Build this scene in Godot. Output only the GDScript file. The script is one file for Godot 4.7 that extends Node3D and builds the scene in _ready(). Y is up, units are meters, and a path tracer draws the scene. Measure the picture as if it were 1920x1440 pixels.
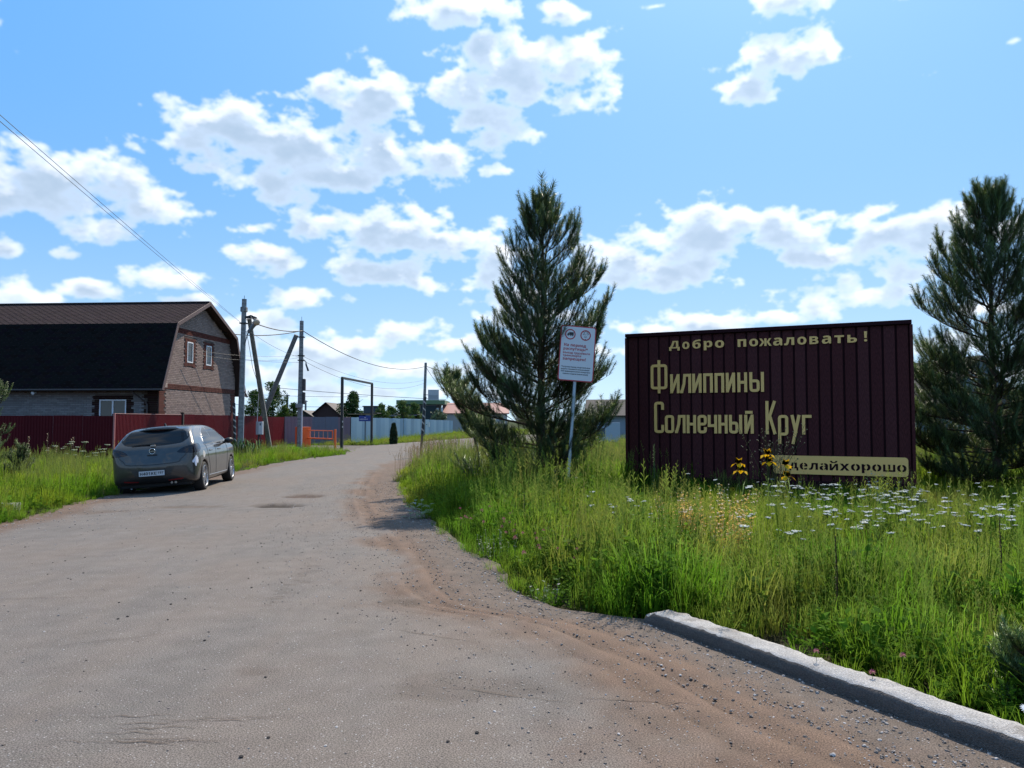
extends Node3D
# The entrance of a village: a lane with a parked hatchback, a welcome board in a meadow, pines, fences and poles.

class MB:
	var v := PackedVector3Array()
	var n := PackedVector3Array()
	var c := PackedColorArray()
	var col := Color(1, 1, 1)

	func tri(p: Vector3, q: Vector3, r: Vector3, np: Vector3, nq: Vector3, nr: Vector3) -> void:
		v.append(p); v.append(r); v.append(q)
		n.append(np); n.append(nr); n.append(nq)
		c.append(col); c.append(col); c.append(col)

	func flat(p: Vector3, q: Vector3, r: Vector3) -> void:
		var m := (q - p).cross(r - p).normalized()
		tri(p, q, r, m, m, m)

	func quad(p: Vector3, q: Vector3, r: Vector3, s: Vector3) -> void:
		var m := (r - p).cross(s - q).normalized()
		tri(p, q, r, m, m, m)
		tri(p, r, s, m, m, m)

	func squad(p: Vector3, q: Vector3, r: Vector3, s: Vector3, np: Vector3, nq: Vector3, nr: Vector3, ns: Vector3) -> void:
		tri(p, q, r, np, nq, nr)
		tri(p, r, s, np, nr, ns)

	# box with chamfered edges; h = half size, b = chamfer
	func box(o: Vector3, h: Vector3, b := 0.0, t := Basis()) -> void:
		if b <= 0.0:
			for k in 6:
				var ax := k >> 1
				var s := 1.0 if k & 1 else -1.0
				var u := Vector3.ZERO; var w := Vector3.ZERO; var f := Vector3.ZERO
				f[ax] = h[ax] * s
				u[(ax + 1) % 3] = h[(ax + 1) % 3] * s
				w[(ax + 2) % 3] = h[(ax + 2) % 3]
				quad(o + t * (f - u - w), o + t * (f + u - w), o + t * (f + u + w), o + t * (f - u + w))
			return
		for k in 6:
			var ax := k >> 1
			var s := 1.0 if k & 1 else -1.0
			var u := Vector3.ZERO; var w := Vector3.ZERO; var f := Vector3.ZERO
			f[ax] = h[ax] * s
			u[(ax + 1) % 3] = (h[(ax + 1) % 3] - b) * s
			w[(ax + 2) % 3] = h[(ax + 2) % 3] - b
			quad(o + t * (f - u - w), o + t * (f + u - w), o + t * (f + u + w), o + t * (f - u + w))
		for ax in 3:
			var a1 := (ax + 1) % 3
			var a2 := (ax + 2) % 3
			for s1: float in [-1.0, 1.0]:
				for s2: float in [-1.0, 1.0]:
					var p := Vector3.ZERO; var q := Vector3.ZERO; var l := Vector3.ZERO
					p[a1] = h[a1] * s1; p[a2] = (h[a2] - b) * s2
					q[a1] = (h[a1] - b) * s1; q[a2] = h[a2] * s2
					l[ax] = h[ax] - b
					_edge(o, t, p, q, l)
		for sx: float in [-1.0, 1.0]:
			for sy: float in [-1.0, 1.0]:
				for sz: float in [-1.0, 1.0]:
					var p := t * Vector3(h.x * sx, (h.y - b) * sy, (h.z - b) * sz)
					var q := t * Vector3((h.x - b) * sx, h.y * sy, (h.z - b) * sz)
					var r := t * Vector3((h.x - b) * sx, (h.y - b) * sy, h.z * sz)
					if (q - p).cross(r - p).dot(p) > 0: flat(o + p, o + q, o + r)
					else: flat(o + p, o + r, o + q)

	func _edge(o: Vector3, t: Basis, p: Vector3, q: Vector3, l: Vector3) -> void:
		var a := t * (p - l); var b := t * (q - l); var d := t * (q + l); var e := t * (p + l)
		if (b - a).cross(e - a).dot(a + d) > 0: quad(o + a, o + b, o + d, o + e)
		else: quad(o + a, o + e, o + d, o + b)

	# round bar through points, smooth
	func tube(pts: PackedVector3Array, radii: PackedFloat32Array, sides := 8, caps := true) -> void:
		var rings := []
		var norms := []
		var side := Vector3.ZERO
		for i in pts.size():
			var d: Vector3 = (pts[mini(i + 1, pts.size() - 1)] - pts[maxi(i - 1, 0)]).normalized()
			if side == Vector3.ZERO:
				side = d.cross(Vector3.UP if absf(d.y) < 0.9 else Vector3.RIGHT).normalized()
			else:
				side = (side - d * side.dot(d)).normalized()
			var up := d.cross(side)
			var ring := PackedVector3Array()
			var nn := PackedVector3Array()
			for k in sides:
				var a := TAU * k / sides
				var m := side * cos(a) + up * sin(a)
				nn.append(m)
				ring.append(pts[i] + m * radii[i])
			rings.append(ring); norms.append(nn)
		for i in pts.size() - 1:
			for k in sides:
				var j := (k + 1) % sides
				squad(rings[i][k], rings[i][j], rings[i + 1][j], rings[i + 1][k], norms[i][k], norms[i][j], norms[i + 1][j], norms[i + 1][k])
		if caps:
			for k in range(1, sides - 1):
				flat(rings[0][0], rings[0][k + 1], rings[0][k])
				var z: PackedVector3Array = rings[-1]
				flat(z[0], z[k], z[k + 1])

	func bar(a: Vector3, b: Vector3, r: float, r2 := -1.0, sides := 8) -> void:
		tube(PackedVector3Array([a, b]), PackedFloat32Array([r, r if r2 < 0 else r2]), sides)

	# lathe round the y axis at o: profile of (radius, height)
	func lathe(o: Vector3, prof: PackedVector2Array, sides := 16, t := Basis()) -> void:
		for i in prof.size() - 1:
			var p := prof[i]; var q := prof[i + 1]
			var e := (q - p).normalized()
			var nr := Vector2(e.y, -e.x)
			for k in sides:
				var a := TAU * k / sides; var b := TAU * (k + 1) / sides
				var da := Vector3(cos(a), 0, -sin(a)); var db := Vector3(cos(b), 0, -sin(b))
				var up := Vector3.UP
				squad(o + t * (da * p.x + up * p.y), o + t * (db * p.x + up * p.y), o + t * (db * q.x + up * q.y), o + t * (da * q.x + up * q.y),
					t * (da * nr.x + up * nr.y), t * (db * nr.x + up * nr.y), t * (db * nr.x + up * nr.y), t * (da * nr.x + up * nr.y))

	# a flat polygon (simple, counter-clockwise in u,w) pushed out by d along n = u x w
	func prism(poly: PackedVector2Array, o: Vector3, u: Vector3, w: Vector3, d: float, back := true) -> void:
		if Geometry2D.is_polygon_clockwise(poly):
			poly = poly.duplicate(); poly.reverse()
		var nrm := u.cross(w).normalized()
		var f := Geometry2D.triangulate_polygon(poly)
		for i in range(0, f.size(), 3):
			var p := poly[f[i]]; var q := poly[f[i + 1]]; var r := poly[f[i + 2]]
			if (q - p).cross(r - p) < 0:
				var x := q; q = r; r = x
			flat(o + u * p.x + w * p.y + nrm * d, o + u * q.x + w * q.y + nrm * d, o + u * r.x + w * r.y + nrm * d)
			if back: flat(o + u * p.x + w * p.y, o + u * r.x + w * r.y, o + u * q.x + w * q.y)
		for i in poly.size():
			var p := poly[i]; var q := poly[(i + 1) % poly.size()]
			var a := o + u * p.x + w * p.y; var b := o + u * q.x + w * q.y
			quad(a, b, b + nrm * d, a + nrm * d)

	func mesh() -> ArrayMesh:
		var a := []
		a.resize(Mesh.ARRAY_MAX)
		a[Mesh.ARRAY_VERTEX] = v
		a[Mesh.ARRAY_NORMAL] = n
		a[Mesh.ARRAY_COLOR] = c
		var m := ArrayMesh.new()
		m.add_surface_from_arrays(Mesh.PRIMITIVE_TRIANGLES, a)
		return m

var mats := {}
var rng := RandomNumberGenerator.new()

func lin(r: float, g: float, b: float) -> Color:
	return Color(r, g, b).linear_to_srgb()

# plain material; colours are linear base colours
func mat(r: float, g: float, b: float, rough := 0.8, metal := 0.0) -> StandardMaterial3D:
	var key := "%f %f %f %f %f" % [r, g, b, rough, metal]
	if not mats.has(key):
		var m := StandardMaterial3D.new()
		m.albedo_color = lin(r, g, b); m.roughness = rough; m.metallic = metal
		mats[key] = m
	return mats[key]

func vmat(rough := 0.8, back := 0.0, spec := 0.5) -> StandardMaterial3D:
	var key := "v %f %f %f" % [rough, back, spec]
	if not mats.has(key):
		var m := StandardMaterial3D.new()
		m.vertex_color_use_as_albedo = true
		m.roughness = rough
		m.metallic_specular = spec
		m.cull_mode = BaseMaterial3D.CULL_DISABLED
		if back > 0.0:
			m.backlight_enabled = true
			m.backlight = Color(back, back, back)
		mats[key] = m
	return mats[key]

func ntex(freq: float, lo: float, hi: float, size := 512, oct := 4, kind := FastNoiseLite.TYPE_SIMPLEX_SMOOTH, sd := 1, tint := Color(1, 1, 1)) -> NoiseTexture2D:
	var f := FastNoiseLite.new()
	f.noise_type = kind; f.frequency = freq; f.fractal_octaves = oct; f.seed = sd
	var t := NoiseTexture2D.new()
	t.width = size; t.height = size; t.seamless = true; t.noise = f
	var g := Gradient.new()
	g.offsets = PackedFloat32Array([0.1, 0.9])
	g.colors = PackedColorArray([Color(lo * tint.r, lo * tint.g, lo * tint.b), Color(minf(hi, 1.0), minf(hi, 1.0), minf(hi, 1.0))])
	t.color_ramp = g
	return t

# give a material grain (world or object triplanar) and relief in cm
func grain(m: StandardMaterial3D, t: Texture2D, scale: Vector3, bump: Texture2D = null, cm := 0.0, world := false) -> StandardMaterial3D:
	m.albedo_texture = t
	m.uv1_triplanar = true
	m.uv1_world_triplanar = world
	m.uv1_scale = scale
	if bump:
		m.heightmap_enabled = true
		m.heightmap_texture = bump
		m.heightmap_scale = cm
	return m

func tag(o: Node, label: String, category := "", group := "", kind := "") -> Node:
	if label: o.set_meta("label", label)
	if category: o.set_meta("category", category)
	if group: o.set_meta("group", group)
	if kind: o.set_meta("kind", kind)
	return o

func obj(called: String, m: Variant, material: Material, parent: Node = self) -> MeshInstance3D:
	var o := MeshInstance3D.new()
	o.name = called
	o.mesh = m.mesh() if m is MB else m
	o.material_override = material
	parent.add_child(o, true)
	return o

func thing(called: String, at := Vector3.ZERO, turn := 0.0) -> Node3D:
	var o := Node3D.new()
	o.name = called
	o.position = at
	o.rotation.y = turn
	add_child(o, true)
	return o

func scatter(called: String, m: Mesh, material: Material, xf: Array, cols: Array, parent: Node = self) -> MultiMeshInstance3D:
	var mm := MultiMesh.new()
	mm.transform_format = MultiMesh.TRANSFORM_3D
	mm.use_colors = true
	mm.mesh = m
	mm.instance_count = xf.size()
	for i in xf.size():
		mm.set_instance_transform(i, xf[i])
		mm.set_instance_color(i, cols[i] if cols.size() else Color(1, 1, 1))
	var o := MultiMeshInstance3D.new()
	o.name = called
	o.multimesh = mm
	o.material_override = material
	o.set_meta("kind", "stuff")
	parent.add_child(o, true)
	return o

func curve(tab: Array, x: float) -> float:
	for i in range(1, tab.size()):
		if x <= tab[i][0] or i == tab.size() - 1:
			var p: Array = tab[i - 1]; var q: Array = tab[i]
			var k: float = (x - p[0]) / (q[0] - p[0])
			# Hermite with finite-difference slopes
			var s0: float = (q[1] - p[1]) / (q[0] - p[0]); var s1 := s0
			if i > 1: s0 = (q[1] - tab[i - 2][1]) / (q[0] - tab[i - 2][0])
			if i < tab.size() - 1: s1 = (tab[i + 1][1] - p[1]) / (tab[i + 1][0] - p[0])
			k = clampf(k, 0.0, 1.0)
			var w: float = q[0] - p[0]
			var k2 := k * k; var k3 := k2 * k
			return (2 * k3 - 3 * k2 + 1) * p[1] + (k3 - 2 * k2 + k) * w * s0 + (3 * k2 - 2 * k3) * q[1] + (k3 - k2) * w * s1
	return tab[0][1]

func W(x: float, y: float, d: float) -> Vector3:   # d = metres ahead of where the photographer stood
	return Vector3(x, y, -d)

# ---------------------------------------------------------------- sky
# the fair-weather clouds: azimuth, elevation, half width, half height in degrees
const CLOUDS := [-20.1, 20.0, 4.2, 2.1, -15.7, 19.0, 7.1, 2.9, -10.8, 22.6, 4.2, 2.5, -9.2, 19.3, 4.8, 2.4, -17.2, 16.6, 3.0, 1.5, -5.2, 18.9, 1.8, 1.2, -12.7, 17.5, 5.8, 1.4, -4.5, 28.6, 4.9, 1.3, -2.4, 26.5, 2.0, 1.3, 0.0, 24.7, 5.3, 2.9, 4.1, 25.3, 3.9, 2.9, -1.8, 21.7, 4.2, 1.8, 3.7, 28.3, 2.4, 1.2, -3.6, 23.2, 2.9, 1.4, 19.9, 24.6, 3.4, 1.3, 17.3, 23.2, 2.4, 1.2, 22.5, 24.7, 1.2, 1.1, 20.3, 27.7, 3.4, 1.0, 27.8, 28.1, 5.1, 1.2, -31.2, 14.8, 5.6, 2.6, -24.9, 14.4, 3.0, 1.6, -28.7, 12.6, 2.8, 1.0, -34.0, 14.6, 3.1, 2.5, -27.5, 16.0, 2.8, 1.7, -10.3, 13.9, 7.0, 1.7, -15.1, 13.7, 2.0, 1.1, -5.6, 13.2, 3.4, 1.1, -18.2, 11.6, 2.5, 1.1, -9.5, 11.0, 4.4, 1.2, -6.8, 10.3, 1.6, 0.8, -15.2, 8.9, 2.7, 0.9, -23.8, 9.6, 2.8, 1.0, -23.2, 8.3, 3.0, 0.8, -33.1, 7.9, 2.4, 1.1, -29.5, 8.6, 2.2, 0.6, -33.6, 10.7, 1.2, 0.7, -30.3, 10.7, 0.9, 0.4, 9.1, 11.8, 5.8, 2.3, 14.5, 13.6, 3.8, 2.0, 12.2, 10.7, 4.2, 1.4, 19.8, 12.9, 3.2, 1.6, 20.7, 11.6, 1.9, 1.0, 25.6, 12.4, 2.9, 1.7, 28.8, 12.4, 2.4, 1.5, 22.8, 11.6, 2.1, 0.8, 22.0, 8.6, 3.8, 1.5, 26.0, 8.4, 2.9, 1.0, 27.2, 9.9, 2.0, 1.1, 33.4, 11.9, 1.4, 0.8, 14.1, 7.2, 5.7, 1.2, 11.0, 6.7, 3.9, 0.8, 18.5, 7.4, 2.9, 0.7, -1.2, 11.8, 2.4, 2.5, -14.4, 5.3, 6.7, 1.1, -6.4, 6.6, 5.1, 0.8, -10.2, 3.9, 8.1, 0.9, -18.5, 6.7, 3.2, 1.0, -3.6, 5.9, 3.1, 0.8, -12.1, 2.1, 9.8, 0.6, 2.0, 7.5, 4.8, 1.1, 8.7, 5.1, 3.9, 0.7, 33.7, 22.8, 0.7, 0.3, -1.2, 18.2, 1.4, 0.4, 29.4, 22.0, 1.0, 0.3, 10.9, 28.5, 1.2, 0.2, -17.0, 3.4, 4.4, 0.7, 0.0, 9.1, 2.8, 1.0, -24.7, 5.4, 3.9, 1.1, 30.3, 5.1, 2.6, 0.8, 31.8, 7.1, 1.7, 0.6, 33.1, 3.0, 3.3, 0.8, -32.1, 5.0, 4.0, 0.8]
const SUN_AZ := 22.5
const SUN_EL := 47.0

func all_clouds() -> Array:
	var out := []
	for i in range(0, CLOUDS.size(), 4):
		out.append([CLOUDS[i], CLOUDS[i + 1], CLOUDS[i + 2], CLOUDS[i + 3]])
	var r := RandomNumberGenerator.new()
	r.seed = 5
	for k in 150:                    # the rest of the sky carries on in the same way
		var az := r.randf_range(-180, 180)
		var el := pow(r.randf(), 1.5) * 62.0 + 2.0
		if absf(az) < 38 and el < 31: continue
		var w := r.randf_range(2.5, 6.5) * (0.5 + el / 50.0) / cos(deg_to_rad(el))
		for j in 3:
			out.append([az + r.randf_range(-w, w), el + r.randf_range(-0.5, 0.5) * w * 0.4, w * r.randf_range(0.6, 1.1), w * r.randf_range(0.22, 0.4)])
	return out

func sky_part(w: int, h: int, az0: float, az1: float, el1: float, el0: float, clouds: Array) -> Image:
	var base := PackedFloat32Array()
	base.resize(w * h)
	base.fill(-1.0)
	var sx := w / (az1 - az0); var sy := h / (el1 - el0)
	for b in clouds:
		for wrap: float in [-360.0, 0.0, 360.0]:
			var cx: float = (b[0] + wrap - az0) * sx; var cy: float = (el1 - b[1]) * sy
			var rx: float = b[2] * sx * 2.0; var ry: float = b[3] * sy * 2.0
			if cx + rx < 0 or cx - rx > w: continue
			var small: float = clampf(0.45 + b[3] * 0.5, 0.5, 1.0)
			for j in range(maxi(0, int(cy - ry)), mini(h, int(cy + ry) + 1)):
				var dy := (j - cy) / (ry * 0.5)
				for i in range(maxi(0, int(cx - rx)), mini(w, int(cx + rx) + 1)):
					var dx := (i - cx) / (rx * 0.5)
					var q := (1.0 - sqrt(dx * dx + dy * dy)) * small - (1.0 - small) * 0.25
					if q > base[j * w + i]: base[j * w + i] = q
	var f := FastNoiseLite.new()
	f.noise_type = FastNoiseLite.TYPE_SIMPLEX_SMOOTH
	f.frequency = 1.0; f.fractal_octaves = 6; f.seed = 3; f.fractal_gain = 0.55
	var g := FastNoiseLite.new()
	g.noise_type = FastNoiseLite.TYPE_CELLULAR
	g.cellular_return_type = FastNoiseLite.RETURN_DISTANCE
	g.frequency = 1.0; g.fractal_octaves = 3; g.seed = 8
	var d := PackedFloat32Array()
	d.resize(w * h)
	var lx := PackedFloat32Array(); lx.resize(w * h)
	var sund := Vector3(sin(deg_to_rad(SUN_AZ)) * cos(deg_to_rad(SUN_EL)), sin(deg_to_rad(SUN_EL)), -cos(deg_to_rad(SUN_AZ)) * cos(deg_to_rad(SUN_EL)))
	for j in h:
		var el := deg_to_rad(el1 - (j + 0.5) / sy)
		for i in w:
			var k := j * w + i
			if base[k] < -0.75:
				d[k] = -1.0
				continue
			var az := deg_to_rad(az0 + (i + 0.5) / sx)
			var p := Vector3(sin(az) * cos(el), sin(el) * 1.7, -cos(az) * cos(el))
			var n := f.get_noise_3dv(p * 19.0)
			var puff := g.get_noise_3dv(p * 24.0) + 0.55       # billows: roughly -0.4 .. 0.5
			d[k] = base[k] * 1.0 + n * 1.05 + f.get_noise_3dv(p * 6.0 + Vector3(7, 3, 1)) * 0.45 - puff * 0.50 + 0.04
	var out := PackedFloat32Array()
	out.resize(w * h * 4)
	for j in h:
		var el := deg_to_rad(el1 - (j + 0.5) / sy)
		var se := maxf(sin(el), 0.0)
		for i in w:
			var k := j * w + i
			var az := deg_to_rad(az0 + (i + 0.5) / sx)
			var p := Vector3(sin(az) * cos(el), sin(el), -cos(az) * cos(el))
			var cs := maxf(p.dot(sund), 0.0)
			var hz := pow(1.0 - se, 5.0)
			var glow := pow(cs, 4.0) * 0.38 + pow(cs, 40.0) * 0.55
			var c := Vector3(0.105 + 0.24 * hz + glow * 0.62, 0.37 + 0.27 * hz + glow * 0.66, 0.84 + 0.13 * hz + glow * 0.46)
			c += Vector3(0.32, 0.23, 0.06) * pow(1.0 - se, 8.0)
			if el < 0.0: c = c.lerp(Vector3(0.16, 0.16, 0.13), clampf(-el * 14.0, 0.0, 1.0))
			if d[k] > 0.0:
				var th := d[k]
				var s := 0.0
				for o in 5:                       # cloud between this spot and the sun, which stands above
					var jj := j - int((o + 1) * 0.42 * sy)
					var ii := clampi(i + int((o + 1) * 0.10 * sx), 0, w - 1)
					if jj >= 0: s += maxf(d[jj * w + ii], 0.0)
				var m := 1.0 - exp(-3.0 * pow(th, 1.2))
				m = clampf(m, 0.0, 1.0)
				var pp := Vector3(p.x, p.y * 1.7, p.z)
				var inner := 1.0 - exp(-2.3 * th)
				var sh := clampf(0.50 * s + 0.35 * th - 0.10 + 0.75 * f.get_noise_3dv(pp * 12.0 + Vector3(2, 9, 4)) + 0.20 * g.get_noise_3dv(pp * 40.0), 0.0, 1.0)
				var cl := Vector3(1.14, 1.15, 1.16).lerp(Vector3(0.37, 0.505, 0.68), sh * inner)
				cl *= 1.0 + glow * 0.5
				cl = cl.lerp(Vector3(0.80, 0.88, 0.98), pow(1.0 - se, 10.0) * 0.45)
				c = c.lerp(cl, m)
			out[k * 4] = c.x; out[k * 4 + 1] = c.y; out[k * 4 + 2] = c.z; out[k * 4 + 3] = 1.0
	return Image.create_from_data(w, h, false, Image.FORMAT_RGBAF, out.to_byte_array())

func build_sky() -> void:
	var clouds := all_clouds()
	var im := sky_part(1024, 512, 0, 360, 90, -90, clouds)
	im.resize(4096, 2048, Image.INTERPOLATE_CUBIC)
	var near := sky_part(956, 420, -42.01171875, 42.01171875, 33.92578125, -2.98828125, clouds)
	im.blit_rect(near, Rect2i(478, 0, 478, 420), Vector2i(0, 638))
	im.blit_rect(near, Rect2i(0, 0, 478, 420), Vector2i(3618, 638))
	var ps := PanoramaSkyMaterial.new()
	ps.panorama = ImageTexture.create_from_image(im)
	var sky := Sky.new()
	sky.sky_material = ps
	var env := Environment.new()
	env.background_mode = Environment.BG_SKY
	env.sky = sky
	env.background_energy_multiplier = 0.85
	env.tonemap_mode = Environment.TONE_MAPPER_LINEAR
	env.tonemap_exposure = 1.35
	env.sdfgi_enabled = true
	env.ssao_enabled = true
	env.ssil_enabled = true
	var we := WorldEnvironment.new()
	we.name = "world_environment"
	we.environment = env
	add_child(we)

func build_camera_and_sun() -> void:
	var cam := Camera3D.new()
	cam.name = "camera"
	cam.position = Vector3(0, 1.6, 0)
	cam.rotation.x = atan(69.0 / 1442.0)
	cam.fov = 53.06
	cam.near = 0.05
	cam.far = 4000
	add_child(cam)
	cam.current = true
	var sun := DirectionalLight3D.new()
	sun.name = "sun"
	sun.light_energy = 1.6
	sun.light_color = Color(1.0, 0.95, 0.87)
	sun.light_angular_distance = 0.5
	sun.shadow_enabled = true
	sun.rotation = Vector3(deg_to_rad(-SUN_EL), PI - deg_to_rad(SUN_AZ), 0)
	add_child(sun)

# ---------------------------------------------------------------- ground and lane
const ROAD_RIGHT := [[-4.0, 6.2], [1.0, 3.75], [3.6, 2.36], [5.9, 1.14], [6.5, 0.25], [8.6, -0.38], [11.6, -1.25], [16.0, -2.3], [21.0, -3.1], [25.5, -3.6], [30.0, -3.75], [38.0, -3.0], [47.0, -1.0], [60.0, 3.6], [80.0, 8.5], [100.0, 18.0], [140.0, 40.0]]
const ROAD_LEFT := [[-4.0, -7.2], [1.0, -7.3], [11.6, -7.65], [14.4, -8.05], [16.5, -8.35], [24.0, -8.4], [30.5, -8.5], [36.0, -7.7], [39.0, -8.1], [47.0, -8.8], [52.0, -8.2], [60.0, -6.4], [70.0, -3.7], [85.0, 1.2], [100.0, 8.0], [140.0, 28.0]]

var rr := PackedFloat32Array()
var rl := PackedFloat32Array()

func road_r(d: float) -> float:
	var k := clampf((d + 4.0) * 10.0, 0.0, 1438.0)
	return lerpf(rr[int(k)], rr[int(k) + 1], k - floorf(k))

func road_l(d: float) -> float:
	var k := clampf((d + 4.0) * 10.0, 0.0, 1438.0)
	return lerpf(rl[int(k)], rl[int(k) + 1], k - floorf(k))

var fn := FastNoiseLite.new()
func noise(x: float, y: float, f: float, off := 0.0) -> float:
	return fn.get_noise_3d(x * f, y * f, off)

func road_height(x: float, d: float) -> float:
	var l := road_l(d); var r := road_r(d)
	var t := clampf((x - l) / (r - l), 0.0, 1.0)
	return 0.015 + 0.075 * sin(PI * clampf(t * 0.85 + 0.02, 0.0, 1.0)) * smoothstep(0.0, 6.0, d)

func build_ground() -> void:
	fn.noise_type = FastNoiseLite.TYPE_SIMPLEX_SMOOTH
	fn.frequency = 1.0; fn.fractal_octaves = 4; fn.seed = 11
	for i in 1441:
		rr.append(curve(ROAD_RIGHT, i * 0.1 - 4.0))
		rl.append(curve(ROAD_LEFT, i * 0.1 - 4.0))
	# soil under the grass, out to the horizon
	var b := MB.new()
	var xs := []; var ds := []
	var x := -1500.0
	while x <= 1500.0:
		xs.append(x)
		x += 200.0 if absf(x + 100.0) > 350.0 else (40.0 if absf(x + 20.0) > 100 else (4.0 if absf(x + 2) > 42 else 1.5))
	var d := -60.0
	while d < 1900.0:
		ds.append(d)
		d += 20.0 if d < -10 else (1.5 if d < 60 else (6.0 if d < 150 else 180.0))
	var gh := func(px: float, pd: float) -> float:
		return -0.03 + minf(0.0, noise(px, pd, 0.15) * 0.05)
	for j in ds.size() - 1:
		for i in xs.size() - 1:
			var q := []
			for k in [[i, j], [i + 1, j], [i + 1, j + 1], [i, j + 1]]:
				var gx: float = xs[k[0]]; var gd: float = ds[k[1]]
				var nz := noise(gx, gd, 0.08, 3.0)
				q.append(W(gx, gh.call(gx, gd), gd))
			var nz2 := noise(xs[i], ds[j], 0.06, 3.0)
			b.col = Color(0.062 + nz2 * 0.02, 0.085 + nz2 * 0.012, 0.022)
			if ds[j] < 30.0: b.col = Color(0.055, 0.058, 0.024)
			b.quad(q[0], q[1], q[2], q[3])
	var gm := vmat(0.95, 0.0, 0.2).duplicate()
	grain(gm, ntex(0.03, 0.45, 1.0, 512, 5), Vector3(0.5, 0.5, 0.5), ntex(0.05, 0.0, 1.0, 512, 5), 3.0, true)
	tag(obj("ground", b, gm), "", "", "", "structure")
	# the lane, as one sheet: asphalt in the middle, dirt along both edges
	var r := MB.new()
	var rows := []
	d = -3.0
	while d < 128.0:
		rows.append(d)
		d += 0.06 if d < 2.0 else clampf(d * 0.012, 0.045, 1.0)
	var cols := 112
	var prev := PackedVector3Array(); var prevc := PackedColorArray()
	for rowd: float in rows:
		var cur := PackedVector3Array(); var curc := PackedColorArray()
		var l := road_l(rowd) - 0.25 + 0.30 * noise(rowd, 0.0, 0.7, 5.0)
		var e := road_r(rowd) + 0.12 + 0.22 * noise(rowd, 9.0, 0.8, 6.0)
		if rowd > 2.0 and rowd < 6.0: e = road_r(rowd) + 0.10
		for i in cols + 1:
			var t := float(i) / cols
			t = lerpf(t, 1.0 - pow(1.0 - t, 1.6), 0.65)         # finer towards the rutted right edge
			var px := lerpf(l, e, t)
			var h := road_height(px, rowd)
			var fr := road_r(rowd) - px              # metres from the right edge
			var fl := px - road_l(rowd)
			var n1 := noise(px, rowd, 0.5, 1.0); var n2 := noise(px, rowd, 2.2, 2.0); var n3 := noise(px, rowd * 0.35, 1.1, 7.0)
			var n4 := noise(px, rowd, 7.0, 4.0)
			var asphalt := Color(0.284, 0.252, 0.231) * (1.0 + 0.13 * n1 + 0.14 * n2 + 0.07 * n3 + 0.05 * n4)
			asphalt = asphalt.lerp(Color(0.298, 0.246, 0.212), clampf(0.35 + n3 * 1.1 + n1 * 0.5, 0.0, 0.75))
			var dirt := Color(0.248, 0.160, 0.114) * (1.0 + 0.22 * n2 + 0.12 * n4)
			var wide := 1.25 + 0.8 * n1 - 0.35 * smoothstep(14.0, 30.0, rowd) + 0.9 * (1.0 - smoothstep(3.0, 9.0, rowd))
			var k := 1.0 - smoothstep(wide * 0.55, wide * 1.1, fr + 0.22 * n2)
			k *= 1.0 - 0.85 * smoothstep(27.0, 34.0, rowd)
			var wl := 0.8 + 0.7 * n1
			k = maxf(k, (1.0 - smoothstep(wl * 0.2, wl, fl + 0.2 * n2)) * 0.9 * (1.0 - smoothstep(22.0, 34.0, rowd)))
			# grey crushed stone in the strip beside the kerb and right at the edge
			var grit := 1.0 - smoothstep(0.25, 0.75, fr + 0.18 * n2)
			grit *= 1.0 - 0.5 * smoothstep(9.0, 16.0, rowd)
			var c := asphalt.lerp(dirt, k)
			c = c.lerp(Color(0.21, 0.172, 0.148) * (1.0 + 0.25 * n4 + 0.2 * n2), grit * 0.8)
			# tyre ruts that follow the bend
			if rowd < 24.0 and k > 0.05:
				var ru := sin(fr * 21.0 + n1 * 3.0) * 0.6 + sin(fr * 47.0 + n2 * 2.0) * 0.4
				var band := exp(-pow((fr - 0.95) / 0.40, 2.0)) + 0.7 * exp(-pow((fr - 1.75) / 0.32, 2.0))
				h += ru * 0.014 * band * k
				c = c.lerp(c * (1.0 + 0.24 * ru), band * k)
				h += n4 * 0.006 * k
			h += n2 * 0.0012
			# worn patches and two shallow potholes
			for p in POTHOLES:
				var u: float = (px - p[0]) / p[2]; var v2: float = (rowd - p[1]) / p[3]
				var q := sqrt(u * u + v2 * v2) + 0.35 * n2 + 0.15 * n4
				if q < 1.3:
					var s := 1.0 - smoothstep(0.55, 1.1, q)
					h -= p[4] * s * (0.8 + 0.5 * n4)
					c = c.lerp(Color(p[5], p[6], p[7]) * (1.0 + 0.35 * n4 + 0.2 * n2), s * p[8])
			cur.append(W(px, h, rowd)); curc.append(c)
		if prev.size():
			for i in cols:
				for k in [0, 1]:
					var a := i if k == 0 else i + 1
					var tri3 := [prev[i], prev[i + 1], cur[i + 1]] if k == 0 else [prev[i], cur[i + 1], cur[i]]
					var tc := [prevc[i], prevc[i + 1], curc[i + 1]] if k == 0 else [prevc[i], curc[i + 1], curc[i]]
					var nn: Vector3 = (tri3[1] - tri3[0]).cross(tri3[2] - tri3[0]).normalized()
					r.v.append(tri3[0]); r.v.append(tri3[2]); r.v.append(tri3[1])
					r.n.append(nn); r.n.append(nn); r.n.append(nn)
					r.c.append(tc[0]); r.c.append(tc[2]); r.c.append(tc[1])
		prev = cur; prevc = curc
	smooth(r)
	var rm := vmat(0.9, 0.0, 0.35).duplicate()
	grain(rm, ntex(0.16, 0.46, 1.0, 1024, 4, FastNoiseLite.TYPE_SIMPLEX_SMOOTH, 4), Vector3(0.55, 0.55, 0.55), ntex(0.22, 0.0, 1.0, 1024, 2, FastNoiseLite.TYPE_SIMPLEX_SMOOTH, 6), 0.10, true)
	rm.detail_enabled = true
	rm.detail_blend_mode = BaseMaterial3D.BLEND_MODE_MUL
	rm.detail_uv_layer = BaseMaterial3D.DETAIL_UV_1
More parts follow.
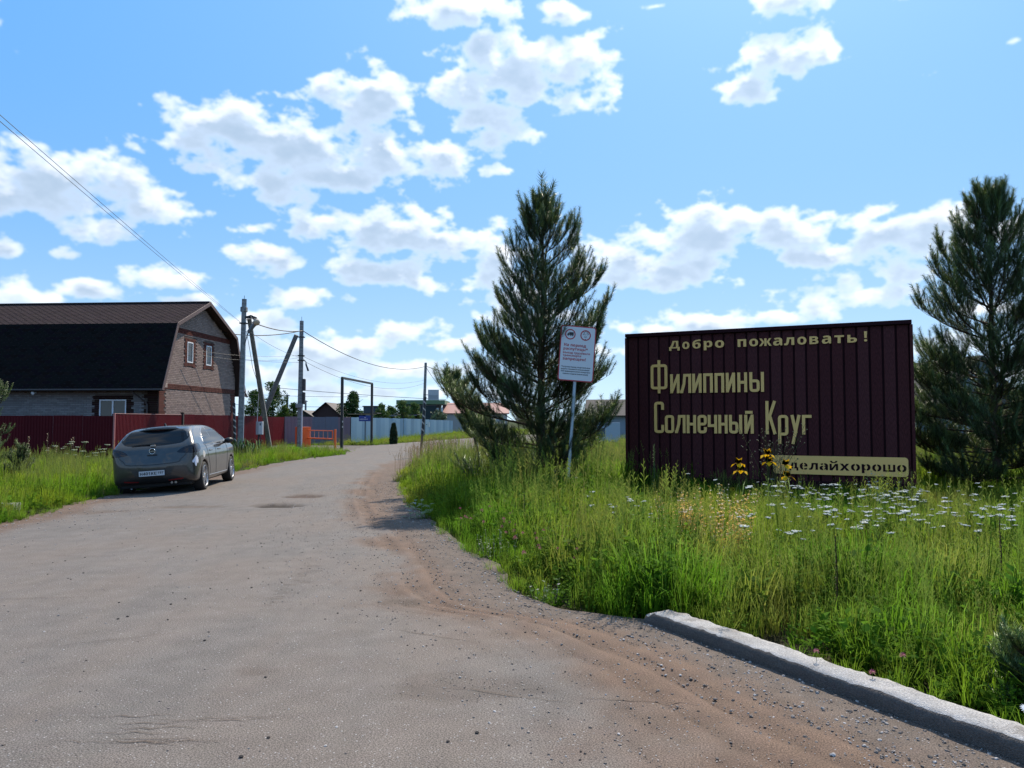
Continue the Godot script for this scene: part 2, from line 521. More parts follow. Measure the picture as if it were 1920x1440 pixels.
	rm.detail_albedo = ntex(0.012, 0.93, 1.0, 512, 5, FastNoiseLite.TYPE_SIMPLEX_SMOOTH, 9)
	tag(obj("road", r, rm), "", "", "", "structure")
	# the side lane behind the height frame
	var sd := MB.new()
	var up := Vector3.UP
	for j in 14:
		for i in 40:
			var q := []
			for k in [[i, j], [i + 1, j], [i + 1, j + 1], [i, j + 1]]:
				var sx: float = -18.5 + k[0] * 0.29
				var lo: float = 41.3 + 2.2 * smoothstep(-10.0, -13.5, sx) + 0.35 * noise(sx, 0.0, 0.6)
				var hi: float = 50.0 + 0.35 * noise(sx, 5.0, 0.6)
				if sx > -9.5: hi += (sx + 9.5) * 1.0
				q.append(W(sx, 0.004, lerpf(lo, hi, k[1] / 14.0)))
			var nn: float = noise(q[0].x, q[0].z, 0.7)
			sd.col = Color(0.222, 0.2, 0.18).lerp(Color(0.22, 0.155, 0.11), clampf(0.25 + nn, 0.0, 0.8))
			sd.quad(q[0], q[1], q[2], q[3])
	tag(obj("side_lane", sd, rm), "", "", "", "structure")

# potholes: x, d, half width, half length, depth, colour, strength
const POTHOLES := [[-4.15, 13.85, 0.50, 0.40, 0.060, 0.075, 0.053, 0.040, 1.0], [-4.20, 15.6, 0.42, 0.42, 0.035, 0.14, 0.088, 0.064, 0.95], [-5.75, 13.7, 0.75, 0.22, 0.004, 0.21, 0.15, 0.115, 0.7],
	[-7.25, 13.2, 0.8, 0.35, 0.004, 0.20, 0.14, 0.105, 0.6], [-1.55, 4.75, 0.20, 0.10, 0.003, 0.17, 0.13, 0.105, 0.5],
	[-0.3, 4.5, 0.5, 0.3, 0.003, 0.16, 0.12, 0.095, 0.4], [-0.9, 6.6, 0.25, 0.15, 0.003, 0.15, 0.115, 0.09, 0.5]]

# average the normals of vertices that share a place
func smooth(b: MB) -> void:
	var at := {}
	for i in b.v.size():
		var k := Vector3i((b.v[i] * 2000.0).round())
		at[k] = at.get(k, Vector3.ZERO) + b.n[i]
	for i in b.v.size():
		b.n[i] = at[Vector3i((b.v[i] * 2000.0).round())].normalized()

func build_kerb() -> void:
	var b := MB.new()
	var a := W(1.02, 0.0, 6.02); var z := W(3.62, 0.0, 1.22)
	var along := (z - a).normalized()
	var side := along.cross(Vector3.UP).normalized() * -1.0     # towards the meadow
	if side.x < 0: side = -side
	var length := a.distance_to(z)
	var n := int(length / 0.03)
	var prof := [Vector2(0, -0.06), Vector2(0.0, 0.02), Vector2(0.0, 0.07), Vector2(0.004, 0.105), Vector2(0.02, 0.132), Vector2(0.06, 0.138), Vector2(0.11, 0.14), Vector2(0.16, 0.139), Vector2(0.205, 0.137), Vector2(0.228, 0.12), Vector2(0.235, 0.08), Vector2(0.235, -0.06)]
	var rows := []
	for i in n + 1:
		var s := i * length / n
		var row := PackedVector3Array()
		for k in prof.size():
			var rough := noise(s * 1.0, k * 3.7, 5.0) * 0.008 + noise(s, k * 1.3, 22.0) * 0.008
			var edge: float = maxf(0.0, noise(s, 4.0, 3.0)) * 0.03 if k in [3, 4, 8, 9] else 0.0
			var shr := (1.0 - smoothstep(0.0, 0.10, s)) * 0.03
			row.append(a + along * s + side * (prof[k].x + rough) + Vector3.UP * (prof[k].y + rough * (1.0 if k > 2 and k < 10 else 0.0) - edge - shr * (1.0 if prof[k].y > 0.1 else 0.0)))
		rows.append(row)
	for i in n:
		for k in prof.size() - 1:
			var t := noise(i * 0.03, k * 0.5, 4.0, 3.0)
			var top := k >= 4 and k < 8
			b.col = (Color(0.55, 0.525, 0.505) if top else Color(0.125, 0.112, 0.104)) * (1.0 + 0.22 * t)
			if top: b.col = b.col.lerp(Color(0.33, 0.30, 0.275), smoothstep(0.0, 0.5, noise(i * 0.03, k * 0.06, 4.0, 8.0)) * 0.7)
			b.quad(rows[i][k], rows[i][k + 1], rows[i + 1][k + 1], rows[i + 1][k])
	for k in range(1, prof.size() - 1):
		b.flat(rows[0][0], rows[0][k + 1], rows[0][k])
	smooth(b)
	var m := vmat(0.93, 0.0, 0.3).duplicate()
	grain(m, ntex(0.06, 0.7, 1.0, 512, 5), Vector3(2.2, 2.2, 2.2), ntex(0.1, 0.0, 1.0, 512, 5), 0.6, true)
	tag(obj("kerb", b, m), "weathered concrete kerb with pale top along the edge of the meadow", "kerb")

func stone_mesh(sd: int) -> ArrayMesh:
	var b := MB.new()
	var r := RandomNumberGenerator.new(); r.seed = sd
	var p := []
	for j in 4:
		for i in 6:
			var th := PI * (j + 0.5) / 4.0; var ph := TAU * (i + 0.5 * (j % 2)) / 6.0
			p.append(Vector3(sin(th) * cos(ph), cos(th) * 0.65, sin(th) * sin(ph)) * r.randf_range(0.75, 1.15))
	for j in 3:
		for i in 6:
			var i2 := (i + 1) % 6
			b.quad(p[j * 6 + i], p[j * 6 + i2], p[(j + 1) * 6 + i2], p[(j + 1) * 6 + i])
	for i in range(1, 5):
		b.flat(p[0], p[i + 1], p[i]); b.flat(p[18], p[18 + i], p[18 + i + 1])
	return b.mesh()

func build_stones() -> void:
	rng.seed = 21
	var xf := [[], [], []]; var cs := [[], [], []]
	for k in 15000:
		var d := 2.6 + pow(rng.randf(), 1.7) * 17.0
		var e := road_r(d)
		var off := pow(rng.randf(), 2.2) * 2.4
		if k % 5 == 0: off = rng.randf() * 7.0
		if k % 4 == 1 and d < 7.0: off = rng.randf() * 0.85
		var x := e - off + 0.06
		if x < road_l(d) or (d < 6.1 and x > e + 0.02): continue
		var s := 0.0035 + 0.010 * pow(rng.randf(), 4.0)
		if off > 1.2: s *= 0.8
		var i := k % 3
		xf[i].append(Transform3D(Basis.from_euler(Vector3(rng.randf() * 0.6, rng.randf() * TAU, rng.randf() * 0.6)).scaled(Vector3(s, s * 0.8, s)), W(x, road_height(x, d) + s * 0.15, d)))
		var g := rng.randf_range(0.6, 1.35)
		cs[i].append(Color(0.17, 0.145, 0.13) * g if rng.randf() < 0.7 else Color(0.34, 0.32, 0.31) * g)
	for k in 16000:      # chips of stone showing in the worn asphalt
		var d := 2.6 + pow(rng.randf(), 1.5) * 5.5
		var x := rng.randf_range(maxf(-d * 0.75, road_l(d)), road_r(d) - 0.2)
		var s := rng.randf_range(0.0022, 0.0052)
		xf[k % 3].append(Transform3D(Basis.from_euler(Vector3(0, rng.randf() * TAU, 0)).scaled(Vector3(s, s * 0.35, s)), W(x, road_height(x, d) + s * 0.05, d)))
		cs[k % 3].append(Color(0.36, 0.335, 0.32) * rng.randf_range(0.75, 1.2) if rng.randf() < 0.42 else Color(0.15, 0.125, 0.11) * rng.randf_range(0.7, 1.3))
	for k in 420:        # along the left edge
		var d := rng.randf_range(6.0, 16.0)
		var x := road_l(d) + pow(rng.randf(), 2.0) * 1.5
		var s := rng.randf_range(0.006, 0.016)
		xf[0].append(Transform3D(Basis.from_euler(Vector3(0, rng.randf() * TAU, 0)).scaled(Vector3(s, s * 0.7, s)), W(x, road_height(x, d) + s * 0.2, d)))
		cs[0].append(Color(0.28, 0.26, 0.25) * rng.randf_range(0.6, 1.3))
	for k in 130:        # dark bits of asphalt on the lane
		var d := 3.0 + pow(rng.randf(), 1.4) * 11.0
		var x := rng.randf_range(road_l(d) + 1.0, road_r(d) - 0.5)
		var s := rng.randf_range(0.006, 0.013)
		xf[1].append(Transform3D(Basis.from_euler(Vector3(0, rng.randf() * TAU, 0)).scaled(Vector3(s, s * 0.7, s)), W(x, road_height(x, d) + s * 0.3, d)))
		cs[1].append(Color(0.045, 0.04, 0.038))
	for i in 3:
		tag(scatter("gravel", stone_mesh(31 + i), vmat(0.9, 0.0, 0.3), xf[i], cs[i]), "loose grey and brown gravel strewn over the lane and its edge", "gravel")

# thin cracks in the asphalt, a few centimetres wide at most
func build_cracks() -> void:
	var r := RandomNumberGenerator.new(); r.seed = 91
	var b := MB.new()
	var paths := []
	for q in [[-0.55, 4.55, 0.9, -0.28], [-1.9, 4.0, 0.8, 0.06], [-2.25, 3.75, 1.0, 0.02], [0.35, 4.35, 0.8, -0.1], [-3.2, 5.2, 0.9, 0.4], [-0.9, 5.7, 0.7, -0.35], [-4.6, 6.6, 1.2, 0.1], [-2.9, 9.5, 0.7, 0.5], [-1.3, 9.8, 0.5, 0.2], [-5.3, 8.8, 1.0, -0.15]]:
		paths.append([q[0], q[1], q[2], q[3], r.randf_range(0.002, 0.004)])
	for k in 30:      # the comb of short cracks in the wheel track
		paths.append([-2.05 - 0.10 * (k / 30.0) + r.randf_range(-0.10, 0.02), 6.35 + k * 0.062 + r.randf_range(-0.02, 0.02), r.randf_range(0.10, 0.30), r.randf_range(-0.02, 0.05), 0.0035])
	for k in 8:
		paths.append([-1.95 + r.randf_range(-0.4, 0.3), 3.7 + k * 0.05, r.randf_range(0.15, 0.5), r.randf_range(-0.02, 0.04), 0.003])
	for p in paths:
		var n := maxi(4, int(p[2] / 0.05))
		var pts := PackedVector3Array(); var w := PackedFloat32Array()
		for i in n + 1:
			var f := float(i) / n
			var x: float = p[0] + p[2] * f + r.randf_range(-0.006, 0.006)
			var d: float = p[1] + p[3] * f + r.randf_range(-0.016, 0.016)
			pts.append(W(x, road_height(x, d) + 0.0045, d)); w.append(p[4] * sin(PI * clampf(f * 0.96 + 0.02, 0, 1)) * r.randf_range(0.5, 1.2))
		for i in n:
			var s := Vector3(0.15, 0, -1).normalized()
			b.col = Color(0.095, 0.073, 0.060) * r.randf_range(0.8, 1.3)
			b.quad(pts[i] + s * -w[i], pts[i + 1] + s * -w[i + 1], pts[i + 1] + s * w[i + 1], pts[i] + s * w[i])
	tag(obj("road_cracks", b, vmat(0.95, 0.0, 0.2)), "", "", "", "structure")

# ---------------------------------------------------------------- pines
# one shoot: a twig with needles all round it, along +y, one metre long before scaling
func shoot_mesh(sd: int, needles: int, spread: float, wide: float) -> ArrayMesh:
	var b := MB.new()
	var r := RandomNumberGenerator.new(); r.seed = sd
	b.col = Color(0.10, 0.075, 0.05)
	for k in 3:
		var a := TAU * k / 3.0; var a2 := TAU * (k + 1) / 3.0
		b.quad(Vector3(cos(a), 0, -sin(a)) * 0.018, Vector3(cos(a2), 0, -sin(a2)) * 0.018, Vector3(cos(a2) * 0.01, 0.95, -sin(a2) * 0.01), Vector3(cos(a) * 0.01, 0.95, -sin(a) * 0.01))
	for i in needles:
		var y := (i + r.randf()) / needles * 0.98
		var a := i * 2.39996 + r.randf() * 0.5
		var out := Vector3(cos(a), 0, sin(a))
		var lift := r.randf_range(0.75, 1.25)
		var ln := spread * r.randf_range(0.8, 1.15) * (1.0 if y < 0.8 else 0.85)
		var dir := (out + Vector3.UP * lift).normalized()
		var p := Vector3(0, y, 0) + out * 0.012
		var q := p + dir * ln
		var s := dir.cross(Vector3.UP).normalized().rotated(dir, r.randf() * PI) * wide
		b.col = Color(1, 1, 1) * r.randf_range(0.75, 1.2)
		var nn := (out + Vector3.UP * 0.4).normalized()
		b.tri(p - s, p + s, q, nn, nn, nn)
	return b.mesh()

var shoots := []

func align(dir: Vector3, roll: float) -> Basis:
	var y := dir.normalized()
	var x := y.cross(Vector3.UP if absf(y.y) < 0.95 else Vector3.RIGHT).normalized().rotated(y, roll)
	return Basis(x, y, x.cross(y))

# a young Scots pine; wide = list of [share of height, reach in m], dense scales the number of side twigs
func pine(called: String, at: Vector3, h: float, r0: float, wide: Array, opt: Dictionary) -> Node3D:
	var r := RandomNumberGenerator.new(); r.seed = opt.get("seed", 1)
	var t := thing(called, at)
	var bark := vmat(0.95, 0.0, 0.2)
	var lean: Vector3 = opt.get("lean", Vector3.ZERO)
	var tk := MB.new()
	tk.col = Color(0.085, 0.058, 0.043)
	var pts := PackedVector3Array(); var rad := PackedFloat32Array()
	for i in 25:
		var k := i / 24.0
		pts.append(Vector3(sin(k * 5.0 + opt.get("seed", 1)) * 0.03 * h / 7.0, h * k - 0.05, cos(k * 4.0) * 0.02) + lean * k * k)
		rad.append(lerpf(r0, 0.012, pow(k, 0.8)) * (1.25 - minf(0.25, k * 5.0)))
	tk.tube(pts, rad, 10)
	obj("trunk", tk, bark, t)
	var xf := [[], [], []]; var cs := [[], [], []]
	var green: Color = opt.get("green", Color(0.068, 0.112, 0.036))
	var put := func(p: Vector3, dir: Vector3, ln: float, tone: float) -> void:
		var k := r.randi() % 3
		xf[k].append(Transform3D(align(dir, r.randf() * TAU).scaled_local(Vector3(ln, ln, ln)), p))
		var w := r.randf()
		cs[k].append(Color(green.r * (0.8 + 0.6 * w) * tone, green.g * (0.8 + 0.5 * w) * tone, green.b * (0.85 + 0.35 * r.randf()) * tone))
	var y: float = opt.get("first", 0.35)
	var gap: float = opt.get("gap", 0.40)
	var dens0: float = opt.get("dense", 1.0)
	var low: float = opt.get("low", 0.0)
	var sl: float = opt.get("shoot", 0.25)
	while y < h * 0.985:
		var k := y / h
		var dens := dens0 * (1.0 + low * (1.0 - smoothstep(0.30, 0.50, k)))
		var reach := curve(wide, k)
		var n := r.randi_range(5, 7) if k < 0.85 else r.randi_range(4, 6)
		var a0 := r.randf() * TAU
		for j in n:
			var az := a0 + TAU * j / n + r.randf_range(-0.25, 0.25)
			var out := Vector3(cos(az), 0, sin(az))
			var ln := reach * (r.randf_range(0.82, 1.12) if r.randf() < 0.65 else r.randf_range(0.45, 0.8))
			if opt.has("side"): ln *= 1.0 + opt["side"].dot(out) * (1.0 - smoothstep(0.2, 0.5, k))
			var el := lerpf(0.12, 0.82, pow(k, 1.0)) + r.randf_range(-0.14, 0.14)
			var kk := clampf(k, 0, 1)
			var ti := kk * 24.0
			var p0: Vector3 = pts[int(minf(ti, 23))].lerp(pts[int(minf(ti, 23)) + 1], ti - floorf(ti)) + Vector3.UP * r.randf_range(-0.10, 0.10)
			var seg := maxi(4, int(ln / 0.14))
			var bp := PackedVector3Array(); var br := PackedFloat32Array()
			var p := p0
			var dir := (out * cos(el) + Vector3.UP * sin(el))
			var bend := r.randf_range(0.45, 0.9)
			var sag := 0.25 * (1.0 - k)
			var rb := 0.008 + 0.016 * ln / 1.6
			for i in seg + 1:
				bp.append(p)
				var f := float(i) / seg
				br.append(lerpf(rb, 0.005, f))
				var e2 := el - sag * sin(f * PI) + bend * f * f
				dir = out.rotated(Vector3.UP, sin(f * 2.0 + j) * 0.18) * cos(e2) + Vector3.UP * sin(e2)
				p += dir * ln / seg
			var lb := MB.new()
			lb.col = Color(0.075, 0.052, 0.038)
			lb.tube(bp, br, 5, false)
			var bare: float = opt.get("bare", 0.28) * (1.0 - k * 0.6) * r.randf_range(0.8, 1.3)
			if k < opt.get("dead", 0.0): bare = 0.9
			# side twigs, longest in the middle of the limb, each carrying shoots
			for i in range(1, seg + 1):
				var f := float(i) / seg
				if f < bare: 
					if r.randf() < 0.5: continue
				var here := bp[i]
				var d0 := (bp[i] - bp[i - 1]).normalized()
				var full := f >= bare
				for s: float in [-1.0, 1.0]:
					if r.randf() > 0.92 * dens: continue
					var tl := ln * 0.44 * (1.0 - 0.62 * f) * r.randf_range(0.6, 1.2) + 0.05
					var td := (d0 + d0.cross(Vector3.UP).normalized() * s * r.randf_range(0.8, 1.2) + Vector3.UP * r.randf_range(0.0, 0.55)).normalized()
					var te := here + td * tl + Vector3.UP * tl * 0.12
					lb.tube(PackedVector3Array([here, here.lerp(te, 0.5) - Vector3.UP * tl * 0.04, te]), PackedFloat32Array([0.006, 0.005, 0.003]), 3, false)
					if not full: continue
					var m := maxi(1, int(tl / 0.165 * dens))
					for q in m:
						var g := (q + 0.6) / m
						var sp := here.lerp(te, g)
						var s2 := 1.0 if q % 2 else -1.0
						var sd2 := (td * 0.8 + td.cross(Vector3.UP).normalized() * s2 * r.randf_range(0.3, 0.9) + Vector3.UP * r.randf_range(0.7, 1.5)).normalized()
						put.call(sp, sd2, sl * r.randf_range(0.75, 1.15), 1.0)
					put.call(te, (td + Vector3.UP * r.randf_range(0.8, 1.5)).normalized(), sl * r.randf_range(1.0, 1.4), 1.5)
				if full: put.call(here, (d0 + Vector3.UP * r.randf_range(0.5, 1.1)).normalized(), sl * r.randf_range(0.8, 1.2), 0.95)
			if k >= opt.get("dead", 0.0):
				var tipd := (bp[seg] - bp[seg - 1]).normalized()
				put.call(bp[seg], (tipd + Vector3.UP * 0.5).normalized(), sl * r.randf_range(1.3, 1.8), 1.7)
				for q in 3: put.call(bp[seg], (tipd + Vector3.UP * 0.6 + Vector3(r.randf_range(-0.5, 0.5), 0, r.randf_range(-0.5, 0.5))).normalized(), sl * r.randf_range(0.8, 1.2), 1.5)
			obj("branch", lb, bark, t)
		y += gap * r.randf_range(0.8, 1.2) * (1.0 if k < 0.8 else 0.85) * (1.0 - 0.35 * low * (1.0 - smoothstep(0.30, 0.50, k)))
	# leader with its candles
	var top := pts[24]
	var ls: float = opt.get("leader", 0.5)
	put.call(top - Vector3.UP * 0.1, Vector3.UP, ls, 1.0)
	for q in 6:
		var a := TAU * q / 6.0 + 0.3
		put.call(top - Vector3.UP * (0.15 + 0.10 * q), Vector3(cos(a) * 0.5, 1, sin(a) * 0.5).normalized(), ls * r.randf_range(0.6, 0.95), 1.3)
	for i in range(20, 24):
		for q in 3:
			var a := r.randf() * TAU
			put.call(pts[i], Vector3(cos(a) * 0.7, 1, sin(a) * 0.7).normalized(), sl * 1.2, 1.0)
	for k in 3:
		scatter("needles", shoots[k], vmat(0.5, 0.45, 0.4), xf[k], cs[k], t)
	print(called, " shoots ", xf[0].size() * 3, " branches ", t.get_child_count())
	return t

func build_pines() -> void:
	for k in 3: shoots.append(shoot_mesh(60 + k, 78, 0.26, 0.0105))
	var p := pine("pine_tree", W(0.66, 0, 17.0), 6.55, 0.135, [[0.0, 1.70], [0.14, 1.80], [0.3, 1.68], [0.45, 1.52], [0.6, 1.34], [0.75, 1.02], [0.87, 0.60], [0.94, 0.26], [1.0, 0.10]],
		{"seed": 4, "side": Vector3(-0.16, 0, 0), "gap": 0.43, "dense": 0.88, "low": 0.35, "first": 0.28, "leader": 0.75, "shoot": 0.31, "bare": 0.30})
	tag(p, "tall bushy pine behind the tilted white road sign, dark against the sky", "pine tree")
	p = pine("pine_tree", W(11.05, 0, 17.6), 6.75, 0.12, [[0.0, 1.95], [0.2, 2.1], [0.35, 1.95], [0.5, 1.7], [0.65, 1.42], [0.8, 0.98], [0.9, 0.6], [1.0, 0.2]],
		{"seed": 9, "gap": 0.46, "dense": 0.95, "low": 0.8, "first": 0.3, "bare": 0.42, "leader": 0.6, "shoot": 0.31, "green": Color(0.078, 0.128, 0.040)})
	tag(p, "tall open pine with visible trunk right of the welcome board", "pine tree")
	p = pine("pine_tree", W(-0.95, 0, 22.5), 2.85, 0.06, [[0.0, 0.42], [0.45, 0.40], [0.75, 0.5], [0.85, 0.38], [1.0, 0.2]],
		{"seed": 13, "lean": Vector3(-0.95, 0.1, 0), "gap": 0.3, "dense": 0.9, "first": 1.15, "leader": 0.45})
	tag(p, "small leaning pine half hidden behind the left side of the bushy pine", "pine tree")
	p = pine("pine_tree", W(-13.35, 0, 19.0), 2.75, 0.05, [[0.0, 0.95], [0.3, 0.92], [0.55, 0.85], [0.72, 0.7], [0.85, 0.4], [1.0, 0.15]],
		{"seed": 17, "gap": 0.27, "dense": 0.9, "first": 0.2, "leader": 0.3, "shoot": 0.17, "green": Color(0.055, 0.10, 0.035)})
	tag(p, "small bright green pine cut by the left edge in front of the red fence", "pine tree")
	p = pine("pine_sapling", W(-12.35, 0, 19.3), 0.92, 0.02, [[0.0, 0.45], [0.4, 0.32], [0.8, 0.16], [1.0, 0.08]],
		{"seed": 19, "gap": 0.2, "dense": 0.9, "first": 0.12, "leader": 0.26, "shoot": 0.15, "green": Color(0.050, 0.085, 0.033), "lean": Vector3(0.12, 0, 0)})
	tag(p, "low pine sapling beside the small pine at the left edge", "pine sapling")
	p = pine("pine_sapling", W(2.86, 0, 4.3), 0.32, 0.007, [[0.0, 0.15], [0.5, 0.13], [1.0, 0.05]],
		{"seed": 23, "gap": 0.09, "dense": 1.0, "first": 0.05, "leader": 0.16, "shoot": 0.11, "bare": 0.1, "green": Color(0.10, 0.175, 0.055)})
	tag(p, "tiny soft-needled pine sapling just behind the near end of the kerb", "pine sapling")

# ---------------------------------------------------------------- meadow
func blade(b: MB, p: Vector3, dir: float, h: float, w: float, bend: float, tip: float, col: Color) -> void:
	var out := Vector3(cos(dir), 0, sin(dir))
	var side := Vector3(-sin(dir), 0, cos(dir)) * w
	var nn := (Vector3.UP * 0.7 + out * 0.3).normalized()
	var q := [p, p + Vector3.UP * h * 0.4 + out * bend * h * 0.10, p + Vector3.UP * h * 0.78 + out * bend * h * 0.38, p + Vector3.UP * h * (1.0 - bend * 0.30) + out * bend * h * tip]
	var ws := [0.8, 1.0, 0.65, 0.0]
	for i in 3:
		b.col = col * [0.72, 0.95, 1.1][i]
		if i < 2:
			b.squad(q[i] - side * ws[i], q[i] + side * ws[i], q[i + 1] + side * ws[i + 1], q[i + 1] - side * ws[i + 1], nn, nn, nn, nn)
		else:
			b.tri(q[2] - side * ws[2], q[2] + side * ws[2], q[3], nn, nn, nn)

func tuft(sd: int, n: int, h: float, w: float, spread: float, bend: float) -> ArrayMesh:
	var b := MB.new()
	var r := RandomNumberGenerator.new(); r.seed = sd
	for i in n:
		var a := r.randf() * TAU; var rr2 := sqrt(r.randf()) * spread
		var k := r.randf_range(0.75, 1.25)
		var dry := r.randf() < 0.10
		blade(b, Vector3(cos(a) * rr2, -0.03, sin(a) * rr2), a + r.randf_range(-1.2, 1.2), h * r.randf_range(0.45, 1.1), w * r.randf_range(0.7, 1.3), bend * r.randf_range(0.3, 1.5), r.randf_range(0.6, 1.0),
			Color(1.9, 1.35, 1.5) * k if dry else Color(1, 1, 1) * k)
	return b.mesh()

# thin stalks with feathery seed heads
func stalks(sd: int, n: int, h: float, spread: float, w: float) -> ArrayMesh:
	var b := MB.new()
	var r := RandomNumberGenerator.new(); r.seed = sd
	for i in n:
		var a := r.randf() * TAU; var rr2 := sqrt(r.randf()) * spread
		var p := Vector3(cos(a) * rr2, -0.03, sin(a) * rr2)
		var hh := h * r.randf_range(0.7, 1.1)
		var d := r.randf() * TAU
		var bend := Vector3(cos(d), 0, sin(d)) * hh * r.randf_range(0.05, 0.22)
		var m := p + Vector3.UP * hh * 0.55 + bend * 0.3
		var q := p + Vector3.UP * hh + bend
		var s := Vector3(cos(d + 1.5), 0, sin(d + 1.5)) * w
		b.col = Color(1, 1, 1)
		b.quad(p - s, p + s, m + s * 0.8, m - s * 0.8)
		b.quad(m - s * 0.8, m + s * 0.8, q + s * 0.5, q - s * 0.5)
		b.col = Color(2.0, 1.25, 1.5) * r.randf_range(0.8, 1.2)
		var ax := (q - m).normalized()
		for k in 9:
			var g := k / 9.0
			var o := q - ax * hh * 0.20 * (1.0 - g)
			var aa := k * 2.4 + r.randf()
			var side := Vector3(cos(aa), 0.9, sin(aa)).normalized() * hh * 0.045 * (1.2 - g)
			b.flat(o, o + side + Vector3(0, 0.01, 0), o + side * 0.5 + ax * 0.016)
	return b.mesh()

func leaf(b: MB, p: Vector3, dir: Vector3, up: Vector3, ln: float, w: float, col: Color) -> void:
	var s := dir.cross(up).normalized() * w
	var nn := s.cross(dir).normalized()
	if nn.y < 0: nn = -nn
	b.col = col
	var q := p + dir * ln * 0.45 + nn * ln * 0.06
	var e := p + dir * ln - nn * ln * 0.10
	b.tri(p, q + s, q, nn, nn, nn); b.tri(p, q, q - s, nn, nn, nn)
	b.tri(q, q + s, e, nn, nn, nn); b.tri(q, e, q - s, nn, nn, nn)

# a leafy weed: stems with pairs of leaves
func weed(sd: int, stems: int, h: float, ln: float, spread: float, wide := 0.3, lift := 0.5) -> ArrayMesh:
	var b := MB.new()
	var r := RandomNumberGenerator.new(); r.seed = sd
	for i in stems:
		var a := r.randf() * TAU; var rr2 := sqrt(r.randf()) * spread
		var p := Vector3(cos(a) * rr2, -0.03, sin(a) * rr2)
		var hh := h * r.randf_range(0.6, 1.1)
		var top := p + Vector3(cos(a) * hh * 0.2, hh, sin(a) * hh * 0.2)
		b.col = Color(0.9, 0.9, 0.8)
		b.tube(PackedVector3Array([p, top]), PackedFloat32Array([0.004, 0.002]), 3, false)
		var n := maxi(4, int(hh / 0.045))
		for k in n:
			var g := (k + 0.7) / n
			var o := p.lerp(top, g)
			var az := k * 2.4 + r.randf() * 0.6
			var dir := Vector3(cos(az), r.randf_range(lift - 0.4, lift + 0.3), sin(az)).normalized()
			leaf(b, o, dir, Vector3.UP, ln * r.randf_range(0.7, 1.2) * (1.15 - 0.6 * g), ln * wide * (1.1 - 0.5 * g), Color(1, 1, 1) * r.randf_range(0.75, 1.25))
	return b.mesh()

func is_grass(x: float, d: float) -> bool:
	var n := 0.16 * noise(x, d, 1.3, 12.0)
	if x > road_r(d) + 0.02 + n:
		if d < 6.12:     # behind the kerb
			var s := (6.02 - d) / 4.8
			return x > 1.02 + 2.6 * s + 0.27 + n * 0.4 
		if d < 6.8 and x < 1.3: return x > road_r(d) + 0.12 + n
		return true
	if x < road_l(d) - 0.05 + n:
		if x > -18.5 and d > 41.2 + 2.2 * smoothstep(-10.0, -13.5, x) + n * 2.0 and d < 50.2 + n * 2.0: return false
		return true
	return false

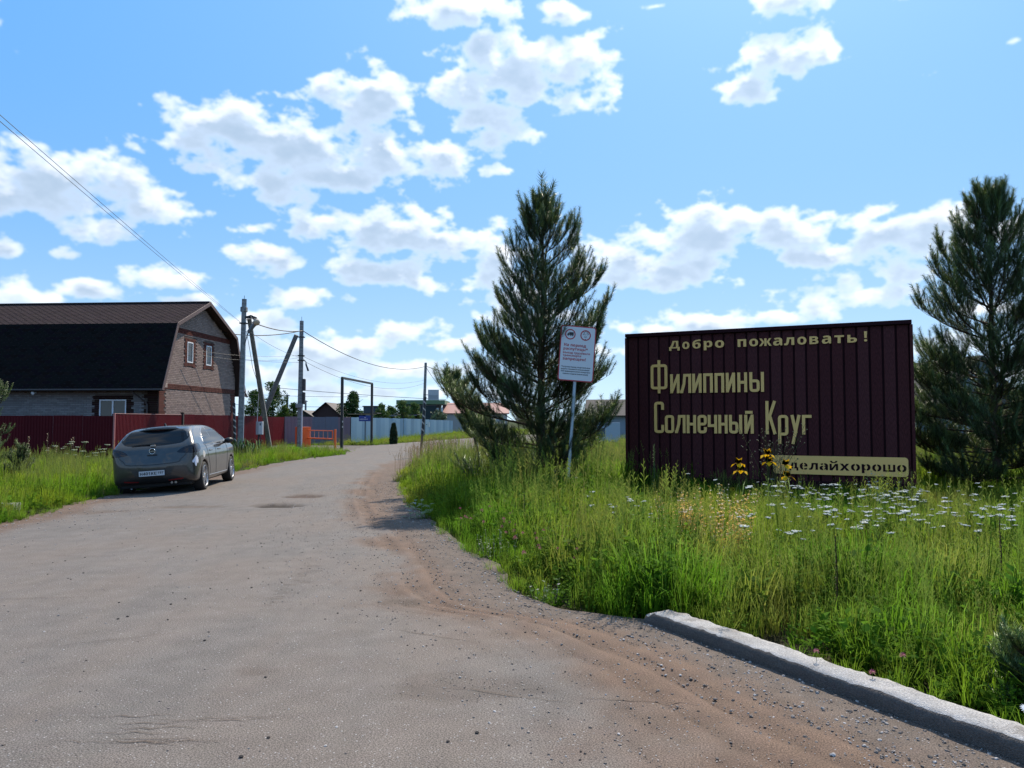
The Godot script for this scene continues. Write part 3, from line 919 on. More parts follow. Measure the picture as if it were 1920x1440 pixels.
func build_meadow() -> void:
	rng.seed = 77
	var kinds := {}
	var add := func(kind: String, x: float, d: float, s: float, sy: float, c: Color) -> void:
		if not kinds.has(kind): kinds[kind] = [[], []]
		kinds[kind][0].append(Transform3D(Basis.from_euler(Vector3(rng.randf_range(-0.12, 0.12), rng.randf() * TAU, rng.randf_range(-0.12, 0.12))).scaled_local(Vector3(s, s * sy, s)), W(x, 0.0, d)))
		kinds[kind][1].append(c)
	var total := 0
	# rings of distance: [from, to, tufts per m2]
	for ring in [[2.4, 6.0, 100.0], [6.0, 10.0, 80.0], [10.0, 16.0, 55.0], [16.0, 26.0, 26.0], [26.0, 45.0, 10.0], [45.0, 75.0, 4.5], [75.0, 135.0, 1.6]]:
		var d0: float = ring[0]; var d1: float = ring[1]
		var w1 := d1 * 0.72 + 2.0
		var n := int((d1 - d0) * w1 * 2.0 * ring[2])
		for k in n:
			var d := rng.randf_range(d0, d1)
			var x := rng.randf_range(-w1, w1)
			if absf(x) > d * 0.70 + 1.6 or not is_grass(x, d): continue
			if x < -15.0 and d > 29.2: continue          # inside the fenced plots
			if d > 53.0 and x < -11.0: continue
			var left := x < road_l(d)
			var edge: float = (road_l(d) - x) if left else (x - road_r(d))
			if d < 6.1 and not left: edge = minf(x - (1.02 + 2.6 * (6.02 - d) / 4.8) - 0.25, 0.6)
			var near := smoothstep(0.0, 1.1, edge)
			var n1 := noise(x, d, 0.22, 20.0); var n2 := noise(x, d, 0.7, 21.0); var n3 := noise(x, d, 0.45, 22.0)
			var lush := Color(0.128, 0.285, 0.016)
			var c := lush.lerp(Color(0.245, 0.345, 0.022), clampf(0.30 + n1 * 1.2 + n2 * 0.5, 0.0, 1.0))
			c = c.lerp(Color(0.36, 0.29, 0.075), clampf(n3 * 1.2 - 0.06, 0.0, 0.55))
			c *= rng.randf_range(0.72, 1.22)
			var hs := (0.42 + 0.68 * near) * rng.randf_range(0.75, 1.2) * (1.0 + 0.25 * n2)
			if left: hs *= 0.72
			hs *= 1.0 + 0.35 * clampf(noise(x, d, 0.9, 31.0) * 1.6, -1.0, 1.0)
			if d > 26.0: hs *= 0.75
			if d > 27.0 and not left and x < 1.5: hs *= 0.72
			if d < 6.0 and not left: hs *= 0.8
			if not left and x > 2.0 and d > 7.5 and d < 17.5: hs *= 0.58 if d > 11.0 else 0.76
			var pick := rng.randf()
			var leafy := clampf(0.46 + n2 * 1.0 + n1 * 0.35, 0.08, 0.92)
			total += 1
			if d < 16.0:
				if pick < leafy * (0.75 if d < 11.5 or x < 2.0 else 0.35) and edge > 0.15:
					add.call(["leafy_weeds", "fine_leaved_weeds", "broad_leaf_herbs"][rng.randi() % 3], x, d, hs * 1.05, rng.randf_range(0.85, 1.2), Color(0.095, 0.205, 0.022).lerp(c, 0.35) * rng.randf_range(0.7, 1.15))
				elif pick < 0.70 + leafy * 0.2: add.call("meadow_grass" if rng.randf() < 0.5 else "lush_grass", x, d, hs, rng.randf_range(0.85, 1.2), c)
				elif pick < 0.90: add.call("fine_grass", x, d, hs, rng.randf_range(0.9, 1.25), c.lerp(Color(0.19, 0.18, 0.05), 0.35))
				elif edge > 0.5 and (d < 11.0 or x < 2.0 or rng.randf() < 0.25): add.call("grass_stalks", x, d, hs * rng.randf_range(0.85, 1.15), 1.0, c.lerp(Color(0.17, 0.15, 0.07), 0.4))
			elif d < 45.0:
				if pick < 0.66: add.call("far_grass", x, d, hs * 1.15, rng.randf_range(0.8, 1.2), c)
				elif pick < 0.82 and (d > 18.5 or x < 2.0): add.call("leafy_weeds", x, d, hs * 1.2, 1.0, Color(0.075, 0.135, 0.024).lerp(c, 0.5))
				elif edge > 0.3 and (d > 18.5 or x < 2.0 or rng.randf() < 0.25): add.call("far_stalks", x, d, hs * 1.15, 1.0, c.lerp(Color(0.19, 0.16, 0.08), 0.55))
			else:
				add.call("far_grass" if pick < 0.75 else "far_stalks", x, d, hs * 1.7, 0.62, c.lerp(Color(0.18, 0.17, 0.05), 0.35))
	# the fringe of dry stalks where the lane bends
	for k in 90:
		var d := rng.randf_range(22.0, 44.0)
		add.call("far_stalks", road_r(d) + rng.randf_range(0.0, 1.3), d, rng.randf_range(0.9, 1.35), 1.0, Color(0.20, 0.15, 0.085) * rng.randf_range(0.8, 1.2))
	var shapes := {"meadow_grass": tuft(101, 30, 0.46, 0.0032, 0.11, 0.55), "lush_grass": tuft(102, 22, 0.52, 0.0045, 0.10, 0.75), "fine_grass": tuft(103, 34, 0.50, 0.0022, 0.13, 0.45),
		"grass_stalks": stalks(104, 8, 0.78, 0.12, 0.0017), "far_grass": tuft(105, 34, 0.46, 0.0065, 0.20, 0.6), "far_stalks": stalks(106, 14, 0.74, 0.20, 0.0032),
		"leafy_weeds": weed(107, 4, 0.42, 0.085, 0.08, 0.26), "broad_leaf_herbs": weed(109, 5, 0.34, 0.125, 0.10, 0.34, 0.9), "fine_leaved_weeds": weed(108, 6, 0.46, 0.050, 0.09, 0.16)}
	var says := {"meadow_grass": "mixed green meadow grass on both sides of the lane", "lush_grass": "broad bright green blades of grass in the verges", "fine_grass": "fine yellow green grass among the taller plants",
		"grass_stalks": "thin grass stalks with brown seed heads in the near meadow", "far_grass": "meadow grass farther along the lane", "far_stalks": "dry seeding grass stalks along the far bend of the lane",
		"leafy_weeds": "broad leaved green weeds in the verges", "broad_leaf_herbs": "low broad leaved herbs between the grasses of the verges", "fine_leaved_weeds": "fine leaved green weeds in the near meadow"}
	for k: String in kinds:
		tag(scatter(k, shapes[k], vmat(0.65, 1.0, 0.12), kinds[k][0], kinds[k][1]), says[k], "grass" if "grass" in k or "stalk" in k else "weeds")
	print("meadow ", total)

# ---------------------------------------------------------------- welcome board
func stroke(b: MB, pts: PackedVector2Array, t: float, closed: bool, o: Vector3, depth: float, round_r := 0.0) -> void:
	var p := PackedVector2Array()
	var n := pts.size()
	for i in n:
		var inner := closed or (i > 0 and i < n - 1)
		if round_r > 0.0 and inner:
			var a := (pts[(i + n - 1) % n] - pts[i]); var c := (pts[(i + 1) % n] - pts[i])
			if absf(a.normalized().dot(c.normalized())) < 0.5:
				var r := minf(round_r, minf(a.length(), c.length()) * 0.45)
				var s := pts[i] + a.normalized() * r; var e := pts[i] + c.normalized() * r
				for k in 4:
					var f := k / 3.0
					p.append(s.lerp(pts[i], f).lerp(pts[i].lerp(e, f), f))
				continue
		p.append(pts[i])
	n = p.size()
	var off := PackedVector2Array()
	for i in n:
		var d0 := (p[i] - p[(i + n - 1) % n]).normalized(); var d1 := (p[(i + 1) % n] - p[i]).normalized()
		if not closed and i == 0: d0 = d1
		if not closed and i == n - 1: d1 = d0
		var m := (d0 + d1).normalized().orthogonal()
		off.append(m * (t * 0.5) / maxf(0.35, m.dot(d0.orthogonal())))
	for i in (n if closed else n - 1):
		var j := (i + 1) % n
		b.prism(PackedVector2Array([p[i] + off[i], p[i] - off[i], p[j] - off[j], p[j] + off[j]]), o, Vector3.RIGHT, Vector3.UP, depth, false)

func letter(called: String, ch: String, x0: float, y0: float, x1: float, y1: float, t: float, m: Material, parent: Node, z: float) -> void:
	var b := MB.new()
	var w := x1 - x0; var h := y1 - y0; var e := t * 0.5
	var o := Vector3(x0, y0, z)
	var d := 0.03
	var S := []
	var rd := t * 0.8
	match ch:
		"и", "й":
			S = [[[e, 0], [e, h]], [[w - e, 0], [w - e, h]], [[e, 0.02], [w - e, h - 0.02]]]
			if ch == "й":
				var hh := h * 0.845
				S = [[[e, 0], [e, hh]], [[w - e, 0], [w - e, hh]], [[e, 0.02], [w - e, hh - 0.02]], [[w * 0.1, h - e * 0.8], [w * 0.9, h - e * 0.8]]]
		"л": S = [[[0, e], [w * 0.16, e], [w * 0.36, h * 0.5], [w * 0.42, h - e], [w - e, h - e], [w - e, 0]]]
		"п": S = [[[e, 0], [e, h - e], [w - e, h - e], [w - e, 0]]]
		"н": S = [[[e, 0], [e, h]], [[w - e, 0], [w - e, h]], [[t, h * 0.5], [w - t, h * 0.5]]]
		"ы": S = [[[e, h], [e, e], [w * 0.60, e], [w * 0.60, h * 0.56], [t, h * 0.56]], [[w - e, 0], [w - e, h]]]
		"Ф": S = [[[w * 0.5, 0], [w * 0.5, h]], [[e, h * 0.16], [w - e, h * 0.16], [w - e, h * 0.83], [e, h * 0.83]]]
		"С": S = [[[w - e, h * 0.74], [w - e, h - e], [e, h - e], [e, e], [w - e, e], [w - e, h * 0.26]]]
		"о": S = [[[e, e], [w - e, e], [w - e, h - e], [e, h - e]]]
		"е": S = [[[w - e, h * 0.34], [w - e, e], [e, e], [e, h - e], [w - e, h - e], [w - e, h * 0.5], [t, h * 0.5]]]
		"ч": S = [[[e, h], [e, h * 0.42], [w - t, h * 0.42]], [[w - e, 0], [w - e, h]]]
		"К": S = [[[e, 0], [e, h]], [[t * 0.9, h * 0.42], [w - e * 0.9, h]], [[w * 0.42, h * 0.52], [w - e * 0.9, 0]]]
		"р": S = [[[e, 0], [e, h - e], [w - e, h - e], [w - e, h * 0.34], [t, h * 0.34]]]
		"у": S = [[[w * 0.2, 0], [w - e, h]], [[e, h], [w * 0.52, h * 0.38]]]
		"г": S = [[[e, 0], [e, h - e], [w, h - e]]]
	var k := 0
	for s in S:
		var pts := PackedVector2Array()
		for q in s: pts.append(Vector2(q[0], q[1]))
		var closed: bool = ch == "о" or (ch == "Ф" and k == 1)
		stroke(b, pts, t, closed, o, d + 0.0025 * k, rd if ch in ["о", "С", "е", "Ф", "р", "ы"] else 0.0)
		k += 1
	obj(called, b, m, parent)

func glyph(ch: String, x0: float, y0: float, x1: float, y1: float, depth: float, face := "Droid Sans", bold := true, by_height := 0.0) -> Mesh:
	# a letter of a system font, fitted into a box; centred at its middle
	var f := SystemFont.new()
	f.font_names = PackedStringArray([face])
	f.font_weight = 700 if bold else 400
	var tm := TextMesh.new()
	tm.font = f
	tm.font_size = 64
	tm.pixel_size = 0.01
	tm.depth = 0.1
	tm.text = ch
	tm.curve_step = 1.0
	var box := tm.get_aabb()
	var st := SurfaceTool.new()
	var sc := Vector3((x1 - x0) / box.size.x, (y1 - y0) / box.size.y if by_height == 0.0 else by_height, depth / 0.1)
	var tr := Transform3D(Basis.from_scale(sc), Vector3(x0, y0, 0) - Vector3(box.position.x * sc.x, box.position.y * sc.y, box.position.z * sc.z))
	for i in tm.get_surface_count():
		st.append_from(tm, i, tr)
	return st.commit()

func build_board() -> void:
	var t := thing("welcome_board", W(2.70, 0, 18.1), -0.4502)
	tag(t, "large dark maroon welcome board with raised golden letters in the meadow", "sign")
	var paint := mat(0.112, 0.031, 0.033, 0.6).duplicate()
	var gr := ntex(0.05, 0.55, 1.0, 512, 4, FastNoiseLite.TYPE_SIMPLEX_SMOOTH, 12)
	grain(paint, gr, Vector3(6.0, 0.35, 6.0), ntex(0.05, 0.0, 1.0, 512, 4, FastNoiseLite.TYPE_SIMPLEX_SMOOTH, 12), 0.05)
	paint.metallic_specular = 0.2
	var dark := mat(0.026, 0.009, 0.012, 0.7).duplicate()
	dark.metallic_specular = 0.15
	var gold := mat(0.83, 0.49, 0.145, 0.42, 0.0)
	var b := MB.new()
	b.box(Vector3(2.987, 1.93, -0.09), Vector3(2.97, 1.68, 0.06), 0.005)
	obj("backing", b, dark, t)
	# the facing: strips with a dark channel between
	var paints := [paint, paint.duplicate(), paint.duplicate()]
	paints[1].albedo_color = lin(0.100, 0.027, 0.030); paints[2].albedo_color = lin(0.120, 0.036, 0.039); paints[2].roughness = 0.52
	var n := 24
	var pitch := 5.90 / n
	var pm := MB.new()
	pm.box(Vector3(0, 0, 0), Vector3((pitch - 0.040) * 0.5, 1.62, 0.016), 0.006)
	var pmesh := pm.mesh()
	for i in n:
		var o := obj("panel", pmesh, paints[(i * 7 + i / 3) % 3], t)
		o.position = Vector3(0.04 + pitch * (i + 0.5), 1.93, -0.012 + 0.0015 * sin(i * 2.3))
	b = MB.new()
	b.box(Vector3(2.987, 3.60, -0.05), Vector3(3.0, 0.042, 0.12), 0.008)
	obj("top_trim", b, dark, t)
	b = MB.new()
	b.box(Vector3(2.987, 0.235, -0.05), Vector3(3.0, 0.10, 0.11), 0.008)
	obj("bottom_trim", b, dark, t)
	b = MB.new()
	b.box(Vector3(0.0, 1.93, -0.055), Vector3(0.024, 1.62, 0.10), 0.006)
	obj("side_trim", b, paint, t)
	b = MB.new()
	b.box(Vector3(5.975, 1.93, -0.055), Vector3(0.030, 1.62, 0.10), 0.006)
	obj("side_trim", b, paint, t)
	for x: float in [0.25, 2.0, 4.0, 5.7]:
		b = MB.new()
		b.box(Vector3(x, 1.6, -0.21), Vector3(0.04, 1.75, 0.04), 0.004)
		obj("post", b, dark, t)
	var z := 0.012
	var T := 0.062
	for s in [["Ф", 0.592, 2.234, 0.980, 3.0], ["и", 1.047, 2.23, 1.262, 2.665], ["л", 1.274, 2.23, 1.524, 2.665], ["и", 1.551, 2.23, 1.760, 2.665], ["п", 1.799, 2.23, 2.009, 2.665], ["п", 2.050, 2.23, 2.258, 2.665], ["и", 2.296, 2.23, 2.496, 2.665], ["н", 2.545, 2.23, 2.753, 2.665], ["ы", 2.802, 2.23, 3.107, 2.665],
			["С", 0.667, 1.32, 0.894, 2.04], ["о", 0.915, 1.32, 1.126, 1.732], ["л", 1.147, 1.32, 1.389, 1.732], ["н", 1.416, 1.32, 1.626, 1.732], ["е", 1.660, 1.32, 1.865, 1.732], ["ч", 1.888, 1.32, 2.093, 1.732], ["н", 2.120, 1.32, 2.322, 1.732], ["ы", 2.353, 1.32, 2.634, 1.732], ["й", 2.683, 1.32, 2.878, 1.811],
			["К", 3.130, 1.31, 3.350, 2.03], ["р", 3.384, 1.105, 3.594, 1.725], ["у", 3.640, 1.105, 3.845, 1.725], ["г", 3.871, 1.31, 4.062, 1.725]]:
		letter("letter", s[0], s[1], s[2], s[3], s[4], T, gold, t, z)
	for s in [["Д", 1.028, 3.205, 1.272, 3.43], ["о", 1.333, 3.234, 1.493, 3.40], ["б", 1.564, 3.234, 1.748, 3.44], ["р", 1.818, 3.187, 2.007, 3.40], ["о", 2.069, 3.232, 2.266, 3.40], ["п", 2.561, 3.232, 2.744, 3.40], ["о", 2.810, 3.232, 2.994, 3.40], ["ж", 3.018, 3.230, 3.280, 3.395], ["а", 3.311, 3.228, 3.497, 3.40], ["л", 3.537, 3.226, 3.743, 3.393], ["о", 3.806, 3.228, 3.987, 3.397], ["в", 4.048, 3.228, 4.227, 3.393], ["а", 4.294, 3.226, 4.474, 3.397], ["т", 4.540, 3.228, 4.724, 3.39], ["ь", 4.789, 3.228, 4.971, 3.39], ["!", 5.105, 3.238, 5.165, 3.45]]:
		var o := obj("small_letter", glyph(s[0], s[1], s[2], s[3], s[4], 0.022), gold, t)
		o.position.z = z
	# the stencilled plate in the lower right corner
	b = MB.new()
	var r := PackedVector2Array()
	for c in [[5.80, 0.535, -90], [5.80, 0.795, 0], [3.34, 0.795, 90], [3.34, 0.535, 180]]:
		for k in 5:
			var a: float = deg_to_rad(c[2] + k * 22.5)
			r.append(Vector2(c[0] + cos(a) * 0.065, c[1] + sin(a) * 0.065))
	b.prism(r, Vector3(0, 0, 0.03), Vector3.RIGHT, Vector3.UP, 0.012)
	var plate := obj("stencil_plate", b, gold, t)
	var word := "делайхорошо"
	var xw := [0.18, 0.155, 0.175, 0.165, 0.165, 0.185, 0.170, 0.165, 0.170, 0.225, 0.170]
	var x := 3.600
	for i in word.length():
		var ch := word[i]
		var lo: float = 0.568; var hi: float = 0.712
		if ch == "р": lo = 0.525
		if ch == "д": lo = 0.545
		if ch == "й": hi = 0.765
		var o := obj("stencil_letter", glyph(ch, x, lo, x + xw[i], hi, 0.004), dark, plate)
		o.position.z = 0.0405
		if ch in ["о", "р", "е", "а", "д"]:
			b = MB.new()
			b.box(Vector3(x + xw[i] * 0.5, (0.568 + 0.712) * 0.5, 0.0455), Vector3(0.010, 0.078, 0.0012))
			obj("stencil_bridge", b, gold, plate)
		x += xw[i] + 0.0305

# ---------------------------------------------------------------- the tilted road sign
func text_line(s: String, x: float, y: float, h: float, width: float, m: Material, parent: Node, called := "lettering", bold := true, face := "Droid Sans") -> void:
	# one printed line, its capitals h tall, fitted to a width, lying 1 mm proud of the sheet
	var f := SystemFont.new()
	f.font_names = PackedStringArray([face]); f.font_weight = 700 if bold else 400
	var tm := TextMesh.new()
	tm.font = f; tm.font_size = 64; tm.pixel_size = 0.01; tm.depth = 0.05; tm.text = s; tm.curve_step = 1.5
	tm.horizontal_alignment = HORIZONTAL_ALIGNMENT_LEFT
	var box := tm.get_aabb()
	var ky := h / (0.01 * 64 * 0.714)
	var kx := width / box.size.x
	var st := SurfaceTool.new()
	var base_y := box.position.y
	if "р" in s or "у" in s or "ц" in s or "щ" in s or "д" in s: base_y += 0.01 * 64 * 0.20
	var tr := Transform3D(Basis.from_scale(Vector3(kx, ky, 0.03)), Vector3(x - box.position.x * kx, y - base_y * ky, 0))
	for i in tm.get_surface_count(): st.append_from(tm, i, tr)
	var o := obj(called, st.commit(), m, parent)
	o.position.z = 0.0135

func ring(b: MB, c: Vector3, r0: float, r1: float, d: float) -> void:
	for k in 40:
		var a := TAU * k / 40; var e := TAU * (k + 1) / 40
		var u := Vector3(cos(a), sin(a), 0); var v := Vector3(cos(e), sin(e), 0)
		var z := Vector3(0, 0, d)
		b.quad(c + u * r0 + z, c + u * r1 + z, c + v * r1 + z, c + v * r0 + z)
		b.quad(c + u * r1, c + v * r1, c + v * r1 + z, c + u * r1 + z)

func rounded(w: float, h: float, r: float) -> PackedVector2Array:
	var p := PackedVector2Array()
	for c in [[w - r, -h + r, -90], [w - r, h - r, 0], [-w + r, h - r, 90], [-w + r, -h + r, 180]]:
		for k in 5:
			var a: float = deg_to_rad(c[2] + k * 22.5)
			p.append(Vector2(c[0] + cos(a) * r, c[1] + sin(a) * r))
	return p

func build_road_sign() -> void:
	var t := thing("road_sign", W(1.105, 0, 15.5), 0.10)
	t.rotation.z = -0.075
	t.rotation.x = -0.02
	tag(t, "tilted white notice with red border and text on a grey pole before the bushy pine", "road sign")
	var white := mat(0.62, 0.62, 0.64, 0.5); var red := mat(0.40, 0.022, 0.030, 0.5); var black := mat(0.025, 0.025, 0.03, 0.6)
	var b := MB.new()
	b.bar(Vector3(0, -0.2, -0.04), Vector3(0, 3.42, -0.04), 0.034, 0.034, 14)
	var zinc := mat(0.36, 0.42, 0.46, 0.45, 0.5)
	obj("pole", b, zinc, t)
	b = MB.new()
	var c := Vector3(0, 2.97, 0)
	b.prism(rounded(0.365, 0.565, 0.05), c, Vector3.RIGHT, Vector3.UP, 0.010)
	var face := obj("border", b, red, t)
	b = MB.new()
	b.prism(rounded(0.343, 0.543, 0.035), c + Vector3(0, 0, 0.0105), Vector3.RIGHT, Vector3.UP, 0.0015)
	obj("sheet", b, white, t)
	for y in [3.3, 2.65]:
		b = MB.new()
		b.box(Vector3(0, y, -0.02), Vector3(0.05, 0.02, 0.03), 0.004)
		obj("bracket", b, zinc, t)
	# two prohibition rounds
	for k in 2:
		b = MB.new()
		var rc := c + Vector3([-0.165, 0.150][k], 0.385, 0.0125)
		ring(b, rc, 0.086, 0.108, 0.0015)
		var rim := obj("round_sign", b, red, t)
		if k == 0:
			b = MB.new()
			b.box(rc + Vector3(0.022, 0.018, 0.001), Vector3(0.046, 0.026, 0.0008))
			b.box(rc + Vector3(0.022, -0.014, 0.0012), Vector3(0.052, 0.004, 0.0008))
			b.box(rc + Vector3(-0.045, -0.004, 0.001), Vector3(0.017, 0.013, 0.0008))
			b.prism(PackedVector2Array([Vector2(-0.055, 0.008), Vector2(-0.028, 0.008), Vector2(-0.028, 0.030), Vector2(-0.042, 0.030)]), rc, Vector3.RIGHT, Vector3.UP, 0.0016)
			for wx: float in [-0.045, 0.012, 0.050]:
				b.lathe(rc + Vector3(wx, -0.026, 0.0015), PackedVector2Array([Vector2(0.0, 0.0008), Vector2(0.011, 0.0008), Vector2(0.011, -0.001)]), 12, Basis(Vector3.RIGHT, PI / 2))
			obj("lorry_symbol", b, black, rim)
		else:
			text_line("2,5", rc.x - 0.058, rc.y + 0.004, 0.056, 0.118, black, rim, "numerals", false)
			text_line("м", rc.x - 0.02, rc.y - 0.045, 0.038, 0.04, black, rim, "numerals", false)
			b = MB.new()
			b.prism(PackedVector2Array([Vector2(-0.014, 0.083), Vector2(0.014, 0.083), Vector2(0.0, 0.066)]), rc, Vector3.RIGHT, Vector3.UP, 0.0015)
			obj("arrow", b, black, rim)
			b = MB.new()
			b.prism(PackedVector2Array([Vector2(-0.014, -0.083), Vector2(0.014, -0.083), Vector2(0.0, -0.066)]), rc, Vector3.RIGHT, Vector3.UP, 0.0015)
			obj("arrow", b, black, rim)
	var y0 := 2.97
	text_line("На период", -0.28, y0 + 0.135, 0.060, 0.455, red, t)
	text_line("распутицы*", -0.285, y0 + 0.060, 0.056, 0.50, red, t)
	text_line("въезд грузового", -0.290, y0 - 0.012, 0.042, 0.555, red, t)
	text_line("транспорта", -0.290, y0 - 0.070, 0.042, 0.375, red, t)
	text_line("запрещен!", -0.290, y0 - 0.145, 0.058, 0.475, red, t)
	text_line("*Распутица-период, когда грунтовые", -0.31, y0 - 0.292, 0.027, 0.60, black, t)
	text_line("дороги становятся непроезжими", -0.31, y0 - 0.338, 0.027, 0.585, black, t)
	text_line("или труднопроезжими вследствие", -0.31, y0 - 0.384, 0.027, 0.60, black, t)
	text_line("сильных осадков (снеготаяния)", -0.27, y0 - 0.430, 0.027, 0.52, black, t)

# ---------------------------------------------------------------- brick house with a mansard roof
# a field of bricks on a wall: u along the wall, up, n out of it
func bricks(b: MB, o: Vector3, u: Vector3, n: Vector3, width: float, y0: float, y1: float, keep: Callable, tone: Callable, r: RandomNumberGenerator, bl := 0.25, bh := 0.068, gap := 0.012, proud := 0.012) -> void:
	var y := y0
	var row := 0
	while y + bh <= y1 + 0.001:
		var x := -(bl * 0.5 if row % 2 else 0.0)
		while x < width:
			var a := maxf(x, 0.0); var e := minf(x + bl - gap, width)
			if e - a > 0.04 and keep.call((a + e) * 0.5, y + bh * 0.5):
				b.col = tone.call((a + e) * 0.5, y) * r.randf_range(0.82, 1.15)
				var d := proud * r.randf_range(0.8, 1.25)
				var p := o + u * a + Vector3.UP * y; var q := o + u * e + Vector3.UP * y
				var v := Vector3.UP * bh
				var k := n * d
				b.quad(p + k, q + k, q + v + k, p + v + k)
				b.quad(p, q, q + k, p + k); b.quad(p + v + k, q + v + k, q + v, p + v)
				b.quad(p, p + k, p + v + k, p + v); b.quad(q + k, q, q + v, q + v + k)
			x += bl
		y += bh + gap
		row += 1

# toothed brick surround: alternating long and short blocks up a side
func quoins(b: MB, o: Vector3, u: Vector3, n: Vector3, x: float, dir: float, y0: float, y1: float, wide: float, narrow: float, col: Color, r: RandomNumberGenerator) -> void:
	var y := y0
	var k := 0
	while y < y1 - 0.03:
		var w := wide if (k / 2) % 2 == 0 else narrow
		b.col = col * r.randf_range(0.8, 1.2)
		var a := o + u * minf(x, x + dir * w) + Vector3.UP * y
		var h := minf(0.070, y1 - y)
		var uu := u * w; var v := Vector3.UP * h; var nn := n * (0.026 + 0.004 * r.randf())
		b.quad(a + nn, a + uu + nn, a + uu + v + nn, a + v + nn)
		b.quad(a, a + uu, a + uu + nn, a + nn); b.quad(a + v + nn, a + uu + v + nn, a + uu + v, a + v)
		b.quad(a, a + nn, a + v + nn, a + v); b.quad(a + uu + nn, a + uu, a + uu + v, a + uu + v + nn)
		y += 0.080
		k += 1

func band(b: MB, o: Vector3, u: Vector3, n: Vector3, x0: float, x1: float, y0: float, rows: int, col: Color, r: RandomNumberGenerator) -> void:
	for j in rows:
		var x := x0 - (0.06 if j % 2 else 0.0)
		while x < x1 - 0.01:
			var a2 := maxf(x, x0); var w := minf(x + 0.115, x1) - a2
			if w > 0.01:
				b.col = col * r.randf_range(0.8, 1.2)
				var a := o + u * a2 + Vector3.UP * (y0 + j * 0.08)
				var uu := u * w; var v := Vector3.UP * 0.07; var nn := n * (0.024 + 0.005 * r.randf())
				b.quad(a + nn, a + uu + nn, a + uu + v + nn, a + v + nn)
				b.quad(a, a + uu, a + uu + nn, a + nn); b.quad(a + v + nn, a + uu + v + nn, a + uu + v, a + v)
				b.quad(a, a + nn, a + v + nn, a + v); b.quad(a + uu + nn, a + uu, a + uu + v, a + uu + v + nn)
			x += 0.125

# a window with frame, panes and a dark reveal; o = lower left corner, u along, n out
func window_in(parent: Node, o: Vector3, u: Vector3, n: Vector3, w: float, h: float, panes: int, frame: Material, glass: Material) -> void:
	var basis := Basis(u, Vector3.UP, n)
	var t := 0.055
	var m := MB.new()
	m.box(o + u * w * 0.5 + Vector3.UP * t * 0.5, Vector3(w * 0.5, t * 0.5, 0.03), 0.004, basis)
	m.box(o + u * w * 0.5 + Vector3.UP * (h - t * 0.5), Vector3(w * 0.5, t * 0.5, 0.03), 0.004, basis)
	for k in panes + 1:
		var x := clampf(w * k / panes, t * 0.5, w - t * 0.5)
		m.box(o + u * x + Vector3.UP * h * 0.5, Vector3(t * 0.5 * (1.3 if k > 0 and k < panes else 1.0), h * 0.5 - t, 0.029), 0.004, basis)
	var f := obj("window", m, frame, parent)
	for k in panes:
		var g := MB.new()
		var x0 := w * k / panes + t * 0.6; var x1 := w * (k + 1) / panes - t * 0.6
		g.box(o + u * (x0 + x1) * 0.5 + Vector3.UP * h * 0.5 - n * 0.008, Vector3((x1 - x0) * 0.5, h * 0.5 - t, 0.008), 0.0, basis)
		obj("pane", g, glass, f)

# hexagonal felt shingles over a sloped rectangle: o lower left, u along the eave, s up the slope, n out
func shingles(b: MB, o: Vector3, u: Vector3, s: Vector3, n: Vector3, w: float, l: float, col: Color, r: RandomNumberGenerator, tw := 0.34, th := 0.145, hi := 0.014) -> void:
	var rows := int(ceil(l / th))
	for j in rows:
		var y := j * th
		var x := -(tw * 0.5 if j % 2 else 0.0)
		while x < w:
			var a := maxf(x, 0.0); var e := minf(x + tw, w)
			b.col = col * r.randf_range(0.86, 1.12)
			var y1 := minf(y + th * 1.02, l)
			var lift := n * hi; var c := tw * 0.26
			# the tab: cut corners at its lower edge, lying over the course below
			var p0 := o + u * minf(a + c, e) + s * y + lift
			var p1 := o + u * maxf(e - c, a) + s * y + lift
			var m0 := o + u * a + s * (y + th * 0.5) + lift * 0.8
			var m1 := o + u * e + s * (y + th * 0.5) + lift * 0.8
			var t0 := o + u * a + s * y1 + n * 0.003
			var t1 := o + u * e + s * y1 + n * 0.003
			b.quad(p0, p1, m1, m0)
			b.quad(m0, m1, t1, t0)
			b.quad(p0 - n * hi, p1 - n * hi, p1, p0)
			b.quad(p1 - n * hi, m1 - n * hi * 0.8, m1, p1)
			b.quad(m0 - n * hi * 0.8, p0 - n * hi, p0, m0)
			x += tw

const PROF := [[-0.50, 2.92], [0.72, 5.96], [3.85, 7.36], [6.98, 5.96], [8.20, 2.92]]   # roof outline: metres from the front wall, height

func roof_at(t: float) -> float:
	for i in 4:
		if t <= PROF[i + 1][0]: return lerpf(PROF[i][1], PROF[i + 1][1], (t - PROF[i][0]) / (PROF[i + 1][0] - PROF[i][0]))
	return 2.9

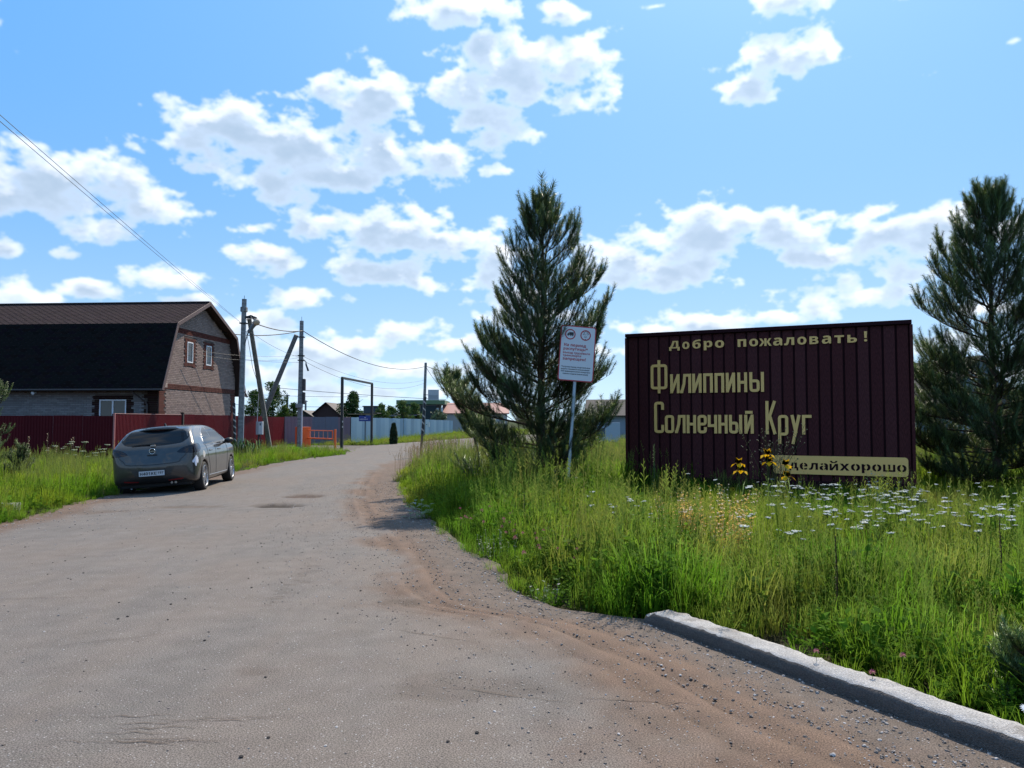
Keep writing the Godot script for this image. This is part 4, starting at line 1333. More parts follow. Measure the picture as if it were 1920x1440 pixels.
func build_house() -> void:
	var t := thing("brick_house", W(-15.4, 0, 33.5), -0.07)
	tag(t, "brick house with brown mansard shingle roof behind the red fence", "house")
	var r := RandomNumberGenerator.new(); r.seed = 41
	var mortar := vmat(0.95, 0.0, 0.2)
	var R := Vector3.RIGHT; var B := Vector3(0, 0, -1)
	var len := 17.0
	var beige := Color(0.295, 0.220, 0.195); var red := Color(0.122, 0.052, 0.043); var brown := Color(0.036, 0.020, 0.018)
	# walls
	var b := MB.new()
	b.col = Color(0.115, 0.095, 0.085)
	b.box(Vector3(-len * 0.5, 1.5, -3.85), Vector3(len * 0.5, 1.55, 3.85))
	var poly := PackedVector2Array()
	for p in [[0.0, 2.9], [7.7, 2.9], [7.7, 3.95], [6.88, 5.82], [3.85, 7.18], [0.82, 5.82], [0.0, 3.95]]: poly.append(Vector2(p[0], p[1]))
	b.prism(poly, Vector3(-0.30, 0, 0), B, Vector3.UP, 0.299)
	obj("wall", b, mortar, t)
	# gable bricks
	var wins := [[2.42, 4.33, 0.56, 0.98], [4.32, 4.33, 0.56, 0.98]]
	var keep := func(x: float, y: float) -> bool:
		if y > minf(roof_at(x - 0.13), roof_at(x + 0.13)) - 0.16: return false
		for w in wins:
			if x > w[0] - 0.28 and x < w[0] + w[2] + 0.28 and y > w[1] - 0.24 and y < w[1] + w[3] + 0.24: return false
		if y > 3.02 and y < 3.27: return false
		if y > 5.62 and y < 5.86: return false
		if y < 3.05 and (x < 0.50 or x > 7.2): return false
		return true
	b = MB.new()
	bricks(b, Vector3(0.0, 0, 0), B, R, 7.7, 0.6, 7.2, keep, func(_x: float, _y: float) -> Color: return beige, r)
	tag(obj("gable_bricks", b, mortar, t), "", "", "", "stuff")
	b = MB.new()
	var tr := RandomNumberGenerator.new(); tr.seed = 4
	quoins(b, Vector3.ZERO, B, R, 0.0, 1.0, 0.6, 3.02, 0.52, 0.40, red, tr)
	quoins(b, Vector3.ZERO, B, R, 7.7, -1.0, 0.6, 3.02, 0.52, 0.40, red, tr)
	band(b, Vector3.ZERO, B, R, 0.0, 7.7, 3.03, 3, red, tr)
	var x5 := (5.62 - 2.92) / (5.96 - 2.92) * 1.22 - 0.5
	band(b, Vector3.ZERO, B, R, x5 + 0.1, 7.7 - x5 - 0.1, 5.63, 3, Color(0.12, 0.042, 0.034), tr)
	tag(obj("red_brick_trim", b, mortar, t), "", "", "", "stuff")
	var pvc := mat(0.72, 0.73, 0.75, 0.4); var glass := mat(0.03, 0.035, 0.04, 0.04)
	for w in wins:
		b = MB.new()
		quoins(b, Vector3.ZERO, B, R, w[0], -1.0, w[1] - 0.20, w[1] + w[3] + 0.2, 0.27, 0.19, red, tr)
		quoins(b, Vector3.ZERO, B, R, w[0] + w[2], 1.0, w[1] - 0.20, w[1] + w[3] + 0.2, 0.27, 0.19, red, tr)
		band(b, Vector3.ZERO, B, R, w[0], w[0] + w[2], w[1] + w[3] + 0.0, 2, red, tr)
		band(b, Vector3.ZERO, B, R, w[0], w[0] + w[2], w[1] - 0.16, 2, red, tr)
		tag(obj("window_surround", b, mortar, t), "", "", "", "stuff")
		window_in(t, Vector3(0.006, w[1], 0) + B * w[0], B, R, w[2], w[3], 1, pvc, glass)
	# front wall bricks and its window
	var keep2 := func(x: float, y: float) -> bool:
		if x > 14.05 and x < 15.85 and y < 2.72: return false
		if x > 16.3 or x < 9.0: return false
		return true
	b = MB.new()
	bricks(b, Vector3(-len, 0, 0), R, Vector3(0, 0, 1), len, 1.0, 2.95, keep2, func(_x: float, _y: float) -> Color: return Color(0.215, 0.205, 0.20), r)
	tag(obj("front_bricks", b, mortar, t), "", "", "", "stuff")
	b = MB.new()
	var F := Vector3(-len, 0, 0.0); var FN := Vector3(0, 0, 1)
	quoins(b, F, R, FN, 16.98, -1.0, 1.0, 2.95, 0.62, 0.46, brown, tr)
	quoins(b, F, R, FN, 8.95, 1.0, 1.0, 2.95, 0.45, 0.30, brown, tr)
	quoins(b, F, R, FN, 14.34, -1.0, 1.0, 2.55, 0.34, 0.22, brown, tr)
	quoins(b, F, R, FN, 15.56, 1.0, 1.0, 2.55, 0.34, 0.22, brown, tr)
	band(b, F, R, FN, 14.05, 15.85, 2.54, 2, brown, tr)
	tag(obj("front_trim", b, mortar, t), "", "", "", "stuff")
	window_in(t, Vector3(-len + 14.34, 1.15, 0.006), R, FN, 1.22, 1.38, 2, pvc, glass)
	# roof: four shingled slopes on boards
	var felt := vmat(0.95, 0.0, 0.12).duplicate()
	grain(felt, ntex(0.2, 0.6, 1.0, 256, 3), Vector3(1.3, 1.3, 1.3))
	var over := 0.42
	var felt0 := mat(0.016, 0.0145, 0.0155, 0.96).duplicate()
	felt0.metallic_specular = 0.1
	for i in 4:
		var p := Vector2(PROF[i][0], PROF[i][1]); var q := Vector2(PROF[i + 1][0], PROF[i + 1][1])
		var s := Vector3(0, q.y - p.y, -(q.x - p.x)); var l := s.length(); s = s.normalized()
		var nn := R.cross(s).normalized()
		if nn.y < 0: nn = -nn
		var o := Vector3(-len - 0.3, p.y, -p.x)
		b = MB.new()
		b.col = Color(0.045, 0.026, 0.022)
		var w := len + 0.3 + over
		var dn := nn * 0.06
		b.quad(o, o + R * w, o + R * w + s * l, o + s * l)
		b.quad(o - dn, o + s * l - dn, o + R * w + s * l - dn, o + R * w - dn)
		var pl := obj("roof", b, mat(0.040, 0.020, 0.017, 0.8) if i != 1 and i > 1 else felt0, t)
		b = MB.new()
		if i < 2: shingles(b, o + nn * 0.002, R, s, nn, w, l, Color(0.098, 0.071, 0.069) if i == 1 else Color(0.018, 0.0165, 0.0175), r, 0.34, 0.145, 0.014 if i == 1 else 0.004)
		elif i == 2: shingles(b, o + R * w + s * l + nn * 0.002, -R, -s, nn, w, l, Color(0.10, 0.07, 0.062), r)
		if i < 3: tag(obj("shingles", b, felt, pl), "", "", "", "stuff")
	# ridge cap, barge boards along the gable, soffit edge, gutter and downpipe
	b = MB.new()
	b.box(Vector3(-len * 0.5 + 0.05, 7.385, -3.85), Vector3(len * 0.5 + 0.36, 0.03, 0.13), 0.01)
	obj("ridge_cap", b, mat(0.03, 0.024, 0.024, 0.7), t)
	for i in 4:
		var p := Vector3(over + 0.012, PROF[i][1], -PROF[i][0]); var q := Vector3(over + 0.012, PROF[i + 1][1], -PROF[i + 1][0])
		var s := (q - p).normalized()
		var nn := R.cross(s).normalized()
		b = MB.new()
		b.box((p + q) * 0.5 - nn * 0.055 * signf(nn.y), Vector3(0.012, (q - p).length() * 0.5, 0.085), 0.004, Basis(R, s, nn))
		obj("barge_board", b, mat(0.115, 0.066, 0.058, 0.6), t)
	b = MB.new()
	b.box(Vector3(-len * 0.5 + 0.2, 2.90, 0.30), Vector3(len * 0.5 + 0.35, 0.012, 0.22))
	obj("soffit", b, mat(0.05, 0.03, 0.027, 0.8), t)
	b = MB.new()
	b.bar(Vector3(-len, 2.93, 0.56), Vector3(0.42, 2.93, 0.56), 0.055, 0.055, 10)
	obj("gutter", b, mat(0.022, 0.016, 0.016, 0.5), t)
	b = MB.new()
	b.tube(PackedVector3Array([Vector3(-0.95, 2.9, 0.55), Vector3(-0.55, 2.45, 0.12), Vector3(-0.45, 2.3, 0.10), Vector3(-0.45, 0.4, 0.10)]), PackedFloat32Array([0.035, 0.035, 0.035, 0.035]), 8)
	obj("downpipe", b, mat(0.05, 0.035, 0.033, 0.4), t)
	b = MB.new()
	b.box(Vector3(0.19, 3.14, 0.16), Vector3(0.21, 0.10, 0.16), 0.01)
	obj("eave_box", b, mat(0.33, 0.25, 0.21, 0.8), t)
	# porch at the far left with its own little roof
	b = MB.new()
	b.col = Color(0.19, 0.185, 0.18)
	b.box(Vector3(-10.9, 1.3, 0.85), Vector3(1.9, 1.3, 0.85))
	var porch := obj("porch", b, mortar, t)
	b = MB.new()
	b.prism(PackedVector2Array([Vector2(-13.3, 2.55), Vector2(-8.55, 2.55), Vector2(-10.9, 3.35)]), Vector3(0, 0, 0.1), R, Vector3.UP, 2.0)
	obj("porch_roof", b, mat(0.10, 0.028, 0.028, 0.5), porch)
	window_in(porch, Vector3(-11.9, 1.0, 1.705), R, FN, 1.3, 1.3, 2, pvc, glass)
	b = MB.new()
	b.tube(PackedVector3Array([Vector3(-5.4, 2.84, 0.3), Vector3(-5.4, 2.80, 0.5)]), PackedFloat32Array([0.05, 0.07]), 8)
	obj("camera_housing", b, mat(0.6, 0.6, 0.6, 0.4), t)

# ---------------------------------------------------------------- fences
func sheet_mesh(w: float, h: float, ribs: int, depth: float) -> ArrayMesh:
	var b := MB.new()
	var p := w / ribs
	for k in ribs:
		var x := k * p
		var xs := [x, x + p * 0.30, x + p * 0.42, x + p * 0.88, x + p]
		var zs := [depth, depth, 0.0, 0.0, depth]
		for i in 4:
			b.quad(Vector3(xs[i], 0, zs[i]), Vector3(xs[i + 1], 0, zs[i + 1]), Vector3(xs[i + 1], h, zs[i + 1]), Vector3(xs[i], h, zs[i]))
			b.quad(Vector3(xs[i], 0, zs[i] - 0.002), Vector3(xs[i], h, zs[i] - 0.002), Vector3(xs[i + 1], h, zs[i + 1] - 0.002), Vector3(xs[i + 1], 0, zs[i + 1] - 0.002))
			b.quad(Vector3(xs[i], h, zs[i]), Vector3(xs[i + 1], h, zs[i + 1]), Vector3(xs[i + 1], h, zs[i + 1] - 0.002), Vector3(xs[i], h, zs[i] - 0.002))
	return b.mesh()

# a sheet-metal fence from a to z (front side to the right of the way from a to z is -n)
func fence(called: String, label: String, a: Vector3, z: Vector3, h0: float, h1: float, paint: Array, opt := {}) -> Node3D:
	var d := z - a; d.y = 0
	var l := d.length(); d /= l
	var t := thing(called, a, atan2(-d.z, d.x))
	tag(t, label, "fence", opt.get("group", ""))
	var w: float = opt.get("sheet", 1.15)
	var n := maxi(1, int(round(l / w)))
	w = l / n
	var m := sheet_mesh(w - 0.003, 1.0, opt.get("ribs", 10), opt.get("depth", 0.022))
	var r := RandomNumberGenerator.new(); r.seed = int(l * 100)
	for i in n:
		var o := obj("fence_sheet", m, paint[i % paint.size()] if not opt.has("pick") else paint[opt["pick"][mini(i, opt["pick"].size() - 1)]], t)
		var h := lerpf(h0, h1, (i + 0.5) / n) + r.randf_range(-0.012, 0.012)
		o.position = Vector3(i * w, 0.06, 0.003 * (i % 2))
		o.scale = Vector3(1, h - 0.06, 1)
		o.rotation.z = r.randf_range(-0.003, 0.003)
	var post: Material = opt.get("post", mat(0.05, 0.03, 0.03, 0.6))
	var np := maxi(1, int(l / 2.5))
	for i in np + 1:
		var b := MB.new()
		b.box(Vector3(clampf(l * i / np, 0.03, l - 0.03), lerpf(h0, h1, float(i) / np) * 0.5, -0.045), Vector3(0.03, lerpf(h0, h1, float(i) / np) * 0.5, 0.03), 0.004)
		obj("post", b, post, t)
	for f in [0.25, 0.8]:
		var b := MB.new()
		b.bar(Vector3(0, h0 * f, -0.012), Vector3(l, h1 * f, -0.012), 0.015, 0.015, 4)
		obj("rail", b, post, t)
	return t

func build_fences() -> void:
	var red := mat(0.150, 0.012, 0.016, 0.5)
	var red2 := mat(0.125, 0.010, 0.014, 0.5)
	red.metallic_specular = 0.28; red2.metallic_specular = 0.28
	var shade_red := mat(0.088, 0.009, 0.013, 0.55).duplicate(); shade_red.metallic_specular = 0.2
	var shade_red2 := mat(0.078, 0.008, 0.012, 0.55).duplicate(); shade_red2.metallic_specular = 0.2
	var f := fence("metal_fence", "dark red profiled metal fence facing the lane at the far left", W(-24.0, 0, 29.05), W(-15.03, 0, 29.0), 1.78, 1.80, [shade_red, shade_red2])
	f = fence("metal_fence", "sunlit red metal fence running back beside the parked car", W(-15.0, 0, 29.0), W(-14.93, 0, 34.75), 1.87, 1.86, [red, red, red2], {"ribs": 11})
	var b := MB.new()
	b.box(Vector3(-0.012, 0.95, 0.03), Vector3(0.03, 0.93, 0.03), 0.004)
	obj("corner_trim", b, mat(0.38, 0.13, 0.12, 0.4), f)
	b = MB.new()
	b.box(Vector3(2.85, 1.87, 0.0), Vector3(2.85, 0.012, 0.035), 0.003)
	obj("cap_rail", b, mat(0.30, 0.12, 0.11, 0.4), f)
	fence("metal_fence", "red metal fence behind the poles, ending at the grey fence", W(-14.93, 0, 35.0), W(-14.80, 0, 50.0), 1.90, 1.84, [red, red2, red], {"ribs": 11})
	var gatepost := thing("gate_post", W(-14.93, 0, 34.88))
	tag(gatepost, "dark gate post between two stretches of red fence behind the car", "post")
	b = MB.new()
	b.box(Vector3(0, 0.98, 0), Vector3(0.06, 0.98, 0.06), 0.006)
	obj("shaft", b, mat(0.045, 0.03, 0.027, 0.7), gatepost)
	b = MB.new()
	b.box(Vector3(0, 1.975, 0), Vector3(0.075, 0.015, 0.075), 0.004)
	obj("cap", b, mat(0.10, 0.075, 0.05, 0.7), gatepost)
	var mauve := mat(0.20, 0.135, 0.165, 0.5); var slate := mat(0.135, 0.145, 0.19, 0.5)
	fence("metal_fence", "mauve and slate metal fence and gate behind the orange barrier", W(-14.78, 0, 50.1), W(-11.32, 0, 53.9), 1.86, 1.86, [mauve, slate], {"pick": [0, 0, 1, 1, 0], "sheet": 1.03, "post": mat(0.03, 0.025, 0.028, 0.6)})
	var blues := [mat(0.25, 0.37, 0.46, 0.42, 0.45), mat(0.30, 0.42, 0.50, 0.42, 0.45), mat(0.21, 0.32, 0.41, 0.45, 0.45)]
	fence("metal_fence", "pale blue galvanised metal fence along the far side of the lane", W(-11.3, 0, 54.0), W(-9.9, 0, 70.0), 1.86, 1.80, blues, {"sheet": 1.3})
	fence("metal_fence", "farthest stretch of blue metal fence beyond the leaning pole", W(-9.88, 0, 70.1), W(-7.7, 0, 100.0), 1.82, 1.62, blues, {"sheet": 1.6, "ribs": 8})

# ---------------------------------------------------------------- poles, cables, barrier and signs
func concrete(v := 1.0) -> StandardMaterial3D:
	var key := "concrete %f" % v
	if not mats.has(key):
		var m := StandardMaterial3D.new()
		m.albedo_color = lin(0.30 * v, 0.295 * v, 0.29 * v); m.roughness = 0.9
		mats[key] = grain(m, ntex(0.03, 0.7, 1.0, 256, 5), Vector3(0.7, 0.7, 0.7))
	return mats[key]

# a tapering square concrete post from p to q
func concrete_post(b: MB, p: Vector3, q: Vector3, w0: float, w1: float, turn := 0.4) -> void:
	var y := (q - p).normalized()
	var x := y.cross(Vector3(sin(turn), 0, cos(turn))).normalized()
	var z := x.cross(y)
	var ring := func(c: Vector3, w: float) -> Array:
		var o := []
		for k in [[-1.0, -0.72], [-0.72, -1.0], [0.72, -1.0], [1.0, -0.72], [1.0, 0.72], [0.72, 1.0], [-0.72, 1.0], [-1.0, 0.72]]:
			o.append(c + x * k[0] * w + z * k[1] * w)
		return o
	var a: Array = ring.call(p, w0); var e: Array = ring.call(q, w1)
	for k in 8:
		var j := (k + 1) % 8
		b.quad(a[j], a[k], e[k], e[j])
	for k in range(1, 7):
		b.flat(e[0], e[k + 1], e[k])

func cable(label: String, p: Vector3, q: Vector3, sag: float, r: float, m: Material) -> void:
	var pts := PackedVector3Array(); var rad := PackedFloat32Array()
	for i in 25:
		var k := i / 24.0
		pts.append(p.lerp(q, k) - Vector3.UP * sag * 4.0 * k * (1.0 - k)); rad.append(r)
	var b := MB.new()
	b.tube(pts, rad, 5)
	tag(obj("overhead_cable", b, m), label, "cable")

func striped(called: String, label: String, p: Vector3, q: Vector3, r: float, from: float) -> void:
	var t := thing(called, p)
	tag(t, label, "post")
	var b := MB.new()
	var d := q - p
	b.bar(Vector3.ZERO, d * from, r, r, 10)
	obj("bare_wood", b, mat(0.13, 0.085, 0.05, 0.85), t)
	b = MB.new()
	b.bar(d * from, d, r * 1.02, r * 1.02, 12)
	var sh := obj("wrapping", b, mat(0.016, 0.016, 0.018, 0.5), t)
	var y := d.normalized(); var x := y.cross(Vector3.RIGHT if absf(y.x) < 0.9 else Vector3.UP).normalized(); var z := x.cross(y)
	b = MB.new()
	var turns := d.length() * (1.0 - from) / 0.30
	var n := int(turns * 14)
	for i in n:
		var q4 := []
		for k in [i, i + 1]:
			var f := float(k) / n
			var a := TAU * turns * f
			var c := d * from + d * (1.0 - from) * f * 0.97
			for e: float in [0.0, 0.07]: q4.append(c + y * e + (x * cos(a) + z * sin(a)) * r * 1.10)
		var o: Vector3 = (q4[0] + q4[3]) * 0.5
		if (q4[2] - q4[0]).cross(q4[1] - q4[0]).dot(o - (d * (o.dot(y) / d.length()))) > 0: b.quad(q4[0], q4[2], q4[3], q4[1])
		else: b.quad(q4[0], q4[1], q4[3], q4[2])
	obj("white_stripe", b, mat(0.38, 0.35, 0.32, 0.7), sh)

func build_street() -> void:
	var blk := mat(0.018, 0.018, 0.02, 0.55)
	var wire := mat(0.05, 0.052, 0.056, 0.5)
	# near pole with lamp and strut
	var P1 := W(-12.95, 0, 36.8)
	var t := thing("utility_pole", P1)
	tag(t, "nearest concrete utility pole with a street lamp and a strut", "pole")
	var b := MB.new()
	concrete_post(b, Vector3(-0.02, -0.2, 0), Vector3(0.06, 7.45, 0), 0.145, 0.105)
	obj("shaft", b, concrete(), t)
	b = MB.new()
	concrete_post(b, Vector3(-0.17, 0, -5.0), Vector3(0.25, 6.55, -0.18), 0.125, 0.095, 0.2)
	obj("strut", b, concrete(0.95), t)
	b = MB.new()
	b.box(Vector3(0.05, 6.28, 0), Vector3(0.17, 0.025, 0.15), 0.004)
	obj("clamp", b, blk, t)
	b = MB.new()
	b.box(Vector3(0.055, 6.95, 0), Vector3(0.14, 0.12, 0.13), 0.02)
	obj("collar", b, concrete(0.9), t)
	b = MB.new()
	b.bar(Vector3(0.06, 7.4, 0), Vector3(0.06, 7.62, 0), 0.012, 0.012, 6)
	obj("pin", b, blk, t)
	b = MB.new()
	b.tube(PackedVector3Array([Vector3(0.15, 5.25, 0.1), Vector3(0.30, 5.62, 0.25), Vector3(0.42, 5.85, 0.35)]), PackedFloat32Array([0.025, 0.025, 0.03]), 8)
	var arm := obj("lamp_arm", b, mat(0.14, 0.15, 0.165, 0.5), t)
	b = MB.new()
	var ld := Vector3(0.50, 0.48, 0.30).normalized()
	b.tube(PackedVector3Array([Vector3(0.38, 5.80, 0.32), Vector3(0.42, 5.84, 0.34), Vector3(0.72, 6.14, 0.52), Vector3(0.85, 6.27, 0.60), Vector3(0.95, 6.34, 0.65)]), PackedFloat32Array([0.05, 0.085, 0.10, 0.15, 0.10]), 12)
	var head := obj("street_lamp", b, mat(0.15, 0.165, 0.185, 0.5), t)
	b = MB.new()
	var lens := PackedVector2Array()
	for k in 7: lens.append(Vector2(cos(k * PI / 12) * 0.155, sin(k * PI / 12) * 0.09))
	b.lathe(Vector3(0.905, 6.235, 0.70), lens, 18, align(Vector3(0.30, -0.50, 0.80), 0.0))
	obj("lamp_glass", b, mat(0.56, 0.40, 0.28, 0.12), head)
	b = MB.new()
	for k in 9:
		var a := k * 0.7
		b.tube(PackedVector3Array([Vector3(0.16, 6.55 + 0.05 * sin(a), 0.1), Vector3(0.30 + 0.02 * k, 6.62 - 0.06 * cos(a), 0.05 * sin(a)), Vector3(0.36 + 0.05 * k, 6.52 + 0.06 * sin(a * 2.0), 0.1 * cos(a)), Vector3(0.5 + 0.03 * k, 6.48, 0.05)]), PackedFloat32Array([0.015, 0.02, 0.018, 0.012]), 5)
	tag(obj("cable_clamps", b, blk, t), "", "", "", "stuff")
	b = MB.new()
	b.tube(PackedVector3Array([Vector3(0.22, 5.9, 0.1), Vector3(0.30, 5.0, -0.2), Vector3(0.34, 4.2, -0.5), Vector3(0.50, 3.3, -1.0), Vector3(0.30, 2.6, -2.2)]), PackedFloat32Array([0.012, 0.012, 0.012, 0.012, 0.012]), 5)
	obj("hanging_wire", b, blk, t)
	b = MB.new()
	b.bar(Vector3(0.15, 0.0, 0.09), Vector3(0.17, 6.6, 0.07), 0.018, 0.018, 6)
	obj("conduit", b, mat(0.5, 0.5, 0.5, 0.5), t)
	b = MB.new()
	b.tube(PackedVector3Array([Vector3(0.17, 3.0, 0.1), Vector3(0.30, 2.78, 0.12), Vector3(0.33, 2.72, 0.12)]), PackedFloat32Array([0.02, 0.04, 0.05]), 6)
	obj("small_camera", b, blk, t)
	# second pole
	var P2 := W(-12.66, 0, 46.0)
	t = thing("utility_pole", P2)
	tag(t, "second concrete pole before the orange barrier, with a slanting strut and loudspeakers", "pole")
	b = MB.new()
	concrete_post(b, Vector3(-0.02, -0.2, 0), Vector3(0.02, 7.6, 0), 0.155, 0.105)
	obj("shaft", b, concrete(), t)
	b = MB.new()
	concrete_post(b, Vector3(-3.3, 0.0, -1.0), Vector3(-0.30, 6.75, -0.05), 0.15, 0.13, 0.3)
	obj("strut", b, concrete(0.75), t)
	for y: float in [6.62, 5.5, 5.22]:
		b = MB.new()
		b.box(Vector3(0.02, y, 0), Vector3(0.18, 0.03, 0.15), 0.004)
		obj("clamp", b, blk, t)
	b = MB.new()
	b.bar(Vector3(0.02, 7.5, 0), Vector3(0.02, 7.85, 0), 0.012, 0.012, 6)
	obj("pin", b, blk, t)
	b = MB.new()
	b.box(Vector3(0.23, 3.75, 0.05), Vector3(0.085, 0.36, 0.10), 0.03)
	obj("loudspeaker", b, mat(0.05, 0.045, 0.045, 0.6), t)
	b = MB.new()
	b.box(Vector3(0.22, 2.95, 0.05), Vector3(0.08, 0.36, 0.10), 0.03)
	obj("loudspeaker", b, mat(0.04, 0.038, 0.04, 0.6), t)
	b = MB.new()
	b.box(Vector3(-0.02, 2.50, 0.14), Vector3(0.20, 0.12, 0.09), 0.01)
	obj("junction_box", b, mat(0.25, 0.25, 0.26, 0.6), t)
	b = MB.new()
	b.tube(PackedVector3Array([Vector3(0.18, 5.3, 0.1), Vector3(0.34, 5.15, 0.15), Vector3(0.36, 4.95, 0.15), Vector3(0.50, 4.58, 0.18)]), PackedFloat32Array([0.015, 0.02, 0.05, 0.06]), 8)
	obj("hanging_connector", b, mat(0.03, 0.035, 0.045, 0.4), t)
	b = MB.new()
	b.bar(Vector3(0.13, 0.0, 0.14), Vector3(0.13, 2.5, 0.10), 0.05, 0.05, 10)
	obj("white_wrap", b, mat(0.55, 0.53, 0.54, 0.6), t)
	# third pole, far
	var P3 := W(-8.38, 0, 74.0)
	t = thing("utility_pole", P3)
	tag(t, "far concrete pole on the right of the blue fence with an advertisement board", "pole")
	b = MB.new()
	concrete_post(b, Vector3(-0.15, -0.2, 0), Vector3(0.06, 7.2, 0), 0.14, 0.105)
	obj("shaft", b, concrete(0.9), t)
	var ad := thing("advert_board", W(-7.60, 0, 73.6))
	tag(ad, "white advertisement board with black words fixed beside the far pole", "sign")
	b = MB.new()
	b.box(Vector3(0.08, 4.08, 0), Vector3(0.52, 0.50, 0.02), 0.004)
	obj("sheet", b, mat(0.42, 0.44, 0.46, 0.6), ad)
	b = MB.new()
	b.box(Vector3(-0.62, 4.08, -0.02), Vector3(0.2, 0.03, 0.02))
	obj("bracket", b, blk, ad)
	text_line("БЕТ", -0.42, 4.22, 0.21, 0.60, mat(0.03, 0.03, 0.035, 0.6), ad)
	for k in 4:
		b = MB.new()
		b.box(Vector3(0.08, 4.04 - 0.115 * k, 0.022), Vector3(0.44, 0.022, 0.002))
		obj("printed_line", b, mat(0.16, 0.17, 0.19, 0.6), ad)
	var mb := thing("meter_box", W(-8.02, 0, 73.8))
	tag(mb, "small white meter box low on the far pole", "meter box")
	b = MB.new()
	b.box(Vector3(0, 1.25, 0), Vector3(0.10, 0.24, 0.08), 0.01)
	obj("case", b, mat(0.55, 0.58, 0.55, 0.5), mb)
	b = MB.new()
	b.box(Vector3(-0.16, 1.25, 0), Vector3(0.06, 0.03, 0.03))
	obj("bracket", b, blk, mb)
	# meter box in front of the red fence
	t = thing("meter_box", W(-13.12, 0, 40.0))
	tag(t, "grey and white meter box on a dark stand before the red fence", "meter box")
	b = MB.new()
	b.box(Vector3(0.02, 1.22, 0), Vector3(0.17, 0.34, 0.10), 0.012)
	obj("case", b, mat(0.36, 0.38, 0.42, 0.5), t)
	b = MB.new()
	b.box(Vector3(0.085, 1.22, 0.104), Vector3(0.09, 0.31, 0.006), 0.003)
	obj("door", b, mat(0.62, 0.66, 0.70, 0.4), t)
	b = MB.new()
	b.box(Vector3(0.085, 1.42, 0.112), Vector3(0.035, 0.06, 0.003))
	obj("dial_window", b, mat(0.10, 0.13, 0.16, 0.2), t)
	b = MB.new()
	b.bar(Vector3(-0.10, 0, 0), Vector3(-0.02, 0.9, 0), 0.05, 0.04, 8)
	obj("stand", b, mat(0.035, 0.033, 0.035, 0.6), t)
	b = MB.new()
	b.bar(Vector3(-0.12, 1.55, 0), Vector3(-0.05, 3.15, 0), 0.022, 0.022, 8)
	obj("conduit", b, mat(0.5, 0.5, 0.52, 0.5), t)
	b = MB.new()
	b.tube(PackedVector3Array([Vector3(0.02, 0.9, 0), Vector3(0.12, 0.6, 0.05), Vector3(0.05, 0.4, 0.05), Vector3(0.16, 0.25, 0.05), Vector3(0.10, 0.0, 0.02)]), PackedFloat32Array([0.02, 0.02, 0.02, 0.02, 0.02]), 6)
	obj("cable_loop", b, blk, t)
	# cables
	var A1 := P1 + Vector3(0.2, 6.45, 0); var A2 := P2 + Vector3(0.1, 7.0, 0); var A3 := P3 + Vector3(0.05, 6.85, 0)
	cable("thick black cable from the nearest pole to the second pole", A1, A2, 0.22, 0.028, blk)
	cable("thick black cable sagging from the second pole to the far pole", A2, A3, 1.05, 0.026, blk)
	cable("thick cable from the second pole across to the house gable", A2 + Vector3(-0.1, 0, 0), W(-15.2, 6.15, 38.9), 0.25, 0.026, blk)
	cable("upper of the two thin wires rising over the house to the left", P1 + Vector3(-0.05, 6.30, 0), W(-6.05, 6.30, 3.0), 0.06, 0.0055, wire)
	cable("lower of the two thin wires rising over the house to the left", P1 + Vector3(-0.05, 6.28, 0.05), W(-6.05, 6.22, 3.0), 0.10, 0.0055, wire)
	cable("thin wire slanting from the lamp down to the second pole", P1 + Vector3(0.4, 5.85, 0), P2 + Vector3(-0.05, 5.4, 0), 0.15, 0.008, wire)
	cable("thin upper telephone wire between second and far pole", P2 + Vector3(0.15, 5.45, 0), P3 + Vector3(0, 5.55, 0), 0.85, 0.010, wire)
	cable("thin lower telephone wire between second and far pole", P2 + Vector3(0.15, 5.2, 0), P3 + Vector3(0, 5.25, 0), 1.05, 0.012, wire)
	cable("thin top wire from the house gable to the second pole", W(-14.98, 4.95, 37.0), P2 + Vector3(-0.1, 5.52, 0), 0.15, 0.007, wire)
	cable("thin middle wire passing the house gable to the second pole", W(-14.98, 4.75, 36.0), P2 + Vector3(-0.1, 5.38, 0), 0.25, 0.007, wire)
	cable("thin low wire from the nearest pole to the second pole", P1 + Vector3(0, 4.55, 0), P2 + Vector3(-0.1, 5.1, 0), 0.05, 0.008, wire)
	cable("cable running from the far pole behind the small leaning pine", A3 + Vector3(0.05, 0, 0), W(2.5, 7.2, 98.0), 0.8, 0.028, blk)
	cable("cable dropping from the far pole towards the red roof", A3 + Vector3(0.05, -0.1, 0), W(-3.2, 3.2, 70.0), 1.1, 0.022, blk)
	cable("thin cable just above the far green roof", W(-24.0, 4.95, 78.0), W(-7.0, 3.85, 82.0), 0.1, 0.025, wire)
	cable("lowest thin cable over the distant roofs", W(-34.0, 3.6, 90.0), W(-4.0, 3.5, 84.0), 0.4, 0.022, wire)
	cable("thin cable over the far trees from the gable", W(-22.0, 3.75, 60.0), W(-12.0, 3.6, 64.0), 0.1, 0.014, wire)
	# striped guard posts
	striped("guard_post", "black and white striped post leaning at the right edge of the lane bend", W(-3.87, 0, 32.6), W(-3.68, 2.62, 32.6), 0.055, 0.40)
	striped("guard_post", "dark striped post leaning against the nearest utility pole", W(-12.62, 0, 35.2), W(-12.72, 2.42, 35.2), 0.06, 0.12)
	# height frame over the side lane
	t = thing("height_frame", W(-9.83, 0, 44.5))
	tag(t, "tall black steel height limit frame over the side lane", "frame")
	b = MB.new(); b.box(Vector3(0, 2.02, 0), Vector3(0.075, 2.07, 0.075), 0.008); obj("post", b, blk, t)
	b = MB.new(); b.box(Vector3(0.45, 2.02, -7.0), Vector3(0.075, 2.07, 0.075), 0.008); obj("post", b, blk, t)
	b = MB.new()
	var dd := Vector3(0.45, 0, -7.0)
